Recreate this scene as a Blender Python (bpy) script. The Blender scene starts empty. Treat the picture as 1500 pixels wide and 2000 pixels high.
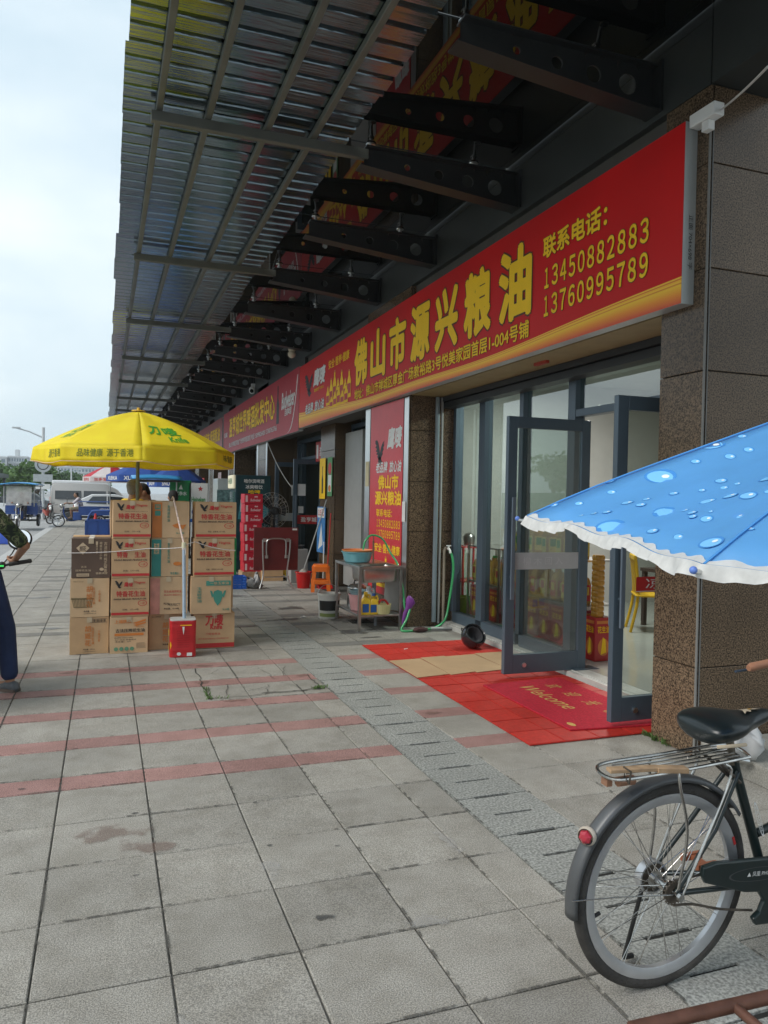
import bpy, bmesh, math, random
from mathutils import Vector, Matrix, Quaternion
random.seed(7)
S = bpy.context.scene
COL = S.collection
R = math.radians
# ---------------------------------------------------------------- camera
CAMR = [[0.9387720569578435, -0.3440284695496784, 0.01874665875417447],
        [0.010921757839199152, -0.02466887169429242, -0.9996360147448833],
        [0.3443657071789254, 0.9386351042384025, -0.01940105178906813]]   # right, down, forward
FPX = 1486.79
cam = bpy.data.cameras.new('camera'); cam.sensor_fit = 'HORIZONTAL'; cam.sensor_width = 36
cam.lens = FPX / 1500 * 36; cam.clip_start = 0.05; cam.clip_end = 3000
co = bpy.data.objects.new('camera', cam); COL.objects.link(co)
CR_, CD_, CF_ = [Vector(v) for v in CAMR]
m = Matrix.Identity(4)
for i in range(3):
    m[i][0] = CR_[i]; m[i][1] = -CD_[i]; m[i][2] = -CF_[i]
m[2][3] = 1.6
co.matrix_world = m
S.camera = co
# ---------------------------------------------------------------- sky, sun, exposure
SUN_EL, SUN_AZ = 43, 258     # degrees; azimuth measured clockwise from +Y
W = bpy.data.worlds.new('World'); S.world = W; W.use_nodes = True
nt = W.node_tree; nt.nodes.clear()
def N(t, **k):
    n = nt.nodes.new(t)
    for a, b in k.items(): setattr(n, a, b)
    return n
out = N('ShaderNodeOutputWorld'); bg = N('ShaderNodeBackground')
sky = N('ShaderNodeTexSky', sky_type='NISHITA', sun_disc=False)
sky.sun_elevation = R(SUN_EL); sky.sun_rotation = R(SUN_AZ); sky.air_density = 1.6; sky.dust_density = 3.0; sky.ozone_density = 1.0
tc = N('ShaderNodeTexCoord'); mp = N('ShaderNodeMapping'); mp.inputs['Scale'].default_value = (1, 1, 2.2)
n1 = N('ShaderNodeTexNoise'); n1.inputs['Scale'].default_value = 2.1; n1.inputs['Detail'].default_value = 5; n1.inputs['Roughness'].default_value = .5
rp = N('ShaderNodeValToRGB')
rp.color_ramp.elements[0].position = .33; rp.color_ramp.elements[0].color = (4.7, 6.0, 6.9, 1)
rp.color_ramp.elements[1].position = .66; rp.color_ramp.elements[1].color = (7.7, 8.4, 8.7, 1)
mx = N('ShaderNodeMix', data_type='RGBA'); mx.inputs[0].default_value = .88
L = nt.links.new
L(tc.outputs['Generated'], mp.inputs[0]); L(mp.outputs[0], n1.inputs['Vector']); L(n1.outputs['Fac'], rp.inputs[0])
L(sky.outputs[0], mx.inputs[6]); L(rp.outputs[0], mx.inputs[7]); L(mx.outputs[2], bg.inputs[0]); L(bg.outputs[0], out.inputs[0])
bg.inputs[1].default_value = .081
sl = bpy.data.lights.new('sun', 'SUN'); sl.energy = 1.4; sl.angle = R(32); sl.color = (1, .96, .9)
so = bpy.data.objects.new('sun', sl); COL.objects.link(so)
az, el = R(SUN_AZ), R(SUN_EL)
sd = Vector((math.sin(az) * math.cos(el), math.cos(az) * math.cos(el), math.sin(el)))
so.rotation_euler = sd.to_track_quat('Z', 'Y').to_euler(); so.location = sd * 30
S.view_settings.view_transform = 'Standard'; S.view_settings.look = 'None'
S.view_settings.exposure = 0.8; S.view_settings.gamma = 1.0
S.render.engine = 'CYCLES'
S.cycles.max_bounces = 7; S.cycles.volume_bounces = 0; S.cycles.transparent_max_bounces = 12; S.cycles.sample_clamp_indirect = 6
S.cycles.use_denoising = True
# ---------------------------------------------------------------- helpers
V = Vector
def srgb(r, g, b):
    f = lambda c: (c / 255 / 12.92) if c / 255 <= .04045 else ((c / 255 + .055) / 1.055) ** 2.4
    return (f(r), f(g), f(b))
MATS = {}
def M(name, col, rough=.6, metal=0, var=.08, vs=6, bump=0, bs=80, spec=.5, coat=0, emit=0, trans=0, alpha=1, spk=None, spks=300, wob=False, rnd=0, translucent=0, ior=1.45):
    if name in MATS: return MATS[name]
    mt = bpy.data.materials.new(name); mt.use_nodes = True; t = mt.node_tree; b = t.nodes['Principled BSDF']
    def n(k, **a):
        x = t.nodes.new(k)
        for q, w in a.items(): setattr(x, q, w)
        return x
    l = t.links.new
    tcn = n('ShaderNodeTexCoord'); src = tcn.outputs['Object']
    if wob:
        g = n('ShaderNodeNewGeometry'); src = g.outputs['Position']
    c = col
    b.inputs['Roughness'].default_value = rough; b.inputs['Metallic'].default_value = metal
    b.inputs['Specular IOR Level'].default_value = spec; b.inputs['Coat Weight'].default_value = coat; b.inputs['IOR'].default_value = ior
    b.inputs['Base Color'].default_value = (*c, 1)
    last = None
    if var:
        nz = n('ShaderNodeTexNoise'); nz.inputs['Scale'].default_value = vs; nz.inputs['Detail'].default_value = 6; l(src, nz.inputs['Vector'])
        cr = n('ShaderNodeValToRGB'); e = cr.color_ramp.elements
        e[0].position = .28; e[1].position = .72
        e[0].color = (*[x * (1 - var) for x in c], 1); e[1].color = (*[min(1, x * (1 + var)) for x in c], 1)
        l(nz.outputs['Fac'], cr.inputs[0]); last = cr.outputs[0]
    if spk:      # fine aggregate speckle: list of (color, position)
        sp = n('ShaderNodeTexNoise'); sp.inputs['Scale'].default_value = spks; sp.inputs['Detail'].default_value = 2.5; l(src, sp.inputs['Vector'])
        sr = n('ShaderNodeValToRGB'); e = sr.color_ramp.elements
        e[0].position = .36; e[0].color = (*spk[0], 1); e[1].position = .64; e[1].color = (*spk[1], 1)
        l(sp.outputs['Fac'], sr.inputs[0])
        mm = n('ShaderNodeMix', data_type='RGBA', blend_type='MULTIPLY'); mm.inputs[0].default_value = 1
        if last: l(last, mm.inputs[6])
        else: mm.inputs[6].default_value = (*c, 1)
        l(sr.outputs[0], mm.inputs[7]); last = mm.outputs[2]
    if rnd:
        oi = n('ShaderNodeObjectInfo'); mr = n('ShaderNodeMapRange'); mr.inputs[3].default_value = 1 - rnd; mr.inputs[4].default_value = 1 + rnd
        l(oi.outputs['Random'], mr.inputs[0]); mm = n('ShaderNodeMix', data_type='RGBA', blend_type='MULTIPLY'); mm.inputs[0].default_value = 1
        if last: l(last, mm.inputs[6])
        else: mm.inputs[6].default_value = (*c, 1)
        l(mr.outputs[0], mm.inputs[7]); last = mm.outputs[2]
    if last: l(last, b.inputs['Base Color'])
    if bump:
        bn = n('ShaderNodeTexNoise'); bn.inputs['Scale'].default_value = bs; bn.inputs['Detail'].default_value = 4; l(src, bn.inputs['Vector'])
        bp = n('ShaderNodeBump'); bp.inputs['Strength'].default_value = bump; bp.inputs['Distance'].default_value = .01
        l(bn.outputs['Fac'], bp.inputs['Height']); l(bp.outputs[0], b.inputs['Normal'])
    if emit:
        b.inputs['Emission Color'].default_value = (*c, 1); b.inputs['Emission Strength'].default_value = emit
    if trans: b.inputs['Transmission Weight'].default_value = trans
    if alpha < 1: b.inputs['Alpha'].default_value = alpha
    if translucent:
        tr = n('ShaderNodeBsdfTranslucent'); ms = n('ShaderNodeMixShader'); ms.inputs[0].default_value = translucent
        if last: l(last, tr.inputs[0])
        else: tr.inputs[0].default_value = (*c, 1)
        l(b.outputs[0], ms.inputs[1]); l(tr.outputs[0], ms.inputs[2]); l(ms.outputs[0], t.nodes['Material Output'].inputs[0])
    mt['nodes'] = 1
    MATS[name] = mt
    return mt
def pane(name, tint=(.75, .82, .8), ior=1.7, ref=(1, 1, 1), clear=1.0):
    """thin window glass: see-through with a Fresnel mirror"""
    if name in MATS: return MATS[name]
    mt = bpy.data.materials.new(name); mt.use_nodes = True; t = mt.node_tree; t.nodes.clear()
    o = t.nodes.new('ShaderNodeOutputMaterial'); ms = t.nodes.new('ShaderNodeMixShader'); fr = t.nodes.new('ShaderNodeFresnel'); fr.inputs[0].default_value = ior
    tr = t.nodes.new('ShaderNodeBsdfTransparent'); tr.inputs[0].default_value = (*tint, 1)
    gl = t.nodes.new('ShaderNodeBsdfGlossy'); gl.inputs['Roughness'].default_value = .004; gl.inputs[0].default_value = (*ref, 1)
    l = t.links.new
    geo = t.nodes.new('ShaderNodeTexCoord'); nz = t.nodes.new('ShaderNodeTexNoise'); nz.inputs['Scale'].default_value = .9; bp = t.nodes.new('ShaderNodeBump'); bp.inputs['Strength'].default_value = .02
    l(geo.outputs['Object'], nz.inputs['Vector']); l(nz.outputs['Fac'], bp.inputs['Height']); l(bp.outputs[0], gl.inputs['Normal'])
    gq = t.nodes.new('ShaderNodeNewGeometry'); bk_ = t.nodes.new('ShaderNodeMath'); bk_.operation = 'SUBTRACT'; bk_.inputs[0].default_value = 1; l(gq.outputs['Backfacing'], bk_.inputs[1]); fm = t.nodes.new('ShaderNodeMath'); fm.operation = 'MULTIPLY'; l(fr.outputs[0], fm.inputs[0]); l(bk_.outputs[0], fm.inputs[1]); l(fm.outputs[0], ms.inputs[0]); l(tr.outputs[0], ms.inputs[1]); l(gl.outputs[0], ms.inputs[2]); l(ms.outputs[0], o.inputs[0])
    MATS[name] = mt
    return mt
def tag(o, label=None, cat=None, group=None, kind=None):
    if label: o['label'] = label
    if cat: o['category'] = cat
    if group: o['group'] = group
    if kind: o['kind'] = kind
    return o
def empty(name, loc=(0, 0, 0), rz=0, label=None, cat=None, group=None, kind=None, parent=None):
    o = bpy.data.objects.new(name, None); COL.objects.link(o); o.location = loc; o.rotation_euler = (0, 0, rz); o.empty_display_size = .1
    if parent: o.parent = parent
    return tag(o, label, cat, group, kind)
class MB:
    def __init__(s): s.v = []; s.f = []; s.m = []
    def add(s, vs, fs, mi=0):
        b = len(s.v); s.v += [tuple(x) for x in vs]; s.f += [tuple(i + b for i in q) for q in fs]; s.m += [mi] * len(fs); return s
    def bx(s, x0, x1, y0, y1, z0, z1, mi=0):
        return s.add([(x0, y0, z0), (x1, y0, z0), (x1, y1, z0), (x0, y1, z0), (x0, y0, z1), (x1, y0, z1), (x1, y1, z1), (x0, y1, z1)],
                     [(0, 3, 2, 1), (4, 5, 6, 7), (0, 1, 5, 4), (1, 2, 6, 5), (2, 3, 7, 6), (3, 0, 4, 7)], mi)
    def beam(s, p, q, w, h, up=(0, 0, 1), mi=0):
        p, q = V(p), V(q); d = (q - p).normalized(); u = V(up); a = d.cross(u)
        if a.length < 1e-5: a = d.cross(V((1, 0, 0)))
        a.normalize(); b = a.cross(d); vs = []
        for c in (p, q):
            for i, j in ((-1, -1), (1, -1), (1, 1), (-1, 1)): vs.append(c + a * i * w / 2 + b * j * h / 2)
        return s.add(vs, [(0, 1, 2, 3), (7, 6, 5, 4), (0, 4, 5, 1), (1, 5, 6, 2), (2, 6, 7, 3), (3, 7, 4, 0)], mi)
    def tube(s, pts, r, n=10, mi=0, closed=False, caps=True):
        pts = [V(p) for p in pts]; k = len(pts); rs = r if isinstance(r, (list, tuple)) else [r] * k
        tang = []
        for i in range(k):
            a = pts[i - 1] if (i > 0 or closed) else pts[i]; b = pts[(i + 1) % k] if (i < k - 1 or closed) else pts[i]
            tang.append((b - a).normalized())
        ref = V((0, 0, 1)) if abs(tang[0].z) < .9 else V((1, 0, 0))
        nn = (ref - tang[0] * ref.dot(tang[0])).normalized(); vs = []
        for i in range(k):
            t = tang[i]; nn = nn - t * nn.dot(t)
            nn = nn.normalized() if nn.length > 1e-6 else t.orthogonal().normalized()
            b = t.cross(nn)
            for j in range(n):
                a = 2 * math.pi * j / n; vs.append(pts[i] + (nn * math.cos(a) + b * math.sin(a)) * rs[i])
        fs = []
        for i in range(k if closed else k - 1):
            i2 = (i + 1) % k
            for j in range(n):
                j2 = (j + 1) % n; fs.append((i * n + j, i2 * n + j, i2 * n + j2, i * n + j2)[::-1])
        if caps and not closed:
            fs.append(tuple(range(n))); fs.append(tuple(range((k - 1) * n, k * n))[::-1])
        return s.add(vs, fs, mi)
    def cyl(s, p, q, r, r2=None, n=14, mi=0): return s.tube([p, q], [r, r if r2 is None else r2], n, mi)
    def lathe(s, prof, n=20, o=(0, 0, 0), axis=(0, 0, 1), mi=0, a0=0, a1=2 * math.pi):
        ax = V(axis).normalized(); e1 = ax.orthogonal().normalized(); e2 = ax.cross(e1); o = V(o); vs = []; full = abs(a1 - a0 - 2 * math.pi) < 1e-6
        kk = n if full else n + 1
        for (r, z) in prof:
            for j in range(kk):
                a = a0 + (a1 - a0) * j / n; vs.append(o + ax * z + (e1 * math.cos(a) + e2 * math.sin(a)) * r)
        fs = []
        for i in range(len(prof) - 1):
            for j in range(n):
                j2 = (j + 1) % kk; fs.append((i * kk + j, i * kk + j2, (i + 1) * kk + j2, (i + 1) * kk + j))
        return s.add(vs, fs, mi)
    def prism(s, poly, fn, a, b, mi=0):
        """poly: 2D outline; fn(u,v,w)->xyz; extruded from w=a to b"""
        n = len(poly); vs = [fn(u, v, a) for u, v in poly] + [fn(u, v, b) for u, v in poly]
        fs = [tuple(range(n))[::-1], tuple(range(n, 2 * n))] + [(i, (i + 1) % n, n + (i + 1) % n, n + i) for i in range(n)]
        return s.add(vs, fs, mi)
    def grid(s, fn, nu, nv, mi=0):
        vs = [fn(i / nu, j / nv) for i in range(nu + 1) for j in range(nv + 1)]
        fs = [(i * (nv + 1) + j, (i + 1) * (nv + 1) + j, (i + 1) * (nv + 1) + j + 1, i * (nv + 1) + j + 1) for i in range(nu) for j in range(nv)]
        return s.add(vs, fs, mi)
    def ball(s, c, r, n=12, mi=0, rot=None):
        if not isinstance(r, (tuple, list)): r = (r, r, r)
        c = V(c); vs = []; k = n // 2
        for i in range(k + 1):
            th = math.pi * i / k
            for j in range(n):
                ph = 2 * math.pi * j / n
                p = V((r[0] * math.sin(th) * math.cos(ph), r[1] * math.sin(th) * math.sin(ph), r[2] * math.cos(th)))
                if rot: p = rot @ p
                vs.append(c + p)
        fs = [(i * n + j, (i + 1) * n + j, (i + 1) * n + (j + 1) % n, i * n + (j + 1) % n) for i in range(k) for j in range(n)]
        return s.add(vs, fs, mi)
    def mesh(s, name, smooth=False, clean=False):
        me = bpy.data.meshes.new(name); me.from_pydata(s.v, [], s.f)
        if any(s.m): me.polygons.foreach_set('material_index', s.m)
        if clean:
            bm = bmesh.new(); bm.from_mesh(me); bmesh.ops.remove_doubles(bm, verts=bm.verts, dist=1e-5); bmesh.ops.recalc_face_normals(bm, faces=bm.faces); bm.to_mesh(me); bm.free()
        me.validate()
        if smooth:
            me.polygons.foreach_set('use_smooth', [True] * len(me.polygons)); me.set_sharp_from_angle(angle=R(40 if smooth is True else smooth))
        me.update(); return me
    def build(s, name, mat, parent=None, smooth=False, bevel=0, label=None, cat=None, group=None, kind=None, loc=None, clean=False, solid=0, sub=0, segs=2):
        me = s.mesh(name, smooth, clean or bevel > 0)
        return put(name, me, mat, parent, bevel, label, cat, group, kind, loc, solid, sub, segs)
def put(name, me, mat, parent=None, bevel=0, label=None, cat=None, group=None, kind=None, loc=None, solid=0, sub=0, segs=2):
    o = bpy.data.objects.new(name, me); COL.objects.link(o)
    if not me.materials:
        for q in (mat if isinstance(mat, (list, tuple)) else [mat]): me.materials.append(q)
    if parent: o.parent = parent
    if loc: o.location = loc
    if solid:
        md = o.modifiers.new('s', 'SOLIDIFY'); md.thickness = solid; md.offset = 0
    if bevel:
        md = o.modifiers.new('b', 'BEVEL'); md.width = bevel; md.segments = segs; md.limit_method = 'ANGLE'; md.angle_limit = R(40)
    if sub:
        md = o.modifiers.new('u', 'SUBSURF'); md.levels = sub; md.render_levels = sub
    return tag(o, label, cat, group, kind)
def copy_tree(o, parent=None, loc=None, rz=None):
    c = o.copy(); COL.objects.link(c); c.parent = parent
    if loc: c.location = loc
    if rz is not None: c.rotation_euler = (0, 0, rz)
    for ch in list(o.children): copy_tree(ch, c)
    return c
# ---- lettering (built-in font with its CJK fallback), flat meshes fitted to a box on a surface
_tc = {}
def glyphs(body, bold=0.0, shear=0):
    k = (body, bold, shear)
    if k in _tc: return _tc[k]
    c = bpy.data.curves.new('t', 'FONT'); c.body = body; c.offset = bold; c.shear = shear; c.resolution_u = 3
    o = bpy.data.objects.new('t', c); me = bpy.data.meshes.new_from_object(o)
    vs = [(v.co.x, v.co.y) for v in me.vertices]; fs = [tuple(p.vertices) for p in me.polygons]
    bpy.data.objects.remove(o); bpy.data.curves.remove(c); bpy.data.meshes.remove(me)
    if not vs: vs = [(0, 0), (1, 0), (1, 1)]; fs = [(0, 1, 2)]
    # the box always comes from the unemboldened glyphs so that outlines stay concentric
    _tc[k] = (vs, fs); return _tc[k]
def frame(o, u, v):
    o, u, v = V(o), V(u).normalized(), V(v).normalized(); n = u.cross(v)
    return lambda a, b, c=0: o + u * a + v * b + n * c
def txt(mb, fn, body, u0, v0, u1, v1, off=.002, bold=.012, shear=0, mi=0, outline=0):
    """regular glyphs fitted to a box; heavier strokes come from small shifts, each a hair deeper so no faces coincide"""
    vs, fs = glyphs(body, 0.0, shear)
    x0 = min(p[0] for p in vs); x1 = max(p[0] for p in vs); y0 = min(p[1] for p in vs); y1 = max(p[1] for p in vs)
    sx = (u1 - u0) / max(x1 - x0, 1e-6); sy = (v1 - v0) / max(y1 - y0, 1e-6)
    b = bold + outline; sh = [(0, 0)]
    if b > .01: sh += [(b * math.cos(math.pi * k / 4), b * math.sin(math.pi * k / 4)) for k in range(8)]
    for k, (dx, dy) in enumerate(sh):
        mb.add([fn(u0 + (x + dx - x0) * sx, v0 + (y + dy - y0) * sy, off - k * .00012) for x, y in vs], fs, mi)
    return mb
def rect(mb, fn, u0, v0, u1, v1, off=.0015, mi=0): return mb.add([fn(u0, v0, off), fn(u1, v0, off), fn(u1, v1, off), fn(u0, v1, off)], [(0, 1, 2, 3)], mi)
def ring(mb, fn, cu, cv, ru, rv, w=.8, n=28, off=.002, mi=0):
    vs = [fn(cu + ru * k * math.cos(2 * math.pi * i / n), cv + rv * k * math.sin(2 * math.pi * i / n), off) for k in (1, w) for i in range(n)]
    return mb.add(vs, [(i, (i + 1) % n, n + (i + 1) % n, n + i) for i in range(n)], mi)
def poly(mb, fn, pts, off=.002, mi=0): return mb.add([fn(u, v, off) for u, v in pts], [tuple(range(len(pts)))], mi)
def disc(mb, fn, cu, cv, ru, rv, n=24, off=.002, mi=0): return poly(mb, fn, [(cu + ru * math.cos(2 * math.pi * i / n), cv + rv * math.sin(2 * math.pi * i / n)) for i in range(n)], off, mi)
def eagle(mb, fn, u, v, w, h, off=.002, mi=0):
    """the spread-wing bird mark, u,v = lower left"""
    for P in ([(.0, .98), (.2, 1.0), (.36, .86), (.5, .6), (.56, .4), (.5, .22), (.38, .26), (.24, .36), (.33, .42), (.12, .46), (.25, .53), (.05, .58), (.2, .66), (.0, .72), (.15, .8), (.0, .86)],
              [(.48, .3), (.54, .5), (.66, .72), (.82, .86), (1.0, .92), (.92, .8), (1.0, .78), (.86, .66), (.95, .62), (.78, .5), (.86, .46), (.7, .34), (.64, .22)],
              [(.4, .34), (.62, .34), (.72, .2), (.86, .12), (.74, .08), (.64, .0), (.5, .03), (.42, .14), (.34, .16)]):
        poly(mb, fn, [(u + a * w, v + b * h) for a, b in P], off, mi)
    return mb
FS = lambda y0, z0, x: frame((x, y0, z0), (0, -1, 0), (0, 0, 1))     # a surface facing -X, u runs toward the camera
FF = lambda x0, z0, y: frame((x0, y, z0), (1, 0, 0), (0, 0, 1))       # a surface facing -Y
CAMC = V((0, 0, 1.6))
def ray(px, py): return CR_ * ((px - 750) / FPX) + CD_ * ((py - 1000) / FPX) + CF_
def at(px, py, axis, val):
    """the point of a photo pixel's sight line on the plane axis = val (0 x, 1 y, 2 z)"""
    r = ray(px, py); return CAMC + r * ((val - CAMC[axis]) / r[axis])
# ================================================================ ground, road, pavement
def paving(name, col, rnd=.1, rust=True):
    """rough aggregate concrete slab: speckle, blotches and scuffs in world position, each slab its own shade"""
    mt = M(name, col, rough=.82, var=.13, vs=1.7, spk=((.62, .62, .62), (1.32, 1.31, 1.28)), spks=190, bump=.35, bs=230, wob=True, rnd=rnd, spec=.35)
    t = mt.node_tree; b = t.nodes['Principled BSDF']; l = t.links.new
    old = b.inputs['Base Color'].links[0].from_socket
    g = t.nodes.new('ShaderNodeNewGeometry')
    nz = t.nodes.new('ShaderNodeTexNoise'); nz.inputs['Scale'].default_value = 5.5; nz.inputs['Detail'].default_value = 8; nz.inputs['Roughness'].default_value = .65; l(g.outputs['Position'], nz.inputs['Vector'])
    cr = t.nodes.new('ShaderNodeValToRGB'); e = cr.color_ramp.elements; e[0].position = .36; e[0].color = (.84, .83, .81, 1); e[1].position = .58; e[1].color = (1, 1, 1, 1)
    l(nz.outputs['Fac'], cr.inputs[0]); mm = t.nodes.new('ShaderNodeMix'); mm.data_type = 'RGBA'; mm.blend_type = 'MULTIPLY'; mm.inputs[0].default_value = 1
    l(old, mm.inputs[6]); l(cr.outputs[0], mm.inputs[7]); l(mm.outputs[2], b.inputs['Base Color'])
    return mt
m_slab = paving('slab_concrete', (.318, .304, .277)); m_pink = paving('slab_pink', (.345, .205, .19)); m_dark = paving('slab_dark', (.2, .195, .185))
m_gran = M('drain_granite', (.275, .28, .265), rough=.8, var=.1, vs=3, spk=((.6, .6, .6), (1.35, 1.35, 1.33)), spks=85, bump=.12, bs=150, wob=True, rnd=.06)
m_joint = M('joint_dirt', (.1, .096, .085), rough=.95, var=.35, vs=25, wob=True)
m_asph = M('asphalt', (.3, .3, .295), rough=.9, var=.12, vs=.4, spk=((.8, .8, .8), (1.15, 1.15, 1.15)), spks=60, bump=.2, bs=90, wob=True)
m_kerb = M('kerb_stone', (.42, .42, .41), rough=.8, var=.1, vs=4, bump=.2, wob=True)
MB().bx(-1500, 1500, -1200, 2200, -.6, -.14).build('ground', m_asph, kind='structure')
MB().bx(-2.08, 12, -6, 62, -.3, -.009).build('pavement', m_joint, kind='structure')
PAV = bpy.data.objects['pavement']
kerb = MB()
for i in range(56):
    y = -5 + i * 1.2; kerb.bx(-2.38, -2.085, y, y + 1.192, -.2, -.004)
kerb.build('kerb', m_kerb, kind='structure', bevel=.012)
_sl = {}
def slab_mesh(w, h, mat, th=.05, ch=.004):
    k = (round(w, 3), round(h, 3), mat.name)
    if k in _sl: return _sl[k]
    a, b = w / 2 - .0032, h / 2 - .0032; c = ch
    mb = MB().add([(-a, -b, -th), (a, -b, -th), (a, b, -th), (-a, b, -th), (-a, -b, -c), (a, -b, -c), (a, b, -c), (-a, b, -c), (-a + c, -b + c, 0), (a - c, -b + c, 0), (a - c, b - c, 0), (-a + c, b - c, 0)],
                  [(0, 1, 5, 4), (1, 2, 6, 5), (2, 3, 7, 6), (3, 0, 4, 7), (4, 5, 9, 8), (5, 6, 10, 9), (6, 7, 11, 10), (7, 4, 8, 11), (8, 9, 10, 11)])
    me = mb.mesh('slab'); me.materials.append(mat); _sl[k] = me; return me
cols = [-.21 + .437 * k for k in range(-4, 5)]; cols[0] = -2.08 + .0; cols = cols + [1.765]
colsR = [2.2, 2.64, 3.08, 3.52]
rows = []
y = 1.24
for yy in (1.24, 1.69, 2.135, 2.58, 3.025, 3.475, 3.925): rows.append((yy, 'g'))
for k in range(5): rows.append((4.375 + .683 * k, 'p')); rows.append((4.582 + .683 * k, 'g'))
ends = [r[0] for r in rows[1:]] + [7.79]
rs = random.Random(3)
for (ya, kd), yb in zip(rows, ends):
    for (xa, xb, side) in [(cols[i], cols[i + 1], 0) for i in range(len(cols) - 1)] + [(colsR[i], colsR[i + 1], 1) for i in range(3)]:
        mt = m_pink if kd == 'p' else m_slab
        o = put('slab', slab_mesh(xb - xa, yb - ya, mt), mt, PAV, loc=((xa + xb) / 2, (ya + yb) / 2, rs.uniform(-.0018, .0012)))
        o.rotation_euler = (rs.uniform(-.003, .003), rs.uniform(-.003, .003), rs.uniform(-.002, .002))
# drain strip: granite covers with open slots
def drain_mesh():
    mb = MB(); L0 = .456; a = .214
    # two bars with a slot between and half slots at the ends
    for (p, q) in ((.014, .219), (.237, .442)):
        mb.bx(-a, a, p - L0 / 2, q - L0 / 2, -.05, 0)
    mb.bx(-a, -.11, .219 - L0 / 2, .237 - L0 / 2, -.05, -.0005); mb.bx(.105, a, .219 - L0 / 2, .237 - L0 / 2, -.05, -.0005)
    mb.bx(-a, -.11, .004 - L0 / 2, .014 - L0 / 2, -.05, -.0005); mb.bx(.105, a, .004 - L0 / 2, .014 - L0 / 2, -.05, -.0005)
    mb.bx(-a, -.11, .442 - L0 / 2, .452 - L0 / 2, -.05, -.0005); mb.bx(.105, a, .442 - L0 / 2, .452 - L0 / 2, -.05, -.0005)
    me = mb.mesh('drain_cover'); me.materials.append(m_gran); return me
MB().add([(1.772, -3, -.0085), (2.195, -3, -.0085), (2.195, 23, -.0085), (1.772, 23, -.0085)], [(0, 1, 2, 3)]).build('slot_shade_sheet', M('slot_shade_dark', (.02, .02, .018), rough=.9), PAV)  # flat near-black sheet just below the slots; paints the shade of a deep drain
dm = drain_mesh()
for k in range(-6, 40):
    put('drain_cover', dm, m_gran, PAV, loc=(1.983, 4.076 + .228 + .456 * k, rs.uniform(-.002, .001)))
# everything beyond the near rows: same slabs, too many to name one by one
far = MB(); y = 7.79; k = 0
while y < 61:
    for kd, h in (('d', .207), ('g', .476)):
        for xa, xb in [(cols[i], cols[i + 1]) for i in range(len(cols) - 1)] + [(colsR[i], colsR[i + 1]) for i in range(3)]:
            z = rs.uniform(-.002, .001); far.bx(xa + .004, xb - .004, y + .004, y + h - .004, -.05, z, mi=1 if (kd == 'd' and rs.random() < (.75 if xa > 1 else .3)) else 0)
        y += h
y = .79
while y > -4:
    for xa, xb in [(cols[i], cols[i + 1]) for i in range(len(cols) - 1)] + [(colsR[i], colsR[i + 1]) for i in range(3)]: far.bx(xa + .004, xb - .004, y + .004, y + .446, -.05, 0)
    y -= .45
far.build('paving_field', [m_slab, m_dark], PAV, kind='stuff')
# raised concrete plinth right of the near pillar
m_conc = M('concrete', (.3, .29, .26), rough=.85, var=.16, vs=5, spk=((.8, .8, .8), (1.15, 1.15, 1.15)), spks=120, bump=.3, bs=90, wob=True)
MB().bx(3.535, 9, -5, 3.78, -.1, .105).build('plinth', m_conc, kind='structure', bevel=.012)
MB().bx(3.525, 3.97, 4.2, 8.7, -.1, .0).build('threshold_strip', m_conc, kind='structure')
MB().bx(3.975, 12, 4.2, 9.72, -.1, .05).bx(4.02, 4.16, 4.2, 8.7, .05, .058).build('doorstep', M('doorstep_stone', (.5, .5, .47), rough=.5, var=.12, vs=6, wob=True), kind='structure')
# stains, wet patches, cracks: flat marks on the slabs
def stain_mat(name, col, dens=.75, rough=.6, sc=7):
    mt = bpy.data.materials.new(name); mt.use_nodes = True; t = mt.node_tree; b = t.nodes['Principled BSDF']; l = t.links.new
    b.inputs['Base Color'].default_value = (*col, 1); b.inputs['Roughness'].default_value = rough
    tc = t.nodes.new('ShaderNodeTexCoord'); gr = t.nodes.new('ShaderNodeTexGradient'); gr.gradient_type = 'SPHERICAL'; nz = t.nodes.new('ShaderNodeTexNoise'); nz.inputs['Scale'].default_value = sc; nz.inputs['Detail'].default_value = 6
    g = t.nodes.new('ShaderNodeNewGeometry'); l(g.outputs['Position'], nz.inputs['Vector']); l(tc.outputs['Object'], gr.inputs[0])
    ad = t.nodes.new('ShaderNodeMath'); ad.operation = 'MULTIPLY_ADD'; ad.inputs[1].default_value = .52; ad.inputs[2].default_value = 0
    l(gr.outputs[1], ad.inputs[0]); sm = t.nodes.new('ShaderNodeMath'); sm.operation = 'ADD'; l(ad.outputs[0], sm.inputs[0]); l(nz.outputs['Fac'], sm.inputs[1])
    mr = t.nodes.new('ShaderNodeMapRange'); mr.interpolation_type = 'SMOOTHSTEP'; mr.inputs[1].default_value = .7; mr.inputs[2].default_value = .86; mr.inputs[4].default_value = dens; l(sm.outputs[0], mr.inputs[0]); l(mr.outputs[0], b.inputs['Alpha'])
    return mt
ms_wet = stain_mat('wet_patch', (.11, .105, .1), .6, .35, 5); ms_rust = stain_mat('brown_stain', (.2, .12, .095), .36, .8, 9); ms_gum = stain_mat('dark_spot', (.06, .06, .06), .7, .7, 20); ms_pale = stain_mat('pale_patch', (.45, .44, .42), .35, .9, 16)
zst = [.0045]
def stain(x, y, rx, ry, mt, name='stain', z=None):
    me = MB().grid(lambda u, v: (2 * u - 1, 2 * v - 1, 0), 1, 1).mesh('stain'); zst[0] += .00003
    o = put(name, me, mt, PAV, loc=(x, y, z or zst[0])); o.scale = (rx, ry, 1); return o
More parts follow.
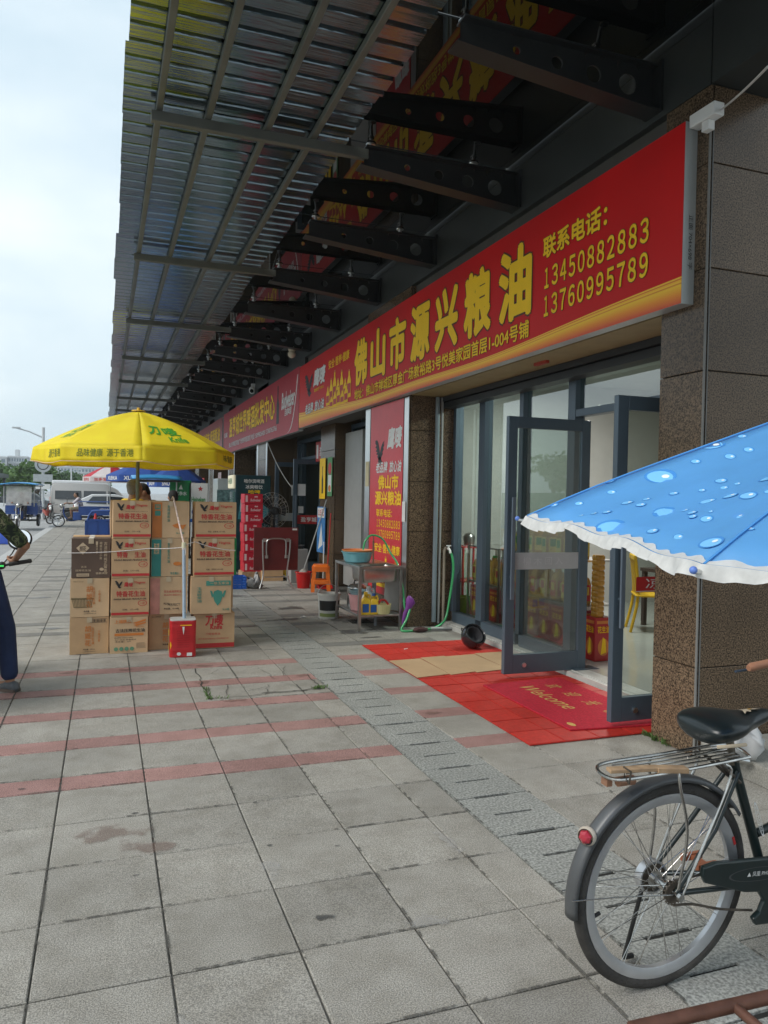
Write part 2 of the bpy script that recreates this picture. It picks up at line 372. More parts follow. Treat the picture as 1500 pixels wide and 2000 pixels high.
for q in [(.03, 3.74, .26, .14, ms_rust), (.2, 3.55, .2, .12, ms_rust), (.85, 7.18, .22, .09, ms_rust), (.8, 6.55, .14, .1, ms_rust), (.2, 7.2, .12, .06, ms_rust), (-.3, 7.2, .12, .08, ms_rust), (.95, 5.9, .2, .06, ms_rust), (1.7, 6.55, .15, .1, ms_rust), (2.3, 5.15, .12, .07, ms_rust), (3.0, 4.95, .25, .08, ms_rust),
          (-.2, 8.0, .12, .05, ms_wet), (.25, 7.93, .28, .06, ms_wet), (.95, 8.0, .3, .07, ms_wet), (2.75, 8.5, .25, .22, ms_wet), (2.9, 9.4, .4, .4, ms_wet), (3.85, 8.35, .3, .12, ms_wet), (2.2, 9.6, .4, .15, ms_wet), (2.5, 10.6, .4, .25, ms_wet), (1.9, 12, .5, .2, ms_wet), (-.6, 9.6, .4, .1, ms_wet), (-.9, 12.4, .5, .12, ms_wet), (1.6, 9.2, .3, .12, ms_wet), (2.9, 8.15, .25, .08, ms_wet),
          (.16, 3.95, .04, .02, ms_gum), (.13, 3.3, .035, .02, ms_gum), (.75, 3.9, .03, .02, ms_gum), (1.02, 3.3, .035, .02, ms_gum), (-.4, 4.45, .04, .02, ms_gum), (.8, 2.75, .06, .03, ms_gum), (.72, 3.4, .02, .012, ms_gum),
          (.68, 3.2, .07, .14, ms_pale), (1.15, 2.6, .2, .06, ms_pale), (.24, 2.3, .05, .15, ms_pale), (1.52, 3.2, .05, .2, ms_pale)]: stain(*q)
def grime():
    mt = bpy.data.materials.new('joint_grime'); mt.use_nodes = True; t = mt.node_tree; b = t.nodes['Principled BSDF']; l = t.links.new; b.inputs['Base Color'].default_value = (.09, .085, .075, 1); b.inputs['Roughness'].default_value = .9
    g = t.nodes.new('ShaderNodeNewGeometry'); nz = t.nodes.new('ShaderNodeTexNoise'); nz.inputs['Scale'].default_value = 26; nz.inputs['Detail'].default_value = 5; l(g.outputs['Position'], nz.inputs['Vector']); n2 = t.nodes.new('ShaderNodeTexNoise'); n2.inputs['Scale'].default_value = 2.1; l(g.outputs['Position'], n2.inputs['Vector']); ad = t.nodes.new('ShaderNodeMath'); ad.operation = 'ADD'; l(nz.outputs['Fac'], ad.inputs[0]); l(n2.outputs['Fac'], ad.inputs[1])
    mr = t.nodes.new('ShaderNodeMapRange'); mr.inputs[1].default_value = 1.02; mr.inputs[2].default_value = 1.16; mr.inputs[4].default_value = .7; l(ad.outputs[0], mr.inputs[0]); l(mr.outputs[0], b.inputs['Alpha']); return mt
m_gri = grime(); zg = .0034
for x in cols[1:-1] + [cols[-1] + .002, 2.2, 2.64, 3.08]: MB().add([(x - .006, .4, zg), (x + .006, .4, zg), (x + .006, 40, zg), (x - .006, 40, zg)], [(0, 1, 2, 3)]).build('joint_grime', m_gri, PAV)
for (ya, kd) in rows: MB().add([(-2.0, ya - .006, zg + .0003), (1.76, ya - .006, zg + .0003), (1.76, ya + .006, zg + .0003), (-2.0, ya + .006, zg + .0003)], [(0, 1, 2, 3)]).build('joint_grime', m_gri, PAV)
m_crack = M('crack', (.04, .038, .033), rough=1, var=.2)
def strip(pts, w, z, mt, name, parent):
    mb = MB()
    for (a, b) in zip(pts[:-1], pts[1:]):
        a, b = V((*a, z)), V((*b, z)); d = (b - a).normalized(); n = V((-d.y, d.x, 0)) * w / 2 * rs.uniform(.5, 1.3); a2, b2 = a - d * .002, b + d * .002
        mb.add([a2 - n, b2 - n, b2 + n, a2 + n], [(0, 1, 2, 3)])
    return mb.build(name, mt, parent)
def jag(p, q, n, j):
    out = []
    for i in range(n + 1):
        t = i / n; out.append((p[0] + (q[0] - p[0]) * t + (rs.uniform(-j, j) if 0 < i < n else 0), p[1] + (q[1] - p[1]) * t + (rs.uniform(-j, j) if 0 < i < n else 0)))
    return out
for i, (p, q, n, w) in enumerate([((.79, 7.07), (.78, 5.98), 12, .008), ((.79, 5.99), (1.2, 6.02), 10, .01), ((1.2, 6.05), (1.7, 6.07), 12, .016), ((1.7, 6.08), (1.72, 6.6), 8, .008), ((.98, 6.42), (.9, 6.0), 7, .005), ((1.28, 6.25), (1.05, 6.12), 6, .004), ((1.35, 7.0), (1.4, 6.5), 7, .004), ((1.6, 6.95), (1.5, 6.6), 6, .004), ((1.22, 6.0), (1.3, 6.3), 6, .005), ((1.55, 6.1), (1.4, 6.4), 6, .003), ((1.0, 7.0), (.86, 6.8), 5, .004), ((2.65, 8.2), (3.2, 8.05), 8, .006), ((2.4, 8.5), (2.5, 8.1), 6, .005)]):
    strip(jag(p, q, n, .02), w, .0065 + i * 1e-4, m_crack, 'crack', PAV)
m_weed = M('weed', (.09, .16, .04), rough=.7, var=.3, vs=30)
def weeds(name, pts, n, h, lab):
    mb = MB()
    for i in range(n):
        a = rs.choice(pts); x, y = a[0] + rs.gauss(0, .012), a[1] + rs.gauss(0, .012); t = rs.uniform(0, 6.28); hh = h * rs.uniform(.4, 1); b = hh * rs.uniform(.4, 1.2); w = hh * .16
        c, s = math.cos(t), math.sin(t)
        mb.add([(x - s * w, y + c * w, .002), (x + s * w, y - c * w, .002), (x + c * b * .6 + s * w * .8, y + s * b * .6 - c * w * .8, hh * .75), (x + c * b, y + s * b, hh), (x + c * b * .6 - s * w * .8, y + s * b * .6 + c * w * .8, hh * .75)], [(0, 1, 2, 3, 4)])
    return mb.build(name, m_weed, label=lab, cat='weeds', kind='stuff')
weeds('weed_patch', jag((.79, 6.35), (.78, 5.98), 12, .01) + jag((.78, 5.99), (.9, 6.0), 4, .01), 90, .03, 'green weeds along the crack of the broken slab')
weeds('weed_patch', jag((1.64, 6.08), (1.74, 6.1), 6, .01), 60, .035, 'green weeds at the drain side of the broken slab')
weeds('weed_patch', jag((3.5, 4.24), (3.49, 4.0), 10, .01), 70, .05, 'small weeds at the foot of the granite pillar')
# ================================================================ building
m_gr = M('brown_granite', (.108, .078, .053), rough=.26, var=.22, vs=1.6, spk=((.3, .29, .28), (1.8, 1.7, 1.58)), spks=105, rnd=.12, spec=.35)
m_core = M('mortar', (.05, .048, .045), rough=.9)
m_steel = M('stainless', (.62, .63, .62), rough=.28, metal=1, var=.1, vs=4)
m_alu = M('aluminium_side', (.5, .53, .53), rough=.42, metal=.3, var=.06, vs=3)
m_frame = M('slate_aluminium', (.085, .12, .155), rough=.38, metal=.25, var=.06, vs=3, spec=.55)
m_glass = pane('window_glass', ior=2.6); m_glass2 = pane('door_glass', tint=(.78, .82, .8), ior=1.9)
m_fascia = M('dark_fascia', (.05, .056, .054), rough=.4, var=.12, vs=2, metal=.2)
BLD = empty('shop_building', (3.5, 4, 0), 0, 'long dark granite shop building with pillars and glass fronts along the pavement', 'building')
BLD.location = (0, 0, 0)
SE = [0, .56, 1.18, 1.8, 2.43, 3.07, 3.72, 4.2]
def pillar(x0, x1, y0, y1, top=4.2, sidew=None, faces='FN', steel=False):
    c = MB().bx(x0 + .022, x1, y0 + .022, y1 - .022, -.05, top).build('pillar', m_core, BLD)
    def pan(xa, xb, ya, yb, za, zb):
        MB().bx(xa, xb, ya, yb, za, zb).build('granite_panel', m_gr, c, bevel=.003, segs=1)
    for za, zb in zip(SE[:-1], SE[1:]):
        if za >= top: break
        g = .003
        if 'F' in faces: pan(x0, x0 + .02, y0 + (.005), y1 - .005, za + g, zb - g)
        if 'N' in faces:
            xs = [x0 + .024]
            while xs[-1] < x1 - .01: xs.append(min(x1, xs[-1] + (sidew or .6)))
            for a, b in zip(xs[:-1], xs[1:]): pan(a + .002, b - .002, y0, y0 + .02, za + g, zb - g)
        if 'S' in faces: pan(x0 + .024, x1, y1 - .02, y1, za + g, zb - g)
    if steel:
        for ya, yb in ((y0 + .0, y0 + .15), (y1 - .2, y1)): MB().bx(x0 - .006, x0 - .001, ya, yb, .3, 2.84).build('steel_corner_strip', m_steel, c)
    return c
p1 = pillar(3.5, 8, 3.79, 4.2, sidew=.92, faces='FNS')
MB().bx(3.494, 3.502, 3.783, 3.797, .0, 4.05).bx(3.517, 3.523, 3.784, 3.79, .0, 4.05).build('sealant_line', M('sealant', (.2, .2, .19), rough=.8), p1)
pillar(3.5, 4.12, 8.7, 10.35, faces='FNS', steel=True)
pillar(3.82, 4.3, 13.0, 13.95, faces='FNS')
for a, b in ((17.4, 18.7), (22.1, 23.3), (26.6, 27.9), (31, 32.3), (35.5, 36.8), (40, 41.3), (44.5, 45.8)): pillar(3.5, 4.2, a, b, faces='FN', steel=a < 30)
# upper wall and fascia
MB().bx(3.5, 4.0, 3.8, 46, 4.2, 4.62).bx(3.5, 4.0, 3.8, 46, 4.625, 9).bx(3.5, 4.0, -6, 3.79, 4.2, 9).build('upper_wall', m_fascia, BLD)
MB().bx(3.56, 4.0, 4.2, 46, 2.9, 4.199).build('lintel', M('lintel_paint', (.09, .085, .075), rough=.7), BLD)
MB().bx(3.5, 3.56, 14.0, 46, 2.86, 4.199).build('fascia_board', m_fascia, BLD)
MB().bx(4.0, 20, 3.8, 46, 4.5, 9).bx(12, 20, 3.8, 46, -.1, 4.5).bx(4.2, 12, 45.9, 46, -.1, 4.5).build('building_block', m_fascia, BLD)
m_tan = M('tan_board', (.32, .25, .12), rough=.6, var=.1)
MB().bx(3.53, 4.06, 4.2, 8.7, 2.86, 2.9).build('soffit_board', m_tan, BLD)
MB().bx(3.92, 4.1, 4.2, 8.7, 2.8, 2.858).bx(3.95, 4.1, 4.2, 8.7, 2.72, 2.79).build('roller_shutter_slot', M('shutter_dark', (.03, .035, .04), rough=.5), BLD)
MB().bx(3.7, 3.74, 5.95, 6.15, 2.835, 2.862).build('red_tag', M('tag_red', (.4, .05, .03)), BLD)
def front(X, ya, yb, muls, ztop=2.79, skip=(), transom=None, zb=.06):
    """ya/yb extents; muls: list of (y0,y1); skip: (y0,y1) door opening"""
    for a, b in muls: MB().bx(X, X + .11, a, b, zb + .121, ztop).build('mullion', m_frame, BLD, bevel=.004)
    MB().bx(X - .004, X + .114, ya, yb, ztop, ztop + .08).build('head_rail', m_frame, BLD, bevel=.004)
    edges = sorted([ya] + [q for m_ in muls for q in m_] + [yb])
    for i in range(0, len(edges) - 1, 2):
        a, b = edges[i], edges[i + 1]
        if b - a < .02: continue
        if skip and a >= skip[0] - .06 and b <= skip[1] + .06:
            MB().bx(X + .004, X + .106, a, b, transom, transom + .07).build('transom_rail', m_frame, BLD, bevel=.004); lo = transom + .07
        else:
            MB().bx(X - .002, X + .112, a, b, zb, zb + .12).build('sill_rail', m_frame, BLD, bevel=.004); lo = zb + .12
        MB().bx(X + .05, X + .056, a + .002, b - .002, lo + .001, ztop - .001).build('pane', m_glass, BLD)
front(4.1, 4.2, 8.7, [(4.2, 4.3), (6.06, 6.18), (7.0, 7.08), (7.86, 8.0), (8.63, 8.7)], skip=(4.3, 6.06), transom=2.38)
front(4.12, 10.35, 13.0, [(10.35, 10.42), (12.0, 12.08), (12.93, 13.0)], ztop=2.8)
MB().bx(4.0, 4.08, 12.0, 12.95, .05, 2.72).build('grey_panel', M('pale_grey_panel', (.36, .36, .345), rough=.5, var=.06), BLD)
front(4.2, 13.95, 17.4, [(13.95, 14.03), (15.25, 15.35), (16.95, 17.05), (17.32, 17.4)], skip=(15.35, 16.95), transom=2.4)
yy = [18.7, 23.3, 27.9, 32.3, 36.8, 41.3]; ye = [22.1, 26.6, 31, 35.5, 40, 44.5]
for a, b in zip(yy, ye):
    q = (b - a) / 4; front(4.1, a, b, [(a, a + .08), (a + q, a + q + .08), (a + 2 * q, a + 2 * q + .08), (a + 3 * q, a + 3 * q + .08), (b - .08, b)])
# shop interior
m_floor = M('polished_tile', (.42, .43, .40), rough=.12, var=.05, vs=2, spec=.6)
m_wallw = M('white_wall', (.4, .41, .385), rough=.7, var=.05)
MB().bx(4.16, 10, 4.2, 9.7, .052, .06).build('shop_floor', m_floor, kind='structure')
MB().bx(4.16, 10, 9.62, 9.7, .061, 3.3).build('wall_end', m_wallw, kind='structure'); MB().bx(9.9, 10, 4.3, 9.61, .061, 3.3).build('wall_back', m_wallw, kind='structure')
MB().bx(4.5, 10, 4.205, 4.28, .061, 3.3).build('wall_side', m_wallw, kind='structure'); MB().bx(4.16, 10, 4.2, 9.7, 3.301, 3.36).build('shop_ceiling', m_wallw, kind='structure')
MB().bx(4.21, 12, 9.72, 45.8, .0, .06).build('far_shop_floor', m_floor, kind='structure')
for i, yq in enumerate((13.1, 18, 22.6, 27.2, 31.6, 36.2, 40.7)): MB().bx(4.3, 11.9, yq, yq + .1, .062, 3.3).build('partition_wall', m_wallw, kind='structure')
MB().bx(4.22, 12, 9.71, 45.8, 3.31, 3.38).build('far_shop_ceiling', m_wallw, kind='structure')
lt = empty('tube_light', (5.4, 7.6, 3.25), 0, 'lit white tube light on the shop ceiling behind the transom', 'light')
MB().bx(-.03, .03, -.6, .6, .0, .04).build('fitting', m_wallw, lt); MB().cyl((0, -.58, -.02), (0, .58, -.02), .016).build('tube', M('tube_glow', (1, 1, .95), emit=9, var=0), lt)
ld = bpy.data.lights.new('tube_lamp', 'AREA'); ld.shape = 'RECTANGLE'; ld.size = .05; ld.size_y = 1.2; ld.energy = 85; ld.color = (1, .98, .93); lo_ = bpy.data.objects.new('tube_lamp', ld); COL.objects.link(lo_); lo_.location = (0, 0, -.06); lo_.parent = lt
# ================================================================ canopy
CAN = empty('canopy', (0, 0, 0), 0, 'dark steel and glass canopy with corrugated metal outer sheets above the pavement', 'canopy')
m_bk = M('canopy_steel', (.035, .038, .038), rough=.45, var=.12, vs=5, metal=.3); m_pur = M('purlin_steel', (.15, .16, .14), rough=.5, metal=.4, var=.15, vs=4)
m_cgl = M('canopy_glass', (.006, .008, .008), rough=.012, var=0, spec=.5, ior=1.5)
def web():
    mb = MB(); x0, x1, zt = 2.03, 3.498, 4.545
    bot = lambda x: 4.392 + (4.252 - 4.392) * (x - x0) / (x1 - x0)
    hs = [(2.42, .028), (2.72, .042), (3.0, .056), (3.27, .07)]; t = .007; cuts = [x0]
    for side in (-1, 1):
        yq = side * t
        def q(pts): mb.add([(x, yq, z) for x, z in pts], [tuple(range(len(pts)))])
        xc = x0
        for hx, hr in hs:
            a, b = hx - hr * 1.25, hx + hr * 1.25; q([(xc, bot(xc)), (a, bot(a)), (a, zt), (xc, zt)]); xc = b
            hz = (bot(hx) + zt) / 2; n = 16; circ = [(hx + hr * math.cos(2 * math.pi * i / n), hz + hr * math.sin(2 * math.pi * i / n)) for i in range(n)]; outer = []
            for i in range(n):
                c, s_ = math.cos(2 * math.pi * i / n), math.sin(2 * math.pi * i / n); k = 1e9
                if abs(c) > 1e-6: k = min(k, (hr * 1.25) / abs(c))
                up = (zt - hz) if s_ > 0 else (hz - bot(hx))
                if abs(s_) > 1e-6: k = min(k, up / abs(s_))
                outer.append((hx + c * k, hz + s_ * k))
            for i in range(n): j = (i + 1) % n; q([circ[i], circ[j], outer[j], outer[i]])
        q([(xc, bot(xc)), (x1, bot(x1)), (x1, zt), (xc, zt)])
    for hx, hr in hs:
        hz = (bot(hx) + zt) / 2; n = 16
        vs = [(hx + hr * math.cos(2 * math.pi * i / n), s_ * t, hz + hr * math.sin(2 * math.pi * i / n)) for s_ in (-1, 1) for i in range(n)]
        mb.add(vs, [(i, (i + 1) % n, n + (i + 1) % n, n + i) for i in range(n)])
    return mb.mesh('web')
def flange(low):
    mb = MB(); w = .075 if low else .06
    za, zb = (4.392, 4.252) if low else (4.545, 4.545); h = -.014 if low else .014
    mb.add([(1.98 if low else 2.03, -w, za), (3.497, -w, zb), (3.497, w, zb), (1.98 if low else 2.03, w, za)] + [(1.98 if low else 2.03, -w, za + h), (3.497, -w, zb + h), (3.497, w, zb + h), (1.98 if low else 2.03, w, za + h)], [(0, 1, 2, 3), (7, 6, 5, 4), (0, 4, 5, 1), (1, 5, 6, 2), (2, 6, 7, 3), (3, 7, 4, 0)])
    return mb.mesh('flange')
wm, fl, fu = web(), flange(1), flange(0)
ep = MB().bx(3.478, 3.497, -.09, .09, 4.24, 4.58).mesh('end_plate')
fit = MB()
for x in (2.12, 3.12):
    fit.tube([(x, .06, 4.565), (x, .1, 4.57), (x + .03, .17, 4.61), (x + .03, .19, 4.66)], .012, 8); fit.cyl((x + .03, .19, 4.62), (x + .03, .19, 4.688), .018); fit.lathe([(.0, 4.672), (.04, 4.674), (.045, 4.682), (.04, 4.688)], 14, (x + .03, .19, 0)); fit.lathe([(0, 4.63), (.03, 4.632), (.03, 4.644), (0, 4.646)], 12, (x + .03, .19, 0)); fit.lathe([(0, 4.56), (.03, 4.562), (.03, 4.574), (0, 4.576)], 12, (x, .06, 0))
fm_ = fit.mesh('spider_fitting', 50)
gm = MB().bx(1.86, 3.493, .012, 1.848, 4.69, 4.702).mesh('glass_panel')
BY = [4.32 + 1.86 * k for k in range(-5, 23)]
for k, y in enumerate(BY):
    b = put('bracket', wm, m_bk, CAN, loc=(0, y, 0)); put('flange', fl, m_bk, b); put('flange', fu, m_bk, b); put('end_plate', ep, m_bk, b)
    put('spider_fitting', fm_, m_steel, CAN, loc=(0, y, 0)); put('glass_panel', gm, m_cgl, CAN, loc=(0, y + .19, 0))
    if (k - 4) % 2 == 0:
        MB().bx(.3, 2.06, -.03, .03, 4.455, 4.535).build('rafter', m_pur, CAN, loc=(0, y, 0), bevel=.004, segs=1)
for x in (.36, .73, 1.2, 1.58):
    MB().bx(x - .024, x + .024, -4.6, 45.3, 4.537, 4.59).build('purlin', m_pur, CAN, bevel=.004, segs=1)
m_sheet = M('bright_sheet', (.23, .29, .33), rough=.13, metal=1, var=.14, vs=2.5, bump=.45, bs=6, rnd=.15)
t = m_sheet.node_tree; bn = [n for n in t.nodes if n.type == 'TEX_NOISE' and abs(n.inputs['Scale'].default_value - 6) < .01][0]; mpn = t.nodes.new('ShaderNodeMapping'); mpn.inputs['Scale'].default_value = (.35, 4.5, 1); t.links.new(t.nodes.new('ShaderNodeTexCoord').outputs['Object'], mpn.inputs[0]); t.links.new(mpn.outputs[0], bn.inputs['Vector'])
sh = MB(); prof = []
for i in range(5):
    prof += [(i * .2 + .0, 0), (i * .2 + .142, 0), (i * .2 + .152, .03), (i * .2 + .19, .03)]
prof.append((1.0, 0)); prof.append((1.03, .0))
for (ya, za), (yb, zb) in zip(prof[:-1], prof[1:]): sh.add([(.1, ya, 4.595 + za), (1.9, ya, 4.595 + za), (1.9, yb, 4.595 + zb), (.1, yb, 4.595 + zb)], [(0, 1, 2, 3)])
sm_ = sh.mesh('metal_sheet')
for k in range(50):
    o = put('metal_sheet', sm_, m_sheet, CAN, loc=(rs.uniform(-.02, .02), -4.6 + k, rs.uniform(0, .002)))
# cables, lamp and cameras
cb = M('cable_white', (.55, .55, .52), rough=.6)
# ================================================================ shop signs
def sign_face(name, red, band=True):
    mt = M(name, red, rough=.42, var=.05, vs=1.2, spec=.22, bump=.06, bs=2.5)
    if band:
        t = mt.node_tree; b = t.nodes['Principled BSDF']; l = t.links.new; old = b.inputs['Base Color'].links[0].from_socket
        tcn = t.nodes.new('ShaderNodeTexCoord'); sx = t.nodes.new('ShaderNodeSeparateXYZ'); l(tcn.outputs['Object'], sx.inputs[0])
        def mth(op, x, y=None, z=None):
            k = t.nodes.new('ShaderNodeMath'); k.operation = op
            for i, q in enumerate((x, y, z)):
                if q is None: continue
                if isinstance(q, (int, float)): k.inputs[i].default_value = q
                else: l(q, k.inputs[i])
            return k.outputs[0]
        d = mth('MULTIPLY', mth('SUBTRACT', sx.outputs['Y'], 7.6), .2); hgt = mth('MULTIPLY_ADD', mth('MULTIPLY', d, d), .12, .1)      # the printed sweep swells toward both ends
        wv = mth('MULTIPLY', mth('SINE', mth('MULTIPLY', sx.outputs['Y'], 1.7)), .012)
        q = mth('DIVIDE', mth('SUBTRACT', mth('SUBTRACT', sx.outputs['Z'], wv), 2.86), hgt)
        cr = t.nodes.new('ShaderNodeValToRGB'); e = cr.color_ramp.elements; sc = mth('MULTIPLY', q, .8); l(sc, cr.inputs[0])
        e[0].position = .0; e[0].color = (.72, .12, .06, 1); e[1].position = .3; e[1].color = (.88, .34, .05, 1)
        for p_, c_ in ((.55, (.95, .6, .06)), (.6, (.72, .2, .04)), (.63, (.95, .62, .07)), (.7, (.9, .45, .05)), (.73, (.66, .1, .03)), (.76, (.95, .62, .08)), (.8, (.9, .5, .05))): e.new(p_).color = (*c_, 1)
        gt = mth('GREATER_THAN', q, 1.0)
        mm = t.nodes.new('ShaderNodeMix'); mm.data_type = 'RGBA'; l(gt, mm.inputs[0]); l(cr.outputs[0], mm.inputs[6]); l(old, mm.inputs[7]); l(mm.outputs[2], b.inputs['Base Color'])
    return mt
m_red = sign_face('sign_red', (.6, .012, .012)); m_red2 = sign_face('sign_maroon', (.45, .03, .045), False)
m_yel = M('letter_yellow', (.95, .6, .025), spec=.2, rough=.5, var=.04); m_ol = M('letter_outline', (.1, .03, .01), rough=.5); m_wh = M('print_white', (.75, .75, .73), rough=.5, var=.04); m_blk = M('print_black', (.02, .02, .02), rough=.5)
m_pr = M('print_red', (.5, .03, .03), rough=.5); m_or = M('print_orange', (.62, .2, .04), rough=.5); m_gn = M('print_green', (.03, .28, .05), rough=.5); m_teal = M('print_teal', (.06, .26, .2), rough=.6, var=.1); m_blue = M('print_blue', (.02, .1, .35), rough=.5)
def sign_box(name, y0, y1, z0, z1, face, label, x=3.4):
    root = empty(name, (0, 0, 0), 0, label, 'sign')
    MB().bx(x, x + .004, y0 + .002, y1 - .002, z0 + .002, z1 - .002).build('face', face, root)
    MB().bx(x + .0045, 3.499, y0, y1, z0, z1).build('frame', m_alu, root)
    return root
def letters(root, fn, items, mt, outline=None, name='lettering', off=.004):
    its_ = []
    for it in items:          # phone numbers are set figure by figure in the CJK face
        if it[0].isdigit() and len(it[0]) > 6:
            n = len(it[0]); st = (it[3] - it[1]) / n
            for i, ch in enumerate(it[0]):
                k = .5 if ch == '1' else .68; c0 = it[1] + st * (i + .5); its_.append((chr(ord(ch) + 0xFEE0), c0 - st * k / 2, it[2], c0 + st * k / 2, it[4]) + tuple(it[5:]))
        else: its_.append(it)
    for it in its_:
        body, u0, v0, u1, v1 = it[:5]; bold = it[5] if len(it) > 5 else .02; shear = it[6] if len(it) > 6 else 0
        if outline: txt(MB(), fn, body, u0, v0, u1, v1, off, bold, shear, outline=.028).build('letter_outline', outline, root)
        txt(MB(), fn, body, u0, v0, u1, v1, off + .0015, bold, shear).build(name, mt, root)
SG = sign_box('shop_sign', 3.9, 14.0, 2.86, 4.0, m_red, 'long red shop sign with big yellow characters and phone numbers over the near doors')
fn = FS(14.0, 0, 3.4); Y = lambda y: 14.0 - y
its = []; w7 = (10.6 - 5.74) / 7; chs = '佛山市源兴粮油'
for i, c in enumerate(chs): its.append((c, Y(10.6 - i * .7225), 3.22, Y(10.6 - i * .7225 - .53), 3.82, .045))
letters(SG, fn, its, m_yel, m_ol)
letters(SG, fn, [('联系电话：', Y(5.53), 3.6, Y(4.68), 3.77, .03), ('13450882883', Y(5.53), 3.35, Y(4.2), 3.51, .022), ('13760995789', Y(5.53), 3.12, Y(4.2), 3.28, .022),
                 ('地址：佛山市禅城区厚金广场敦裕路3号悦美家园首层1-004号铺', Y(10.6), 3.0, Y(5.74), 3.15, .02)], m_yel, m_ol)
letters(SG, fn, [('鹰唛', Y(12.95), 3.5, Y(12.2), 3.78, .04, .2)], m_wh, m_ol)
letters(SG, fn, [('安全·营养·健康', Y(12.0), 3.66, Y(10.88), 3.8, .02)], m_yel); letters(SG, fn, [('老品牌', Y(13.5), 3.07, Y(12.95), 3.24, .03, .2), ('放心油', Y(12.85), 3.07, Y(12.25), 3.24, .03, .2)], m_wh, m_ol)
eagle(MB(), fn, Y(13.55), 3.36, .55, .42, .005).build('bird_mark', m_blk, SG)
letters(SG, fn, [('始创于1931', Y(12.9), 3.4, Y(12.3), 3.46, .015)], m_yel)
def bottles(root, fn, u0, v0, w, h, n=6, off=.004):
    y_, l_, c_ = MB(), MB(), MB()
    for i in range(n):
        bw = w / n * .95; u = u0 + w * i / n; k = h * (.6 + .4 * ((i * 7) % 5) / 4)
        poly(y_, fn, [(u, v0), (u + bw, v0), (u + bw, v0 + k * .6), (u + bw * .68, v0 + k * .8), (u + bw * .68, v0 + k * .93), (u + bw * .32, v0 + k * .93), (u + bw * .32, v0 + k * .8), (u, v0 + k * .6)], off + i * .0002)
        rect(l_, fn, u + bw * .08, v0 + k * .14, u + bw * .92, v0 + k * .5, off + .0015 + i * .0002); rect(c_, fn, u + bw * .3, v0 + k * .93, u + bw * .7, v0 + k, off + i * .0002)
    y_.build('bottle_picture', m_yel, root); l_.build('bottle_label_picture', m_pr, root); c_.build('bottle_cap_picture', m_or, root)
bottles(SG, fn, Y(12.12), 3.08, 1.35, .52, 7); bottles(SG, fn, Y(11.9), 3.02, 1.0, .3, 5, .007)
# handwriting on the sign's near end
fe = frame((3.445, 3.8985, 3.42), (0, 0, -1), (1, 0, 0))
txt(MB(), fe, '正面 704×698 字', 0, 0, .34, .035, .001, .004).build('pen_marks', m_blk, SG)
SG2 = sign_box('shop_sign', 14.03, 23.7, 2.82, 4.03, m_red2, 'maroon shop sign of the beer shop with narrow yellow characters and a white swoosh')
fn2 = FS(23.7, 0, 3.4); Y2 = lambda y: 23.7 - y
letters(SG2, fn2, [('盈亨城世界啤酒批发中心', Y2(22.5), 3.25, Y2(16.2), 3.8, .03)], m_yel, m_ol)
letters(SG2, fn2, [('佛山市禅城区厚金广场悦美家园首层 电话 15099826428 13760763766', Y2(22.55), 2.96, Y2(15.95), 3.1, .012)], m_wh)
letters(SG2, fn2, [('Budweiser', Y2(15.5), 3.36, Y2(14.35), 3.68, .03, .25), ('百威啤酒', Y2(15.2), 3.2, Y2(14.6), 3.34, .02, .2), ('百威', Y2(23.5), 3.3, Y2(22.9), 3.44, .02)], m_wh)
sw = MB(); pr_ = [(.15 + .95 * t ** .7, 2.84 + 1.05 * t ** 2.2) for t in [i / 14 for i in range(15)]]
for (a, b), (c, d) in zip(pr_[:-1], pr_[1:]): poly(sw, fn2, [(Y2(15.2) + a, b), (Y2(15.2) + c, d), (Y2(15.2) + c - .05, d), (Y2(15.2) + a - .07, b)], .004)
sw.build('swoosh', m_wh, SG2)
poly(MB(), fn2, [(Y2(16.0), 3.1), (Y2(15.75), 3.1), (Y2(15.75), 3.5), (Y2(15.83), 3.65), (Y2(15.83), 3.9), (Y2(15.92), 3.9), (Y2(15.92), 3.65), (Y2(16.0), 3.5)], .004).build('bottle_picture', m_blk, SG2)
for k, (a, b, t1, t2) in enumerate([(24.0, 31, '佛山批发超市 烟酒粮油', '批发 零售 送货上门'), (31.3, 40, '悦美家园 五金电器', '电话 13923456789')]):
    s = sign_box('shop_sign', a, b, 2.84, 4.0, M('sign_red_far', (.33, .02, .02), rough=.4), ['red shop sign just past the beer shop sign', 'red shop sign farthest down the row past the others'][k])
    letters(s, FS(b, 0, 3.4), [(t1, .4, 3.3, b - a - .5, 3.75, .03), (t2, .8, 2.98, b - a - 1, 3.15, .02)], m_yel)
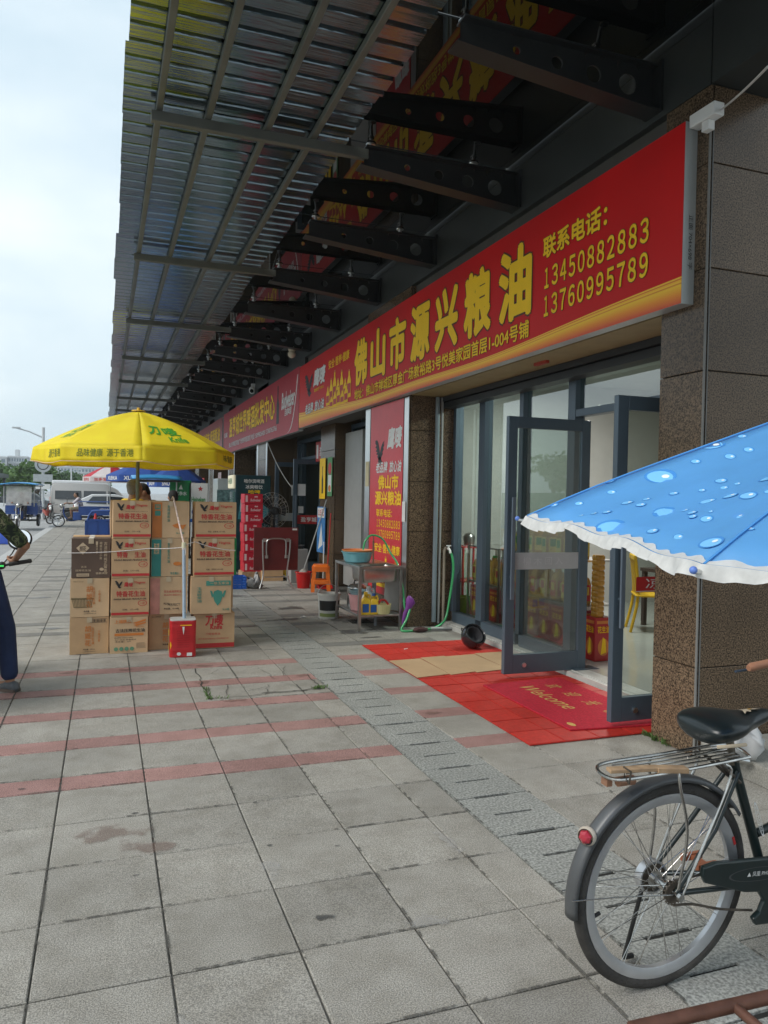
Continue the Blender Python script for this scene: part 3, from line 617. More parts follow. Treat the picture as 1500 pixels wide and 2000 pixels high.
# red banner on the second pillar
BN = empty('banner', (0, 0, 0), 0, 'tall red banner with eagle mark and phone numbers pasted on the pillar by the sink', 'banner')
MB().bx(3.488, 3.491, 8.86, 10.1, .3, 2.84).build('sheet', M('banner_red', (.6, .02, .03), rough=.35, var=.05), BN); fb = FS(10.0, 0, 3.488); Yb = lambda y: 10.0 - y
eagle(MB(), fb, Yb(9.9), 2.02, .36, .36, .002).build('bird_mark', m_blk, BN)
letters(BN, fb, [('鹰唛', Yb(9.42), 2.24, Yb(8.9), 2.5, .04, .2), ('老品牌', Yb(9.85), 1.93, Yb(9.4), 2.07, .03, .2), ('放心油', Yb(9.33), 1.93, Yb(8.9), 2.07, .03, .2)], m_wh, off=.002)
letters(BN, fb, [('佛山市', Yb(9.75), 1.71, Yb(9.0), 1.89, .035), ('源兴粮油', Yb(9.86), 1.5, Yb(8.9), 1.68, .035), ('联系电话：', Yb(9.8), 1.34, Yb(9.2), 1.44, .02), ('13450882883', Yb(9.8), 1.2, Yb(8.9), 1.3, .015), ('13760995789', Yb(9.8), 1.06, Yb(8.9), 1.16, .015), ('安全·营养·健康', Yb(9.85), .86, Yb(8.9), .98, .02)], m_yel, off=.002)
bottles(BN, fb, Yb(9.85), .4, .9, .42, 5, .002)
# ================================================================ goods on the pavement
# ---- cartons
def card_mat(name, col):
    mt = M(name, col, rough=.75, var=.14, vs=4, bump=.4, bs=7, rnd=.08)
    return mt
m_kraft = card_mat('kraft_card', (.53, .345, .19)); m_kraft2 = card_mat('kraft_card_pale', (.58, .4, .235)); m_brown = card_mat('brown_printed_card', (.13, .085, .062)); m_tape = M('packing_tape', (.5, .4, .27), rough=.25)
def carton(x0, y0, z0, w, d, h, mat, label, rz=0, tilt=0, group=None):
    root = empty('carton', (x0 + w / 2, y0 + d / 2, z0), rz or random.Random(int(x0 * 731 + z0 * 57)).uniform(-.018, .018), label, 'box', group); root.rotation_euler[1] = tilt
    a, b = w / 2 - .002, d / 2; mb = MB(); rr = random.Random(int(x0 * 991 + z0 * 77 + y0 * 13))
    # slightly bulged front and soft corners
    n = 8; bul = .007
    def side(p, q, nx, ny):
        def fn(u, v):
            k = 4 * u * (1 - u) * 4 * v * (1 - v); e = bul * k * rr.uniform(.6, 1.0)
            return (p[0] + (q[0] - p[0]) * u + nx * e, p[1] + (q[1] - p[1]) * u + ny * e, .001 + (h - .003) * v)
        mb.grid(fn, n, n)
    side((-a, -b), (a, -b), 0, -1 * .6); side((a, -b), (a, b), 1, 0); side((a, b), (-a, b), 0, 1); side((-a, b), (-a, -b), -1, 0)
    mb.add([(-a, -b, h - .002), (a, -b, h - .002), (a, b, h - .002), (-a, b, h - .002), (-a, -b, .001), (a, -b, .001), (a, b, .001), (-a, b, .001)], [(0, 1, 2, 3), (7, 6, 5, 4)])
    body = mb.build('body', mat, root, smooth=30, clean=True)
    fl = MB().bx(-a, a, -b, -.003, h - .001, h + .0015).build('flap', mat, root); MB().bx(-a, a, .003, b, h - .001, h + .0015).build('flap', mat, root)
    MB().bx(-.024, .024, -b - .0065, b + .004, h + .0017, h + .0022).bx(-.024, .024, -b - .0065, -b - .006, h - .05, h + .0022).build('tape', m_tape, root)
    return root, frame((-w / 2, -b - .0045, 0), (1, 0, 0), (0, 0, 1))
def print_eagle(root, fn, w, h, faded=False, wt=None):
    o = .002
    eagle(MB(), fn, w * .10, h * .74, w * .2, h * .2, o).build('bird_mark', m_blk, root)
    p = MB(); txt(p, fn, '鹰唛', w * .33, h * .78, w * .57, h * .9, o, .03, .2); txt(p, fn, 'Yingma', w * .6, h * .84, w * .89, h * .92, o, .015, .25)
    if not faded: txt(p, fn, '特香花生油', w * .14, h * .52, w * .88, h * .67, o, .02)
    else: txt(p, fn, '特香', w * .14, h * .52, w * .42, h * .67, o, .02); txt(p, fn, '生油', w * .6, h * .52, w * .88, h * .67, o, .015)
    ring(p, fn, w * .82, h * .345, w * .12, h * .075, .86, off=o); txt(p, fn, '一级', w * .76, h * .31, w * .88, h * .375, o, .01, .2)
    rect(p, fn, 0.004, h * .045, w - .004, h * .11, .0015); p.build('red_print', m_pr, root)
    b = MB(); txt(b, fn, 'EAGLE BRAND PEANUT OIL', w * .07, h * .44, w * .93, h * .475, o, .03, .2); txt(b, fn, wt or '规格：5升×4瓶', w * .3, h * .16, w * .72, h * .205, o, .01); txt(b, fn, '鹰唛食用植物油(佛山)有限公司', w * .32, h * .71, w * .9, h * .73, o, 0); b.build('black_print', m_blk, root)
YB = 7.96; H = [0, .366, .752, 1.145, 1.52]
def eag(x, r, w, lab, faded=False, wt=None, rz=0, dy=0):
    root, fn = carton(x, YB + dy, H[r], w, .3, H[r + 1] - H[r] - .004, m_kraft, lab, rz); print_eagle(root, fn, w, H[r + 1] - H[r] - .004, faded, wt); return root
def pr(root, fn, mt, items, name='print', o=.002):
    p = MB()
    for it in items:
        k = it[0]
        if k == 't': txt(p, fn, it[1], *it[2:6], o, it[6] if len(it) > 6 else .012)
        elif k == 'r': rect(p, fn, *it[1:5], o - .0005)
        elif k == 'o': ring(p, fn, *it[1:5], it[5], off=o)
        elif k == 'd': disc(p, fn, *it[1:5], off=o)
        elif k == 'p': poly(p, fn, it[1], o)
        elif k == 'v':
            for i, c in enumerate(it[1]): txt(p, fn, c, it[2], it[3] - (i + 1) * it[5], it[2] + it[4], it[3] - (i + .15) * it[5], o, .012)
    return p.build(name, mt, root)
# column A (three high)
xA = -.31; w = .362
r, fn = carton(xA - .003, YB + .05, H[0], w, .3, .362, m_kraft, 'plain kraft carton with a black barcode, lowest of the leftmost carton column')
pr(r, fn, m_or, [('v', '胡姬花', .14, .29, .055, .07), ('v', '古法花生油', .2, .27, .025, .035), ('v', '小榨浓香', .26, .24, .02, .03)], 'orange_print')
pr(r, fn, m_blk, [('r', .19 + i * .0105, .316, .19 + i * .0105 + (.004 + .003 * (i % 3 == 0)), .342) for i in range(14)] + [('r', .185, .31, .345, .313), ('r', .185, .345, .345, .348), ('t', '净含量：5升×4', .125, .04, .23, .055), ('t', '山东鲁花有限公司', .13, .022, .24, .03, 0)], 'black_print')
r, fn = carton(xA, YB + .05, H[1], w, .3, .382, m_kraft2, 'kraft carton with orange characters and a printed basket, under the dark brown carton')
pr(r, fn, m_or, [('v', '胡姬花', .15, .32, .055, .075), ('v', '古法花生油', .205, .3, .025, .035), ('v', '小榨浓香', .26, .27, .02, .03)], 'orange_print')
pr(r, fn, M('print_olive', (.17, .13, .06)), [('r', .01, .175, .22, .19)] + [('p', [(.02 + i * .014, .175), (.026 + i * .014, .175), (.04 + i * .012, .1), (.035 + i * .012, .1)]) for i in range(14)] + [('r', .035, .095, .205, .102), ('t', '胡姬花花生油', .03, .345, .12, .358, 0)], 'basket_print')
pr(r, fn, m_blk, [('t', '净含量：5升×4', .125, .05, .24, .066), ('t', '山东鲁花有限公司', .13, .03, .24, .04, 0)], 'black_print')
r, fn = carton(xA + .01, YB + .05, H[2], w, .3, .388, m_brown, 'dark brown printed carton on top of the leftmost carton column')
m_cream = M('print_cream', (.55, .42, .28), rough=.6)
pr(r, fn, m_cream, [('p', [(.105, .35), (.165, .295), (.105, .23), (.045, .295)]), ('v', '古法压榨纯正留香', .3, .36, .03, .038), ('v', '胡姬古法小榨', .26, .36, .022, .03), ('v', '一滴浓香', .225, .36, .018, .03), ('t', '古法', .09, .1, .14, .12), ('t', '压榨花生油', .04, .065, .18, .085), ('r', .05, .015, .165, .045), ('t', '香飘满堂', .225, .035, .335, .055), ('d', .28, .085, .02, .015)], 'cream_print')
pr(r, fn, m_brown, [('t', '胡花', .075, .265, .135, .315, .02), ('t', '特级压榨花生油', .06, .022, .155, .038, 0)], 'knockout_print', .0035)
# column B
xB = .062
r, fn = carton(xB - .004, YB, H[0], w, .3, .362, m_kraft2, 'kraft carton with orange bar and green seals, lowest under three eagle cartons')
pr(r, fn, m_or, [('t', '上福牌燕', .045, .3, .2, .335, .02), ('r', .045, .175, .32, .2), ('p', [(.215, .3), (.34, .34), (.34, .32), (.25, .29)]), ('p', [(.22, .28), (.34, .31), (.34, .295), (.25, .27)]), ('t', '广东放心粮油', .23, .255, .32, .27, 0)], 'orange_print')
pr(r, fn, m_blk, [('t', '古法压榨花生油', .055, .21, .33, .245, .02), ('t', '精选优质原料 古法压榨工艺 香浓纯正', .045, .15, .22, .163, 0), ('t', '大厂出品 质量保证', .045, .13, .25, .143, 0), ('t', '净含量：5升', .05, .11, .2, .125, 0), ('r', .25, .06, .34, .063), ('r', .25, .072, .34, .075), ('r', .25, .084, .34, .087), ('r', .25, .048, .34, .051), ('r', .25, .096, .33, .099)], 'black_print')
pr(r, fn, M('seal_green', (.13, .3, .18)), [('d', .06 + i * .05, .045, .02, .02) for i in range(4)], 'green_print')
eag(xB + .003, 1, w, 'eagle-print carton third from the top of the second column, below the rope')
eag(xB + .006, 2, w, 'eagle-print carton crossed by the white rope, its middle character worn off', True)
eag(xB + .012, 3, w, 'eagle-print carton on top of the second column, by the umbrella pole')
# column C
xC = .436
r, fn = carton(xC - .01, YB + .1, H[0], .36, .3, .362, m_kraft, 'plain kraft carton half hidden behind the red oil tin')
pr(r, fn, m_or, [('v', '胡姬花', .14, .29, .055, .07)], 'orange_print'); pr(r, fn, m_blk, [('t', '净含量', .14, .045, .2, .06), ('t', '放心食用油', .03, .33, .12, .345, 0)], 'black_print')
def stripe_carton(x, rr_, lab, mt, mt2, side):
    r, fn = carton(x, YB + .06, H[rr_], .372, .3, H[rr_ + 1] - H[rr_] - .004, m_kraft2, lab)
    h = H[rr_ + 1] - H[rr_] - .004
    pr(r, fn, mt, [('r', .006, .004, .1, h - .01)], 'side_band', .0015); return r, fn, h
r, fn, h = stripe_carton(xC, 1, 'kraft carton with a faded pink band, above the carton behind the oil tin', M('faded_pink', (.5, .22, .17), var=.2, vs=12), None, 0)
pr(r, fn, m_pr, [('t', '花生食用调和油', .14, .22, .31, .245, 0), ('t', '精选原料香醇可口', .14, .19, .31, .205, 0)], 'red_print'); pr(r, fn, m_blk, [('t', '净含量：5L×4瓶', .14, .05, .29, .066), ('t', 'REAL', .14, .1, .2, .12, .01), ('t', 'PERFECT', .18, .085, .3, .11, .01)], 'black_print')
r, fn, h = stripe_carton(xC + .004, 2, 'kraft carton with a teal band down its side and a hand drawing', M('band_teal', (.035, .22, .19), var=.12), None, 0)
pr(r, fn, m_kraft2, [('r', .03, .29, .08, .34), ('r', .03, .23, .08, .28)], 'label_print', .003); pr(r, fn, m_teal, [('v', '玉米', .033, .35, .042, .062), ('v', '金龙鱼玉米油', .16, .35, .025, .035), ('t', '净含量5L', .19, .02, .28, .045)], 'teal_print', .004)
pr(r, fn, m_or, [('d', .26, .13, .04, .02)], 'orange_print')
r, fn, h = stripe_carton(xC + .01, 3, 'kraft carton with an orange band and teal squares, tied at the top by a strap', M('band_orange', (.5, .17, .04), var=.15), None, 0)
pr(r, fn, m_teal, [('r', .03, .29, .085, .34), ('r', .03, .225, .085, .275), ('v', '食用调和油', .15, .34, .025, .035), ('t', '5L×4瓶', .24, .04, .32, .06)], 'teal_print', .003); pr(r, fn, m_or, [('p', [(.2, .13), (.25, .15), (.3, .13), (.34, .14), (.31, .09), (.25, .1), (.22, .11)]), ('t', '调和', .036, .3, .078, .33)], 'fish_print', .0045)
# column D
xD = .86
r, fn = carton(xD + .01, YB + .03, H[0], .42, .3, .362, m_kraft, 'wide kraft carton with red knife logo and red base band beside the oil tin')
pr(r, fn, m_pr, [('r', .004, .01, .416, .055), ('t', '刀唛', .12, .24, .3, .35, .03), ('t', 'Knife', .17, .2, .29, .245, .03), ('t', '刀唛食用油', .12, .14, .27, .165, .0), ('t', '原产香港 质量保证 品味健康人生', .05, .095, .36, .11, 0)], 'red_print')
r, fn = carton(xD - .025, YB, H[1], .41, .3, .382, m_kraft2, 'kraft carton with green band and corn cob print under two eagle cartons')
pr(r, fn, m_teal, [('r', .15, .29, .4, .34), ('v', '玉米胚芽油', .06, .28, .045, .032), ('p', [(.27, .08), (.3, .12), (.32, .18), (.31, .23), (.27, .245), (.23, .23), (.22, .18), (.24, .12)]), ('p', [(.21, .16), (.2, .2), (.19, .24), (.21, .235), (.225, .19)]), ('p', [(.33, .16), (.345, .2), (.355, .24), (.335, .235), (.315, .19)]), ('t', '5L×4瓶', .32, .03, .39, .055)], 'green_print'); pr(r, fn, m_kraft2, [('t', '一级玉米油', .19, .3, .38, .33, .015)], 'knockout_print', .0035)
eag(xD, 2, .41, 'eagle-print carton second from top beside the pole, tied by rope on the right', wt='规格：家惠装 5升×4瓶')
eag(xD + .01, 3, .415, 'eagle-print carton on top of the rightmost column with a torn white label', wt='规格：家惠装 5升×4瓶')
rr2 = random.Random(5)
for xq, n in ((xA, 3), (xB, 4), (xC, 4), (xD + .06, 3)):
    for k in range(n):
        carton(xq + rr2.uniform(-.008, .012), YB + .375, H[k], .37 if xq < .8 else .4, .28, H[k + 1] - H[k] - .004, m_kraft, 'plain kraft carton behind %s, %s from the ground' % ({xA: 'the column topped by the dark brown carton', xB: 'the column of three eagle cartons', xC: 'the column of banded cartons'}.get(xq, 'the column with the knife logo carton'), ('lowest', 'second', 'third', 'fourth')[k]), group='back row cartons')
# red oil tin with the pale blue pipe
TN = empty('oil_tin', (.737, 7.74, 0), R(-3), 'dented red square oil tin filled with concrete holding the pale blue pipe', 'tin')
def rrect(w, d, r, n=5):
    pts = []
    for cx, cy, a in ((w / 2 - r, d / 2 - r, 0), (-w / 2 + r, d / 2 - r, 90), (-w / 2 + r, -d / 2 + r, 180), (w / 2 - r, -d / 2 + r, 270)):
        for i in range(n + 1): t = R(a + 90 * i / n); pts.append((cx + r * math.cos(t), cy + r * math.sin(t)))
    return pts
def loft(mb, rings, caps=True, mi=0):
    n = len(rings[0]); vs = [p for r_ in rings for p in r_]; fs = []
    for k in range(len(rings) - 1):
        for i in range(n): j = (i + 1) % n; fs.append((k * n + i, k * n + j, (k + 1) * n + j, (k + 1) * n + i))
    if caps: fs.append(tuple(range(n))[::-1]); fs.append(tuple(range((len(rings) - 1) * n, len(rings) * n)))
    return mb.add(vs, fs, mi)
tn = MB(); rg = []
for z, k in ((0, .97), (.008, 1.0), (.016, .985), (.06, .98), (.068, .99), (.076, .98), (.18, .972), (.29, .98), (.298, .99), (.306, .98), (.34, .985), (.348, 1.0), (.356, .985)): rg.append([(x * k, y * k, z) for x, y in rrect(.255, .24, .035)])
loft(tn, rg); tn.build('body', M('tin_red', (.5, .015, .02), rough=.3, var=.12, vs=9, bump=.3, bs=9, coat=.2), TN, smooth=50)
loft(MB(), [[(x, y, z) for x, y in rrect(.245, .23, .035)] for z in (.352, .362)]).build('lid', M('tin_concrete', (.38, .38, .37), rough=.8, var=.15, vs=15), TN)
ft = frame((-.1275, -.1225, 0), (1, 0, 0), (0, 0, 1))
pr(TN, ft, m_yel, [('r', .1, .31, .21, .318), ('p', [(.01, .08), (.02, .12), (.012, .16), (.004, .14)])], 'yellow_print'); pr(TN, ft, M('tin_dark_print', (.3, .008, .01)), [('t', '食用植物油 净含量 20升', .07, .25 - .022 * i, .19, .262 - .022 * i, 0) for i in range(8)], 'fine_print'); pr(TN, ft, m_wh, [('r', .165, .012, .215, .045), ('p', [(.12, .3), (.14, .3), (.137, .25), (.13, .22), (.125, .26)]), ('d', .09, .035, .02, .016)], 'white_print')
fl_ = frame((-.1285, .12, 0), (0, -1, 0), (0, 0, 1)); pr(TN, fl_, m_yel, [('r', .05, .2, .19, .26), ('d', .12, .08, .04, .05)], 'side_print')
PP = empty('pipe_post', (.752, 7.75, .362), 0, 'pale blue plastic pipe standing in the red tin with ropes tied to its top', 'post')
MB().cyl((0, 0, 0), (-.012, .0, .72), .0165, n=16).build('pipe', M('pipe_blue', (.36, .46, .56), rough=.5, var=.12, vs=12), PP, smooth=True); MB().cyl((-.012, 0, .70), (-.012, 0, .755), .022, n=16).build('cap', M('cap_cream', (.62, .6, .42), rough=.6), PP, smooth=True)
m_rope = M('rope', (.6, .56, .54), rough=.8, var=.15, vs=60)
def sag(p, q, s, n=14): p, q = V(p), V(q); return [p.lerp(q, i / n) - V((0, 0, s * 4 * (i / n) * (1 - i / n))) for i in range(n + 1)]
RP = empty('tie_rope', (0, 0, 0), 0, 'thin white rope tied from the pipe across the carton fronts', 'rope')
MB().tube(sag((.74, 7.73, 1.07), (.42, 7.935, 1.045), .008) + sag((.42, 7.935, 1.045), (-.32, 7.99, 1.0), .012)[1:] + [(-.335, 8.05, 1.0)], .0042, 7).build('left_strand', m_rope, RP, smooth=True)
MB().tube(sag((.74, 7.73, 1.08), (.87, 7.94, 1.11), -.005) + sag((.87, 7.94, 1.11), (1.275, 7.94, 1.02), .02)[1:] + [(1.295, 8.1, 1.0)], .0038, 7).build('right_strand', m_rope, RP, smooth=True)
MB().lathe([(.021, z) for z in (1.045, 1.05, 1.055, 1.06, 1.07, 1.08)], 14, (.741, 7.75, 0)).tube([(.75, 7.725, 1.06), (.755, 7.72, 1.02), (.75, 7.722, .99)], .004, 6).build('knot', m_rope, RP)
MB().tube(sag((.738, 7.74, 1.1), (.655, 8.01, 1.55), .0) + [(.655, 8.1, 1.56), (.66, 8.3, 1.53)], .009, 7).build('carton_strap', M('strap_pink', (.62, .5, .45), rough=.7, var=.3, vs=40), None, smooth=True, label='pale twisted strap from the pipe top over the orange-band carton', cat='strap')
# ---- yellow umbrella
UMB = empty('parasol', (.335, 8.78, 0), 0, 'big yellow parasol with green printed logo standing behind the cartons', 'umbrella')
m_uy = M('umbrella_yellow', (1.0, .84, .04), rough=.6, var=.06, vs=5, bump=.3, bs=9, translucent=.45, wob=False)
UR = 1.05
def dome(t, r, k=1.0):
    """t: angle (0 = toward camera, clockwise seen from above), r: 0..1 along the rib"""
    a = (t / (math.pi / 4)) % 1.0; inr = math.cos(math.pi / 8) / math.cos((a - .5) * math.pi / 4)
    rr = UR * r * (1 + (inr - 1) * min(1, r * 1.3)); z = 2.485 - .43 * r ** 1.42 - .018 * (1 - abs(2 * a - 1)) * math.sin(math.pi * r) 
    return V((rr * math.sin(t), -rr * math.cos(t), z))
mb = MB(); nt_, nr = 64, 14
mb.grid(lambda u, v: dome(u * 2 * math.pi, .02 + .98 * v), nt_, nr)
mb.build('canopy', m_uy, UMB, smooth=24, solid=.003)
va = MB()
def val(u, v):
    t = u * 2 * math.pi; p = dome(t, 1.0); a = (t / (math.pi / 4)) % 1
    wv = .012 * math.sin(t * 11 + 1) + .008 * math.sin(t * 27); dz = .15 + .018 * math.sin(math.pi * a) + .01 * math.sin(t * 5)
    rad = V((math.sin(t), -math.cos(t), 0)); return p + rad * (wv * v + .008 * v) - V((0, 0, dz * v))
va.grid(val, 160, 5); va.build('valance', m_uy, UMB, smooth=60, solid=.002)
pb = MB().tube([val(i / 160, 1.0) for i in range(160)], .0045, 5, closed=True).build('piping', M('piping', (.72, .5, .3), rough=.7), UMB)
def panel(k, depth=.006):
    """map u in 0..1 across panel k, v in 0..1 from rim up to the top"""
    def fn(u, v, c=0): p = dome((k + u) * math.pi / 4, 1 - v); return p + V((math.sin((k + .5) * math.pi / 4) * .45, -math.cos((k + .5) * math.pi / 4) * .45, .9)).normalized() * (depth + c * .5)
    return fn
m_ug = M('umbrella_print_green', (.06, .33, .03), rough=.6)
f0 = panel(0)
p = MB(); txt(p, f0, '刀', .14, .24, .36, .42, .002, .045, .1); txt(p, f0, '唛', .43, .24, .72, .42, .002, .03); txt(p, f0, 'Knife', .43, .1, .72, .21, .002, .03, .15); p.build('logo_print', m_ug, UMB)
p = MB(); txt(p, panel(-2), '刀唛', .3, .3, .8, .5, .002, .03); txt(p, panel(-2), 'Knife', .4, .17, .8, .28, .002, .02); p.build('logo_print', m_ug, UMB)
def vfn(k):
    def fn(u, v, c=0):
        t = (k + u) * math.pi / 4; return val(((t / (2 * math.pi)) % 1), 1 - v) + V((math.sin(t), -math.cos(t), 0)) * (.006 + c)
    return fn
m_uo = M('umbrella_print_olive', (.16, .2, .02), rough=.7)
p = MB(); txt(p, vfn(-1), '品味健康', .2, .3, .52, .78, .0, .012); txt(p, vfn(-1), '源于香港', .57, .3, .9, .78, .0, .012); p.build('valance_print', m_uo, UMB)
p = MB(); txt(p, vfn(1), '味健康', .35, .35, .85, .8, .0, .012); p.build('valance_print', m_uo, UMB)
p = MB(); txt(p, vfn(-2), '源于香港', .65, .3, .98, .78, .0, .012); p.build('valance_print', m_uo, UMB)
MB().cyl((0, 0, .04), (0, 0, 2.42), .019, n=14).build('pole', M('pole_olive', (.17, .19, .13), rough=.4, metal=.3, var=.15), UMB, smooth=True)
MB().cyl((0, 0, 2.47), (0, 0, 2.53), .022, .016).lathe([(.0, 2.505), (.07, 2.5), (.075, 2.49), (.03, 2.488)], 16).build('finial', M('finial_yellow', (.65, .4, .03), rough=.5), UMB)
rb = MB()
for k in range(8):
    t = k * math.pi / 4; o = MB().tube([dome(t, r) - V((0, 0, .012)) for r in (.03, .25, .5, .75, .99)], .006, 6).build('rib', m_steel, UMB); q = dome(t, .55) - V((0, 0, .014)); MB().tube([q, (0.02 * math.sin(t), -.02 * math.cos(t), 1.98)], .005, 6).build('strut', m_steel, o)
MB().lathe([(.0, 0), (.2, 0), (.2, .04), (.05, .06), (.035, .18), (.02, .18)], 20).build('base', M('base_iron', (.06, .06, .06), rough=.6), UMB)
# ================================================================ sink corner
SK = empty('sink_table', (2.83, 8.53, 0), 0, 'stainless steel sink table with wet legs standing by the red banner', 'sink')
m_ss = M('sink_steel', (.5, .49, .47), rough=.3, metal=1, var=.18, vs=8)
LX, LY = .56, 1.0
for x, y in ((.02, .02), (LX - .02, .02), (.02, LY - .02), (LX - .02, LY - .02)): MB().bx(x - .018, x + .018, y - .018, y + .018, 0, .735).build('leg', m_ss, SK, bevel=.003, segs=1)
MB().bx(0, LX, .46, LY, .736, .772).bx(0, .05, 0, .46, .736, .772).bx(LX - .05, LX, 0, .46, .736, .772).bx(.05, LX - .05, 0, .05, .736, .772).build('top', m_ss, SK, bevel=.004)
bo = MB(); loft(bo, [[(LX / 2 + x, .255 + y, z) for x, y in rrect(*d)] for z, d in ((.772, (.462, .412, .04)), (.72, (.46, .41, .05)), (.6, (.45, .4, .05)), (.575, (.42, .37, .05)), (.574, (.1, .1, .03)))], caps=False); bo.build('bowl', m_ss, SK, smooth=50, solid=.004)
MB().bx(.02, LX - .02, .02, LY - .02, .17, .19).build('shelf', m_ss, SK, bevel=.003, segs=1)
MB().tube([(LX / 2, .25, .575), (LX / 2, .25, .48)], .028, 14).tube([(LX / 2, .25, .5), (LX / 2 + .01, .25, .4), (LX / 2 + .03, .27, .28), (LX / 2 + .04, .29, .02)], .02, 12).build('drain_pipe', M('grey_plastic', (.25, .27, .3), rough=.5), SK, smooth=True)
MB().tube([(.3, .36, .774), (.3, .36, 1.06)], .012, 10).cyl((.3, .36, 1.06), (.3, .36, 1.13), .006).build('tap_pipe', M('brown_pipe', (.28, .17, .12), rough=.35, metal=.6), SK, smooth=True)
m_hose = M('green_hose', (.05, .36, .13), rough=.3, var=.1, vs=20, coat=.3)
def smooth_path(pts, n=8):
    pts = [V(p) for p in pts]; out = []
    for i in range(len(pts) - 1):
        p0 = pts[max(i - 1, 0)]; p1 = pts[i]; p2 = pts[i + 1]; p3 = pts[min(i + 2, len(pts) - 1)]
        for k in range(n):
            t = k / n; out.append(.5 * ((2 * p1) + (p2 - p0) * t + (2 * p0 - 5 * p1 + 4 * p2 - p3) * t * t + (3 * p1 - 3 * p2 + p3 - p0) * t ** 3))
    return out + [pts[-1]]
MB().tube(smooth_path([(2.98, 8.84, .95), (3.01, 8.85, 1.06), (3.1, 8.86, 1.13), (3.24, 8.86, 1.08), (3.33, 8.83, .92), (3.4, 8.72, .76), (3.415, 8.6, .5), (3.41, 8.52, .3), (3.43, 8.5, .2)]), .012, 10).build('hose', m_hose, None, smooth=True, label='green hose looped over the tap pipe of the sink', cat='hose')
MB().tube(smooth_path([(3.46, 8.46, .26), (3.4, 8.42, .14), (3.33, 8.4, .03), (3.37, 8.36, .014), (3.5, 8.38, .014), (3.62, 8.4, .014), (3.8, 8.45, .03), (3.95, 8.5, .12), (4.03, 8.55, .4), (4.07, 8.56, .7), (4.06, 8.58, .88), (4.03, 8.6, .95)]), .0145, 10).build('hose', m_hose, None, smooth=True, label='green hose running from the white tap along the ground to the sink', cat='hose')
# glove and rag
gl = MB(); loft(gl, [[(3.45 + dx + .055 * k * math.cos(a), 8.47 + .03 * k * math.sin(a), z) for a in [i * math.pi / 5 for i in range(10)]] for z, k, dx in ((.42, .3, .0), (.38, .9, .01), (.33, 1.1, .02), (.28, .8, 0), (.22, .6, -.04), (.14, .5, -.06), (.08, .35, -.07))]); gl.build('rubber_glove', M('purple_rubber', (.2, .05, .28), rough=.35), None, smooth=60, label='purple rubber glove hanging on the sink leg', cat='glove')
rg_ = MB().ball((3.55, 8.33, .03), (.1, .05, .03), 16); rg_.v = [(x + rs.uniform(-.008, .008), y + rs.uniform(-.008, .008), max(.004, z + rs.uniform(-.006, .008))) for x, y, z in rg_.v]; rg_.build('wet_rag', M('dark_rag', (.07, .03, .03), rough=.8), None, smooth=60, label='dark wet rag lying under the green hose', cat='rag')
# basins and shelf things
def basin(x, y, z, r, h, mat, label, rim=None):
    o = MB().lathe([(0, .004), (r * .74, .004), (r * .8, .02), (r * .95, h - .012), (r * 1.0, h - .01), (r * 1.01, h), (r * .94, h), (r * .78, .022), (r * .72, .012), (0, .012)], 30).build('basin', mat, None, smooth=40, label=label, cat='basin', loc=(x, y, z))
    return o
basin(3.02, 9.18, .773, .205, .135, M('basin_blue', (.2, .5, .58), rough=.35), 'light blue plastic basin on the sink table')
basin(3.02, 9.18, .80, .2, .13, M('basin_orange', (.75, .28, .1), rough=.35), 'orange basin nested in the light blue basin')
m_pk = M('basin_pink', (.62, .32, .33), rough=.4); basin(2.99, 8.98, .191, .14, .2, m_pk, 'pink plastic tub on the shelf under the sink'); basin(2.99, 8.98, .34, .13, .1, M('basin_slate', (.2, .3, .33), rough=.4), 'slate blue basin set inside the pink tub')
pot = empty('cooker_pot', (3.06, 9.3, .191), 0, 'small steel pot with lid at the back of the shelf', 'pot')
MB().lathe([(0, 0), (.12, 0), (.125, .01), (.125, .24), (.118, .24), (.118, .01)], 24).build('pan', m_ss, pot, smooth=True); MB().lathe([(.13, .24), (.128, .25), (.09, .28), (.02, .295), (0, .295)], 24).build('lid', m_steel, pot, smooth=True); MB().tube([(-.04, 0, .29), (-.035, 0, .33), (.035, 0, .33), (.04, 0, .29)], .01, 8).build('knob', m_blk, pot, smooth=True)
def jug(x, y, z, mat, label, h=.26, w=.15, lab=None, cap=None):
    j = empty('jug', (x, y, z), 0, label, 'jug'); mb = MB(); loft(mb, [[(px, py, zz) for px, py in rrect(w * k, w * .62 * k, .03)] for zz, k in ((0, .95), (.01, 1), (h * .6, 1), (h * .75, .85), (h * .9, .35), (h, .32))]); mb.build('body', mat, j, smooth=50)
    MB().tube(smooth_path([(w * .12, 0, h * .93), (w * .34, 0, h * .97), (w * .44, 0, h * .8), (w * .4, 0, h * .62)], 5), .012, 8).build('handle', mat, j, smooth=True); MB().cyl((0, 0, h), (0, 0, h + .03), w * .17).build('cap', cap or mat, j)
    if lab: rect(MB(), frame((-w * .4, -w * .313, h * .12), (1, 0, 0), (0, 0, 1)), 0, 0, w * .62, h * .42).build('label', lab, j)
    return j
m_jw = M('jug_white', (.62, .66, .7), rough=.4); m_jy = M('jug_yellow', (.75, .48, .03), rough=.35)
jug(3.02, 8.72, .191, m_jw, 'translucent white jug on the shelf under the sink bowl', .3, .16, None, m_wh); jug(2.95, 8.62, .191, m_jy, 'yellow detergent bottle with blue label next to the sink leg', .24, .13, m_blue, m_jy); jug(3.05, 8.62, .191, m_jy, 'yellow cleaner bottle half hidden behind the sink leg', .22, .12, m_blue, m_blue)
bk = empty('basket', (3.17, 8.63, .191), 0, 'cream slatted basket with a red handle on the sink shelf', 'basket')
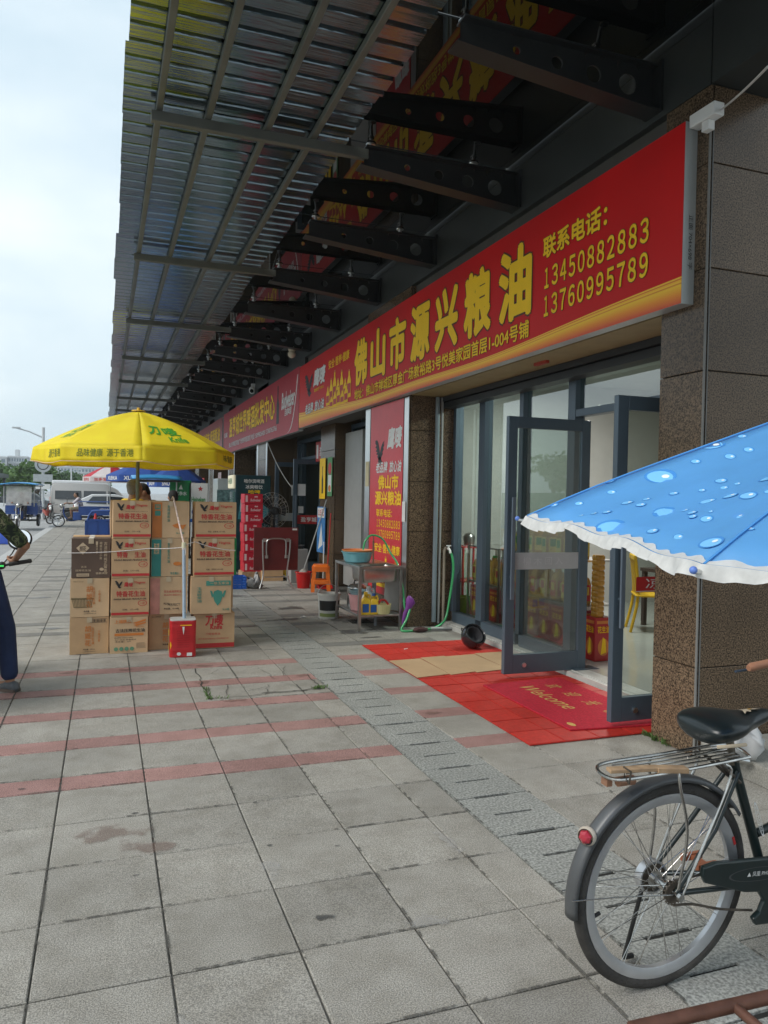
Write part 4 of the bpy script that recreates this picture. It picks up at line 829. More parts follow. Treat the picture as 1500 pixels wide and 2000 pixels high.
m_bk2 = M('basket_cream', (.6, .55, .28), rough=.6); MB().lathe([(0, 0), (.08, 0), (.085, .01), (.1, .115), (.09, .115), (.07, .012), (0, .01)], 22).build('wall', m_bk2, bk, smooth=True)
for i in range(22): a = i * 2 * math.pi / 22; MB().beam((.086 * math.cos(a), .086 * math.sin(a), .012), (.103 * math.cos(a), .103 * math.sin(a), .12), .012, .006).build('slat', m_bk2, bk)
MB().tube(smooth_path([(-.06, 0, .1), (-.03, 0, .16), (.03, 0, .16), (.08, 0, .1)], 5), .013, 8).build('handle', m_pr, bk, smooth=True)
bu = empty('paint_bucket', (2.78, 9.62, 0), 0, 'white paint bucket with black and green label on the ground beside the sink', 'bucket')
MB().lathe([(0, 0), (.125, 0), (.13, .01), (.145, .3), (.152, .3), (.152, .33), (.14, .33), (.12, .015), (0, .012)], 26).build('body', M('bucket_white', (.55, .55, .52), rough=.4, var=.12, vs=8), bu, smooth=True)
MB().lathe([(.1355, .11), (.143, .24)], 20, a0=R(150), a1=R(330)).build('label', m_blk, bu, smooth=True); MB().lathe([(.1325, .03), (.1355, .075)], 20, a0=R(150), a1=R(330)).build('stripe', M('stripe_green', (.2, .25, .08)), bu, smooth=True); MB().tube([(.15 * math.cos(a), .05 * math.sin(a) - .02, .31 + .13 * math.sin(a)) for a in [math.pi * i / 12 for i in range(13)]], .004, 6).build('handle', m_steel, bu)
# stone board leaning, floor grate
MB().beam((3.36, 8.82, .2), (3.42, 8.9, .72), .22, .018, up=(0, 1, 0)).build('stone_board', M('board_grey', (.42, .41, .39), rough=.5, var=.08), None, label='pale grey board leaning behind the sink under the banner', cat='board')
gr_ = MB(); 
for i in range(8): gr_.bx(2.95 + i * .035, 2.972 + i * .035, 9.1, 9.36, .002, .007)
gr_.bx(2.94, 3.23, 9.09, 9.105, .002, .0075).bx(2.94, 3.23, 9.355, 9.37, .002, .0075).build('floor_grate', m_crack, None, label='small black drain grate in the slabs under the sink', cat='grate')
# pipes and tap at pillar two
def pipe(name, pts, r, mt, lab): return MB().tube(pts, r, 12).build(name, mt, None, smooth=True, label=lab, cat='pipe')
m_pvc = M('pvc_grey', (.36, .37, .36), rough=.45); m_pvc2 = M('pvc_beige', (.3, .26, .2), rough=.5)
pipe('downpipe', [(3.86, 8.655, .06), (3.86, 8.655, 2.85)], .028, M('pipe_slate', (.2, .25, .28), rough=.35), 'slate grey downpipe beside the granite pillar'); pipe('conduit', [(3.925, 8.66, .04), (3.925, 8.66, 2.85)], .015, m_pvc, 'thin pale conduit next to the slate downpipe')
pipe('water_pipe', [(4.03, 8.66, .97), (4.0, 8.65, .98), (3.985, 8.65, .95), (3.985, 8.65, .05), (4.0, 8.6, .03), (4.16, 8.5, .03)], .017, m_pvc2, 'beige water pipe rising from the ground to the white tap'); pipe('waste_pipe', [(3.72, 8.42, .022), (4.0, 8.36, .022), (4.15, 8.42, .022)], .02, m_pvc, 'pale waste pipe lying on the ground by the pillar')
tp = empty('tap', (4.03, 8.62, .97), 0, 'white plastic tap on the beige water pipe', 'tap'); MB().tube([(0, .03, 0), (0, -.02, 0), (0, -.045, -.02), (0, -.05, -.05)], .014, 10).build('spout', m_wh, tp, smooth=True); MB().cyl((0, 0, 0), (0, 0, .035), .012).bx(-.03, .03, -.01, .01, .035, .047).build('handle', m_wh, tp)
# meter box and sticker on pillar
MB().bx(3.482, 3.4865, 8.74, 8.84, 1.3, 1.55).build('notice_sticker', m_wh, None, label='small white notice stuck on the steel strip beside the red banner', cat='sticker')
MB().bx(3.488, 3.4935, 10.17, 10.31, 1.75, 2.1).build('notice_sticker', M('sticker_cream', (.55, .48, .3)), None, label='narrow cream notice on the steel strip past the red banner', cat='sticker')
# ================================================================ carpet, cardboard, mat, helmet
m_cp = M('red_pvc_mat', (.44, .024, .015), rough=.6, var=.14, vs=30, bump=.3, bs=180, rnd=.1)
CP = empty('floor_carpet', (0, 0, 0), 0, 'bright red tiled plastic carpet laid before the shop doors', 'carpet')
ct = MB().bx(-.1318, .1318, -.1292, .1292, 0, .007).bx(-.127, .127, -.1245, .1245, .007, .009).mesh('carpet_tile')
xs = [2.605 + .27 * i for i in range(5)]; ys = [4.27 + .2645 * i for i in range(13)]
for i, x in enumerate(xs):
    for y in ys:
        if x + .27 > 3.53 and y < 4.25: continue
        o = put('carpet_tile', ct, m_cp, CP, loc=(x + .135 + (.0), y + .132, .004 + rs.uniform(0, .0015))); o.rotation_euler = (rs.uniform(-.004, .004), rs.uniform(-.004, .004), 0)
m_cb = M('flat_cardboard', (.42, .28, .16), rough=.8, var=.08, vs=4, bump=.1, bs=20)
CBD = empty('cardboard_sheet', (0, 0, 0), 0, 'flattened brown cardboard box lying across the red carpet', 'cardboard')
for i, (a, b) in enumerate([((2.6, 6.86), (2.93, 6.88)), ((2.935, 6.88), (3.2, 6.9)), ((3.205, 6.9), (3.55, 6.93)), ((3.555, 6.93), (3.88, 6.94))]):
    sk = -.1; mb = MB(); P = [(a[0], a[1]), (b[0], b[1]), (b[0] + (.0 if i < 3 else -.1), 6.2 + .02 * i), (a[0], 6.15 + .02 * i)]
    mb.prism(P[::-1], lambda u, v, w: (u, v, .0165 + w + .008 * math.sin((v - 6.2) * 3) * (i % 2)), 0, .004); mb.build('flap', m_cb, CBD)
MAT = empty('welcome_mat', (0, 0, 0), 0, 'crimson loop welcome mat with gold characters under the open door', 'mat')
mp_ = [(3.03, 5.74), (3.025, 4.44), (3.8, 4.36), (3.82, 5.8)]
m_mat = M('crimson_loop', (.5, .014, .035), rough=.9, var=.2, vs=60, bump=.8, bs=330)
MB().prism(mp_[::1], lambda u, v, w: (u, v, .0145 + w), 0, .012).build('pile', m_mat, MAT, bevel=.003)
fm2 = frame((3.4, 5.7, .0268), (0, -1, 0), (1, 0, 0)); m_gold = M('mat_gold', (.55, .34, .1), rough=.8, var=.15, vs=40)
for i, c in enumerate('欢迎光临'): txt(MB(), fm2, c, .12 + i * .27, .12, .24 + i * .27, .25, .001, .008, .2).build('lettering', m_gold, MAT)
txt(MB(), fm2, 'Welcome', .12, -.12, .82, .02, .001, .004, .3).build('lettering', m_gold, MAT); disc(MB(), fm2, 1.16, -.3, .045, .025, off=.001).build('logo_patch', m_gold, MAT)
HM = empty('helmet', (3.66, 7.3, .012), R(200), 'black open-face helmet lying upside down on the red carpet', 'helmet')
mb = MB(); mb.lathe([(.0, -.02 + .0), (.06, .0), (.1, .03), (.125, .075), (.132, .12), (.128, .16), (.12, .175), (.11, .165), (.112, .12), (.1, .075), (.07, .045), (0, .03)], 26); 
o = mb.build('shell', M('helmet_black', (.015, .017, .02), rough=.18, coat=.5), HM, smooth=True); o.rotation_euler = (R(-50), R(10), 0); o.location = (0, 0, .06)
vz = MB().lathe([(.138, .06), (.14, .11), (.134, .16)], 16, a0=R(10), a1=R(170)).build('visor', pane('visor_clear', (.8, .85, .85), 1.6), HM, smooth=True); vz.rotation_euler = (R(-50), R(10), 0); vz.location = (0, 0, .06)
pd = MB().lathe([(.0, .05), (.06, .06), (.095, .1), (.1, .15), (.085, .15), (.05, .085), (0, .075)], 20).build('lining', M('lining_dark', (.03, .03, .035), rough=.9), HM, smooth=True); pd.rotation_euler = (R(-50), R(10), 0); pd.location = (0, 0, .065)
MB().tube(smooth_path([(.1, .03, .14), (.05, -.05, .2), (-.03, -.08, .17), (-.09, .0, .12)], 5), .006, 6).build('strap', m_blk, HM); MB().ball((.11, .06, .1), .01).build('red_clip', m_pr, HM, smooth=True)
for i, (x, y, a) in enumerate([(2.95, 7.35, .4), (3.2, 2.7, 1.2)]):
    MB().cyl((0, 0, .0), (.05 * math.cos(a), .05 * math.sin(a), 0), .004, n=8).build('cigarette_butt', m_wh, None, loc=(x, y, .019 if i == 0 else .006), label=['white cigarette butt on the red carpet', 'white cigarette butt on the slabs behind the bicycle'][i], cat='cigarette butt')
MB().prism([(0, 0), (.06, .02), (.1, -.01), (.07, -.05), (.02, -.04)], lambda u, v, w: (2.42 + u, 9.72 + v, .005 + w + .02 * math.sin(u * 40)), 0, .003).build('paper_scrap', m_wh, None, label='crumpled white paper scrap on the slabs left of the sink', cat='paper')
# ================================================================ doors
def door(name, y, x0, x1, z0, z1, label, sign=-1, w=.062, glass=None, th=.05, bar=True, tag_=None, barz=(.72, 1.62), lock=True, plate=None):
    D = empty(name, (x1, y, 0), 0, label, 'door'); W = x1 - x0; t = th / 2
    for a, b in ((-W, -W + .09), (-.09, 0)): MB().bx(a, b, -t, t, z0, z1).build('stile', m_frame, D, bevel=.004)
    MB().bx(-W + .0905, -.0905, -t + .001, t - .001, z0, z0 + .17).build('bottom_rail', m_frame, D, bevel=.003); MB().bx(-W + .0905, -.0905, -t + .001, t - .001, z1 - .1, z1).build('top_rail', m_frame, D, bevel=.003)
    MB().bx(-W + .091, -.091, -.004, .004, z0 + .171, z1 - .101).build('pane', glass or m_glass2, D)
    if bar:
        for s in (-1, 1):
            x = -W + .045; b = MB().bx(x - .019, x + .019, s * .06 - .009, s * .06 + .009, barz[0], barz[1]).build('pull_bar', M('bar_slate', (.16, .2, .25), rough=.35, metal=.4), D, bevel=.005)
            for z in (barz[0] + .2, barz[1] - .15): MB().cyl((x, s * .026, z), (x, s * .051, z), .011).build('bar_stud', m_frame, b)
    if lock: MB().cyl((-W + .2, -t - .012, z0 + .075), (-W + .2, -t + .003, z0 + .075), .02).build('floor_lock', m_steel, D, smooth=True)
    return D
D1 = door('glass_door', 5.93, 3.32, 4.17, .055, 2.335, 'open slate-framed glass door with frosted strip by the cardboard')
f_ = FF(-.76, 0, -.006); rect(MB(), f_, .002, .98, .668, 1.13).build('frosted_strip', M('frosted', (.42, .45, .46), rough=.7), D1); txt(MB(), f_, '柳 木 回 入', .09, 1.02, .5, 1.09, .003, .01).build('strip_lettering', M('strip_print', (.52, .55, .56)), D1)
D2 = door('glass_door', 4.43, 3.33, 4.15, .055, 2.34, 'open slate-framed glass door beside the near granite pillar with red sticker')
f_ = FF(-.74, 0, -.006); rect(MB(), f_, .12, .96, .64, 1.07).build('red_sticker', m_pr, D2); txt(MB(), f_, '凉茶', .2, .985, .52, 1.06, .003, .01).build('strip_lettering', m_wh, D2); rect(MB(), f_, .12, .965, .64, .97, .003).build('sticker_line', m_wh, D2)
MB().bx(4.02, 4.28, 5.85, 6.02, .0585, .063).build('floor_spring_plate', m_frame, None, label='dark floor spring plate at the foot of the open door', cat='door plate')
for i, (y, x0) in enumerate(((15.3, 3.62), (17.0, 3.6))):
    D = door('glass_door', y, x0, 4.26, .055, 2.35, ['open glass door of the beer shop with red name strip', 'open glass door of the beer shop behind the fan'][i], lock=False)
    f_ = FF(x0 - 4.26 + .09, 0, -.006); W_ = 4.26 - x0 - .18
    rect(MB(), f_, .002, 1.02, W_, 1.2).build('name_strip', [m_pr, M('frosted', (.42, .45, .46))][i], D)
    if i == 0: txt(MB(), f_, '盈亨城', .08, 1.06, W_ * .9, 1.16, .003, .02).build('strip_lettering', m_wh, D); rect(MB(), f_, .02, 1.24, .13, 1.38, .003).build('notice', m_wh, D)
    rect(MB(), f_, .0 if i == 0 else W_ * .6, 1.6, .17 if i == 0 else W_, 1.84, .004).build('notice', m_wh, D)
# posters near the beer shop
PO = MB().bx(3.79, 3.794, 13.05, 13.35, 1.6, 2.3).build('poster', M('poster_green', (.1, .3, .12)), None, label='green and white bottle poster on the narrow pillar', cat='poster'); fp = FS(13.35, 0, 3.79)
disc(MB(), fp, .15, 2.1, .11, .11, off=.001).build('red_seal', m_pr, PO); rect(MB(), fp, .05, 1.68, .25, 1.98, .0008).build('white_panel', m_wh, PO); disc(MB(), fp, .15, 1.74, .08, .06, off=.002).build('orange_seal', m_or, PO)
PO = MB().bx(3.79, 3.794, 13.5, 13.88, 1.55, 2.3).build('poster', m_yel, None, label='yellow bottle poster on the narrow pillar', cat='poster'); fp = FS(13.88, 0, 3.79)
poly(MB(), fp, [(.15, 1.65), (.25, 1.65), (.25, 1.9), (.22, 2.0), (.22, 2.15), (.18, 2.15), (.18, 2.0), (.15, 1.9)], .001).build('bottle_picture', m_blk, PO)
PO = MB().bx(4.06, 4.066, 14.1, 15.2, 2.3, 2.7).build('poster', m_pr, None, label='red wine shop board above the beer shop door', cat='poster'); fp = FS(15.2, 0, 4.06); txt(MB(), fp, '酒水一站式', .3, 2.4, 1.0, 2.58, .002, .03).build('lettering', m_wh, PO); rect(MB(), fp, .06, 2.36, .2, 2.64, .001).build('picture', m_wh, PO)
PO = MB().bx(3.775, 3.781, 13.4, 13.95, .55, 1.4).build('poster', M('poster_blue', (.06, .22, .5), var=.4, vs=6), None, label='blue beer poster low on the narrow pillar behind the mop', cat='poster'); fp = FS(13.95, 0, 3.775); rect(MB(), fp, .03, 1.2, .5, 1.38, .001).build('white_panel', m_wh, PO); txt(MB(), fp, '3.5元', .08, 1.23, .45, 1.35, .002, .03).build('lettering', m_pr, PO); poly(MB(), fp, [(.1, .6), (.4, .7), (.3, 1.1)], .001).build('splash', m_wh, PO)
# ================================================================ bicycle
BK = empty('bicycle', (1.735, 2.02, 0), R(0), 'old dark green city bicycle with torn black saddle parked facing the granite pillar', 'bicycle'); BK.rotation_euler = (R(2.5), 0, R(1))
m_bf = M('bike_green_black', (.012, .022, .022), rough=.3, coat=.3, var=.2, vs=14); m_tyre = M('tyre_rubber', (.05, .046, .042), rough=.9, var=.45, vs=9, bump=.5, bs=120); m_rim = M('rim_alloy', (.55, .56, .58), rough=.35, metal=.75, var=.1, vs=12)
m_chr = M('dull_chrome', (.55, .54, .52), rough=.25, metal=1, var=.2, vs=25); m_gun = M('grimy_steel', (.13, .11, .09), rough=.55, metal=.7, var=.4, vs=30); m_gry = M('fender_grey', (.1, .104, .108), rough=.4, metal=.3, var=.15, vs=8)
RW = .345
def torus(mb, Rr, prof, n=72, c=(0, 0, 0)):
    k = len(prof); vs = []
    for i in range(n):
        a = 2 * math.pi * i / n
        for (dr, dy) in prof: vs.append((c[0] + (Rr + dr) * math.cos(a), c[1] + dy, c[2] + (Rr + dr) * math.sin(a)))
    return mb.add(vs, [(i * k + j, ((i + 1) % n) * k + j, ((i + 1) % n) * k + (j + 1) % k, i * k + (j + 1) % k) for i in range(n) for j in range(k)])
def wheel(x, hubr=.02):
    w = empty('wheel', (x, 0, RW), parent=BK)
    torus(MB(), RW - .02, [(.021 * math.cos(t), .0185 * math.sin(t)) for t in [2 * math.pi * i / 12 for i in range(12)]]).build('tyre', m_tyre, w, smooth=60)
    torus(MB(), RW - .042, [(.006, -.014), (.006, .014), (-.008, .0155), (-.028, .008), (-.028, -.008), (-.008, -.0155)]).build('rim', m_rim, w, smooth=30)
    MB().cyl((0, -.045, 0), (0, .045, 0), .017, n=18).lathe([(.03, -.036), (.03, -.032)], 18, axis=(0, 1, 0)).lathe([(.0, -.036), (.03, -.036)], 18, axis=(0, 1, 0)).lathe([(.0, .034), (.03, .034)], 18, axis=(0, 1, 0)).cyl((0, -.07, 0), (0, .07, 0), .007).build('hub', m_chr, w, smooth=True)
    sp = {}
    for s in (-1, 1):
        for d in (-1, 1):
            me = MB().cyl((.03 * math.cos(0), s * .034, 0), ((RW - .055) * math.cos(d * .55), s * .004, (RW - .055) * math.sin(d * .55)), .0014, n=5).mesh('spoke'); sp[(s, d)] = me
    for i in range(9):
        for (s, d), me in sp.items():
            o = put('spoke', me, m_chr, w); o.rotation_euler = (0, 2 * math.pi * (i + (.25 if s > 0 else 0) + (.5 if d > 0 else 0)) / 9, 0)
    MB().tube([(-RW + .075, .0, -.06), (-RW + .1, 0, -.052)], .006).build('valve', m_blk, w)
    return w
w1 = wheel(0); w2 = wheel(1.1)
MB().lathe([(.05, .04), (.056, .04), (.056, .07), (.05, .07), (.05, .04)], 24, (0, 0, 0), (0, 1, 0)).build('brake_drum', m_rim, w1, smooth=True); MB().lathe([(.0, .042), (.048, .045), (.048, .068)], 24, (0, 0, 0), (0, 1, 0)).build('drum_face', m_gun, w1, smooth=True)
sg = MB()
for i in range(18):
    a = i * 2 * math.pi / 18; sg.beam((.03 * math.cos(a), -.052, .03 * math.sin(a)), (.041 * math.cos(a), -.052, .041 * math.sin(a)), .004, .006, up=(0, 1, 0))
sg.lathe([(.012, -.054), (.035, -.054), (.035, -.05), (.012, -.05)], 20, (0, 0, 0), (0, 1, 0)).build('sprocket', m_gun, w1)
MB().lathe([(0, -.088), (.013, -.088), (.013, -.076), (.006, -.074)], 6, (0, 0, 0), (0, 1, 0)).build('axle_nut', m_chr, w1)
torus(MB(), RW - .042, [(.007, -.0165), (.007, -.0168), (-.005, -.0168), (-.005, -.0165)], 72).v  # (kept plain)
st = MB().lathe([(RW - .047, -.0172), (RW - .037, -.0172)], 4, (0, 0, 0), (0, 1, 0), a0=R(20), a1=R(26)); st.build('rim_sticker', m_pr, w1)
# frame tubes
HB = (0, 0, RW); BB = (.45, 0, .285); SC = (.285, 0, .70); HT0, HT1 = (.985, 0, .62), (.945, 0, .83)
MB().tube([BB, SC, (.272, 0, .745)], .0165, 12).build('seat_tube', m_bf, BK, smooth=True)
MB().tube(smooth_path([BB, (.62, 0, .36), (.85, 0, .54), HT0], 5), .018, 12).build('down_tube', m_bf, BK, smooth=True); MB().tube(smooth_path([(.395, 0, .46), (.62, 0, .52), (.82, 0, .64), (.955, 0, .77)], 5), .015, 12).build('top_tube', m_bf, BK, smooth=True)
MB().tube([HT0, HT1], .02, 12).build('head_tube', m_bf, BK, smooth=True)
for s in (-1, 1):
    MB().tube([(.0, s * .062, RW), (.04, s * .062, RW), (.30, s * .04, .31), BB], .009, 10).build('chain_stay', m_bf, BK, smooth=True)
    MB().tube([(.0, s * .062, RW + .005), (.16, s * .05, .53), (.275, s * .022, .70)], .0085, 10).build('seat_stay', m_bf, BK, smooth=True)
    MB().tube(smooth_path([(.985, s * .03, .6), (1.02, s * .05, .48), (1.07, s * .055, .38), (1.1, s * .056, RW)], 4), .011, 10).build('fork_blade', m_bf, BK, smooth=True)
fn = frame((.385, -.0175, .52), (BB[0] - SC[0], 0, BB[2] - SC[2]), (SC[2] - BB[2], 0, BB[0] - SC[0]))
p = MB(); ring(p, fn, .0, .0, .07, .009, .85, 24, .002); txt(p, fn, '凤凰 PHOENIX', -.05, -.005, .05, .005, .002, .01); p.build('tube_badge', m_wh, BK)
# chain case
P = [(.09, .43), (.14, .437), (.52, .405), (.6, .36), (.62, .28), (.58, .2), (.5, .175), (.33, .19), (.315, .215), (.345, .235), (.36, .27), (.335, .305), (.27, .315), (.1, .375), (.085, .4)]
cc = MB().prism(P, lambda u, v, w: (u, w, v), -.085, -.066).build('chain_case', m_bf, BK, bevel=.005)
fn = frame((.22, -.0858, .345), (1, 0, -.07), (0.07, 0, 1)); p = MB(); ring(p, fn, .1, .035, .13, .024, .93, 28, .0015); p.build('case_relief', m_gry, cc); p = MB(); txt(p, fn, '▲ 凤凰 PHOENIX', .05, .028, .19, .044, .002, .0); p.build('case_badge', m_wh, cc)
MB().tube(smooth_path([(-.0, -.054, RW - .041), (.08, -.054, RW - .052), (.2, -.054, RW - .09), (.34, -.054, RW - .12)], 5), .0045, 6).tube([(0, -.054, RW + .041), (.12, -.054, RW + .045)], .0045, 6).build('chain', m_gun, BK)
MB().cyl((.45, -.1, .285), (.45, .1, .285), .014).beam((.45, -.098, .285), (.6, -.1, .23), .014, .02, up=(0, 1, 0)).build('crank', m_chr, BK); MB().beam((.45, .1, .285), (.3, .1, .3), .012, .018, up=(0, 1, 0)).build('crank', m_chr, BK)
for s, c in ((-1, (.6, -.14, .23)), (1, (.3, .15, .3))):
    pd_ = MB().bx(c[0] - .045, c[0] + .045, c[1] - .045, c[1] - .03, c[2] - .012, c[2] + .012).bx(c[0] - .045, c[0] + .045, c[1] + .03, c[1] + .045, c[2] - .012, c[2] + .012).bx(c[0] - .01, c[0] + .01, c[1] - .05, c[1] + .05, c[2] - .008, c[2] + .008); pd_.build('pedal', M('pedal_orange', (.3, .1, .05), rough=.5), BK)
# fender, reflector, stays
def fender(x, a0, a1, mt, name):
    mb = MB(); prof = [(-.012, -.026), (.0, -.024), (.005, -.015), (.007, 0), (.005, .015), (.0, .024), (-.012, .026)]; n = 36; vs = []
    for i in range(n + 1):
        a = R(a0 + (a1 - a0) * i / n)
        for dr, dy in prof: vs.append((x + (RW + .017 + dr) * math.cos(a), dy, RW + (RW + .017 + dr) * math.sin(a)))
    k = len(prof); mb.add(vs, [(i * k + j, (i + 1) * k + j, (i + 1) * k + j + 1, i * k + j + 1) for i in range(n) for j in range(k - 1)])
    return mb.build(name, mt, BK, smooth=60, solid=.0018)
fd = fender(0, 35, 187, m_gry, 'rear_fender'); fender(1.1, -10, 145, m_gry, 'front_fender')
a = R(146); c = V(((RW + .04) * math.cos(a), -.012, RW + (RW + .04) * math.sin(a))); ax = V((math.cos(R(165)), -.55, .1))
MB().lathe([(0, -.012), (.028, -.01), (.03, 0), (.025, .01)], 24, c, ax).build('reflector_mount', M('mount_cream', (.55, .48, .4), rough=.4), BK, smooth=True); MB().lathe([(.022, .008), (.02, .016), (.011, .022), (0, .023)], 6, c, ax).build('reflector', M('reflector_red', (.4, .03, .05), rough=.15, coat=.6), BK)
for s in (-1, 1):
    MB().tube([((RW + .03) * math.cos(R(176)), s * .03, RW + (RW + .03) * math.sin(R(176))), (-.2, s * .05, RW + .02), (0, s * .066, RW)], .0022, 6).build('fender_stay', m_chr, BK)
# rack with planks
zr = .755
rk = MB()
RK = empty('rear_rack', (0, 0, 0), parent=BK)
MB().tube(smooth_path([(.28, -.06, zr + .01), (.0, -.065, zr), (-.2, -.065, zr - .004), (-.255, -.035, zr - .01), (-.255, .035, zr - .01), (-.2, .065, zr - .004), (0, .065, zr), (.28, .06, zr + .01), (.3, 0, zr + .012), (.28, -.06, zr + .01)], 5), .006, 8).build('rack_loop', m_chr, RK, smooth=True)
for y in (-.035, -.012, .012, .035): MB().tube([(-.2, y, zr), (.26, y, zr + .008)], .0035, 6).build('rack_wire', m_chr, RK)
MB().tube([(.05, -.025, zr + .02), (.24, -.02, zr + .035), (.26, 0, zr + .036), (.24, .02, zr + .035), (.05, .025, zr + .02)], .0035, 6).build('spring_clip', m_chr, RK)
m_wd = M('weathered_wood', (.36, .24, .14), rough=.8, var=.3, vs=22)
MB().beam((-.265, -.03, zr + .016), (-.1, -.055, zr + .014), .03, .012).build('plank', m_wd, RK, bevel=.002); MB().beam((-.105, -.056, zr + .012), (.0, -.075, zr + .006), .034, .016).build('plank', m_wd, RK, bevel=.002); MB().tube([(-.22, -.08, zr + .025), (-.215, -.04, zr + .025), (-.21, -.04, zr - .01), (-.225, -.08, zr - .012), (-.22, -.08, zr + .025)], .003, 6).build('wire_tie', m_gun, RK)
for s in (-1, 1):
    MB().tube(smooth_path([(-.02, s * .065, zr - .005), (-.018, s * .072, zr - .05), (.02, s * .075, .55), (.0, s * .07, RW + .02)], 4), .005, 8).build('rack_strut', m_chr, RK, smooth=True); MB().tube(smooth_path([(.17, s * .064, zr), (.19, s * .072, zr - .04), (.1, s * .075, .52), (.02, s * .07, RW)], 4), .005, 8).build('rack_strut', m_chr, RK, smooth=True)
    MB().tube([(.17, s * .03, zr), (.29, s * .018, .66)], .006, 8).build('rack_strut', m_gun, RK)
MB().bx(-.255, -.235, -.015, .015, zr - .045, zr - .02).tube([(-.22, -.02, zr - .03), (-.16, -.02, zr - .03)], .016, 8).build('tail_lamp_bracket', M('bracket_rust', (.3, .16, .1), rough=.6, metal=.3), RK)
# saddle
sec = [(a_, b_ * 1.08, c_ + .012, d__ * 1.1) for a_, b_, c_, d__ in [(-.01, .075, .85, .03), (.015, .105, .857, .048), (.06, .112, .866, .055), (.11, .098, .866, .05), (.155, .066, .862, .04), (.2, .042, .864, .034), (.25, .032, .872, .03), (.285, .022, .876, .022)]]
sd_ = MB(); rg = []
for x, hw, z, th in sec:
    rg.append([(.10 + x * 1.12, hw * (1 if abs(math.cos(t)) > .95 else 1) * math.cos(t), z + (th * .55 * math.sin(t) if math.sin(t) > 0 else th * 1.1 * math.sin(t))) for t in [2 * math.pi * i / 16 for i in range(16)]])
loft(sd_, rg); SDL = sd_.build('saddle', M('saddle_vinyl', (.012, .018, .02), rough=.28, var=.2, vs=12, spec=.6), BK, smooth=70, sub=1)
fs_ = lambda u, v, c=0: V((.28 + u, -.01 + v, .904 - abs(v) * .22 - .02 * abs(u - .02)) ) + V((0, 0, c))
poly(MB(), fs_, [(0, -.02), (.02, -.006), (.035, -.012), (.05, .006), (.09, .0), (.08, .02), (.05, .026), (.03, .018), (.015, .024), (.012, .004)], .002).build('torn_patch', M('foam_cream', (.55, .45, .32), rough=.9), SDL); poly(MB(), fs_, [(.035, 0), (.055, .006), (.06, .016), (.045, .016)], .0035).build('foam', M('foam_yellow', (.6, .33, .05), rough=.9), SDL)
MB().tube(smooth_path([(.11, -.085, .825), (.14, -.105, .832), (.2, -.115, .835)], 4), .006, 6).build('torn_edge', M('foam_cream', (.55, .45, .32)), SDL)
MB().tube([(.272, 0, .72), (.245, 0, .835)], .0128, 12).build('seat_post', M('post_dull', (.25, .22, .18), rough=.4, metal=.8), BK, smooth=True); MB().cyl((.274, 0, .735), (.272, 0, .75), .021).cyl((.262, -.03, .742), (.262, .03, .742), .006).build('seat_clamp', m_gun, BK)
for y in (-.025, .025): MB().tube(smooth_path([(.13, y * 1.6, .832), (.18, y, .822), (.27, y, .828), (.38, y * .4, .852)], 4), .0035, 6).build('saddle_rail', m_gun, SDL)
# stand, handlebar
MB().tube([(-.01, .075, RW - .03), (-.03, .13, .02)], .007, 8).tube([(-.03, .13, .02), (.01, .135, .014)], .009, 8).build('kickstand', m_blk, BK, smooth=True)
MB().tube([HT1, (.92, 0, .97)], .011, 10).build('stem', m_chr, BK, smooth=True)
MB().tube(smooth_path([(.66, -.29, .955), (.8, -.28, .975), (.93, -.2, .99), (.935, -.06, .975), (.935, .06, .975), (.93, .2, .99), (.8, .28, .975), (.66, .29, .955)], 6), .011, 10).build('handlebar', m_chr, BK, smooth=True)
for s in (-1, 1):
    MB().tube([(.63, s * .291, .949), (.645, s * .29, .952), (.66, s * .2895, .955), (.74, s * .285, .966)], [.012, .0175, .0165, .0155], 14).build('grip', M('grip_tan', (.36, .17, .1), rough=.6), BK, smooth=True); MB().tube(smooth_path([(.8, s * .28, .965), (.74, s * .3, .948), (.64, s * .315, .935), (.59, s * .315, .932)], 4), .005, 8).build('brake_lever', M('lever_blue', (.04, .06, .09), rough=.5), BK, smooth=True)
MB().bx(.76, .79, .265, .3, .955, .99).build('grip_clamp', m_chr, BK, bevel=.004)
# ================================================================ blue parasol on a cart
def cam_pt(rr_, uu, ff): return CAMC + CR_ * rr_ - CD_ * uu + CF_ * ff
V1 = cam_pt(.3201, -.0137, 1.7); V2 = cam_pt(.4287, -.0768, 1.02); e0 = (.1086, -.0631, -.68); n_ = (CR_ * -.0451 + (-CD_) + CF_ * -.1).normalized(); e_ = V2 - V1; n_ = (n_ - e_.normalized() * n_.dot(e_.normalized())).normalized()
e_ = (V2 - V1); L8 = e_.length; RR = L8 / (2 * math.sin(math.pi / 8)); inw = n_.cross(e_.normalized()).normalized(); inw = inw if inw.dot(CR_) > 0 else -inw; Cn = (V1 + V2) / 2 + inw * RR * math.cos(math.pi / 8)
ex = (V1 - Cn).normalized(); ey = n_.cross(ex); sgn = 1 if (V2 - Cn).dot(ey) > 0 else -1; ey = ey * sgn
BU = empty('parasol', (0, 0, 0), 0, 'sky blue parasol with water drop print and white lace edge over the bicycle', 'umbrella')
def bd(t, r, c=0):
    a = (t / (math.pi / 4)) % 1.0; inr = math.cos(math.pi / 8) / math.cos((a - .5) * math.pi / 4)
    rr = RR * r * (1 + (inr * (1 - .03 * math.sin(math.pi * a)) - 1) * min(1, r * 1.2)); hgt = .29 * (1 - r ** 1.3) - .03 * math.sin(math.pi * a) * math.sin(math.pi * r) + .004 * math.sin(t * 23 + r * 9) * r
    return Cn + ex * (rr * math.cos(t)) + ey * (rr * math.sin(t)) + n_ * (hgt + c)
m_bl = M('umbrella_blue', (.17, .5, .9), rough=.55, var=.07, vs=5, translucent=.4, bump=.35, bs=11)
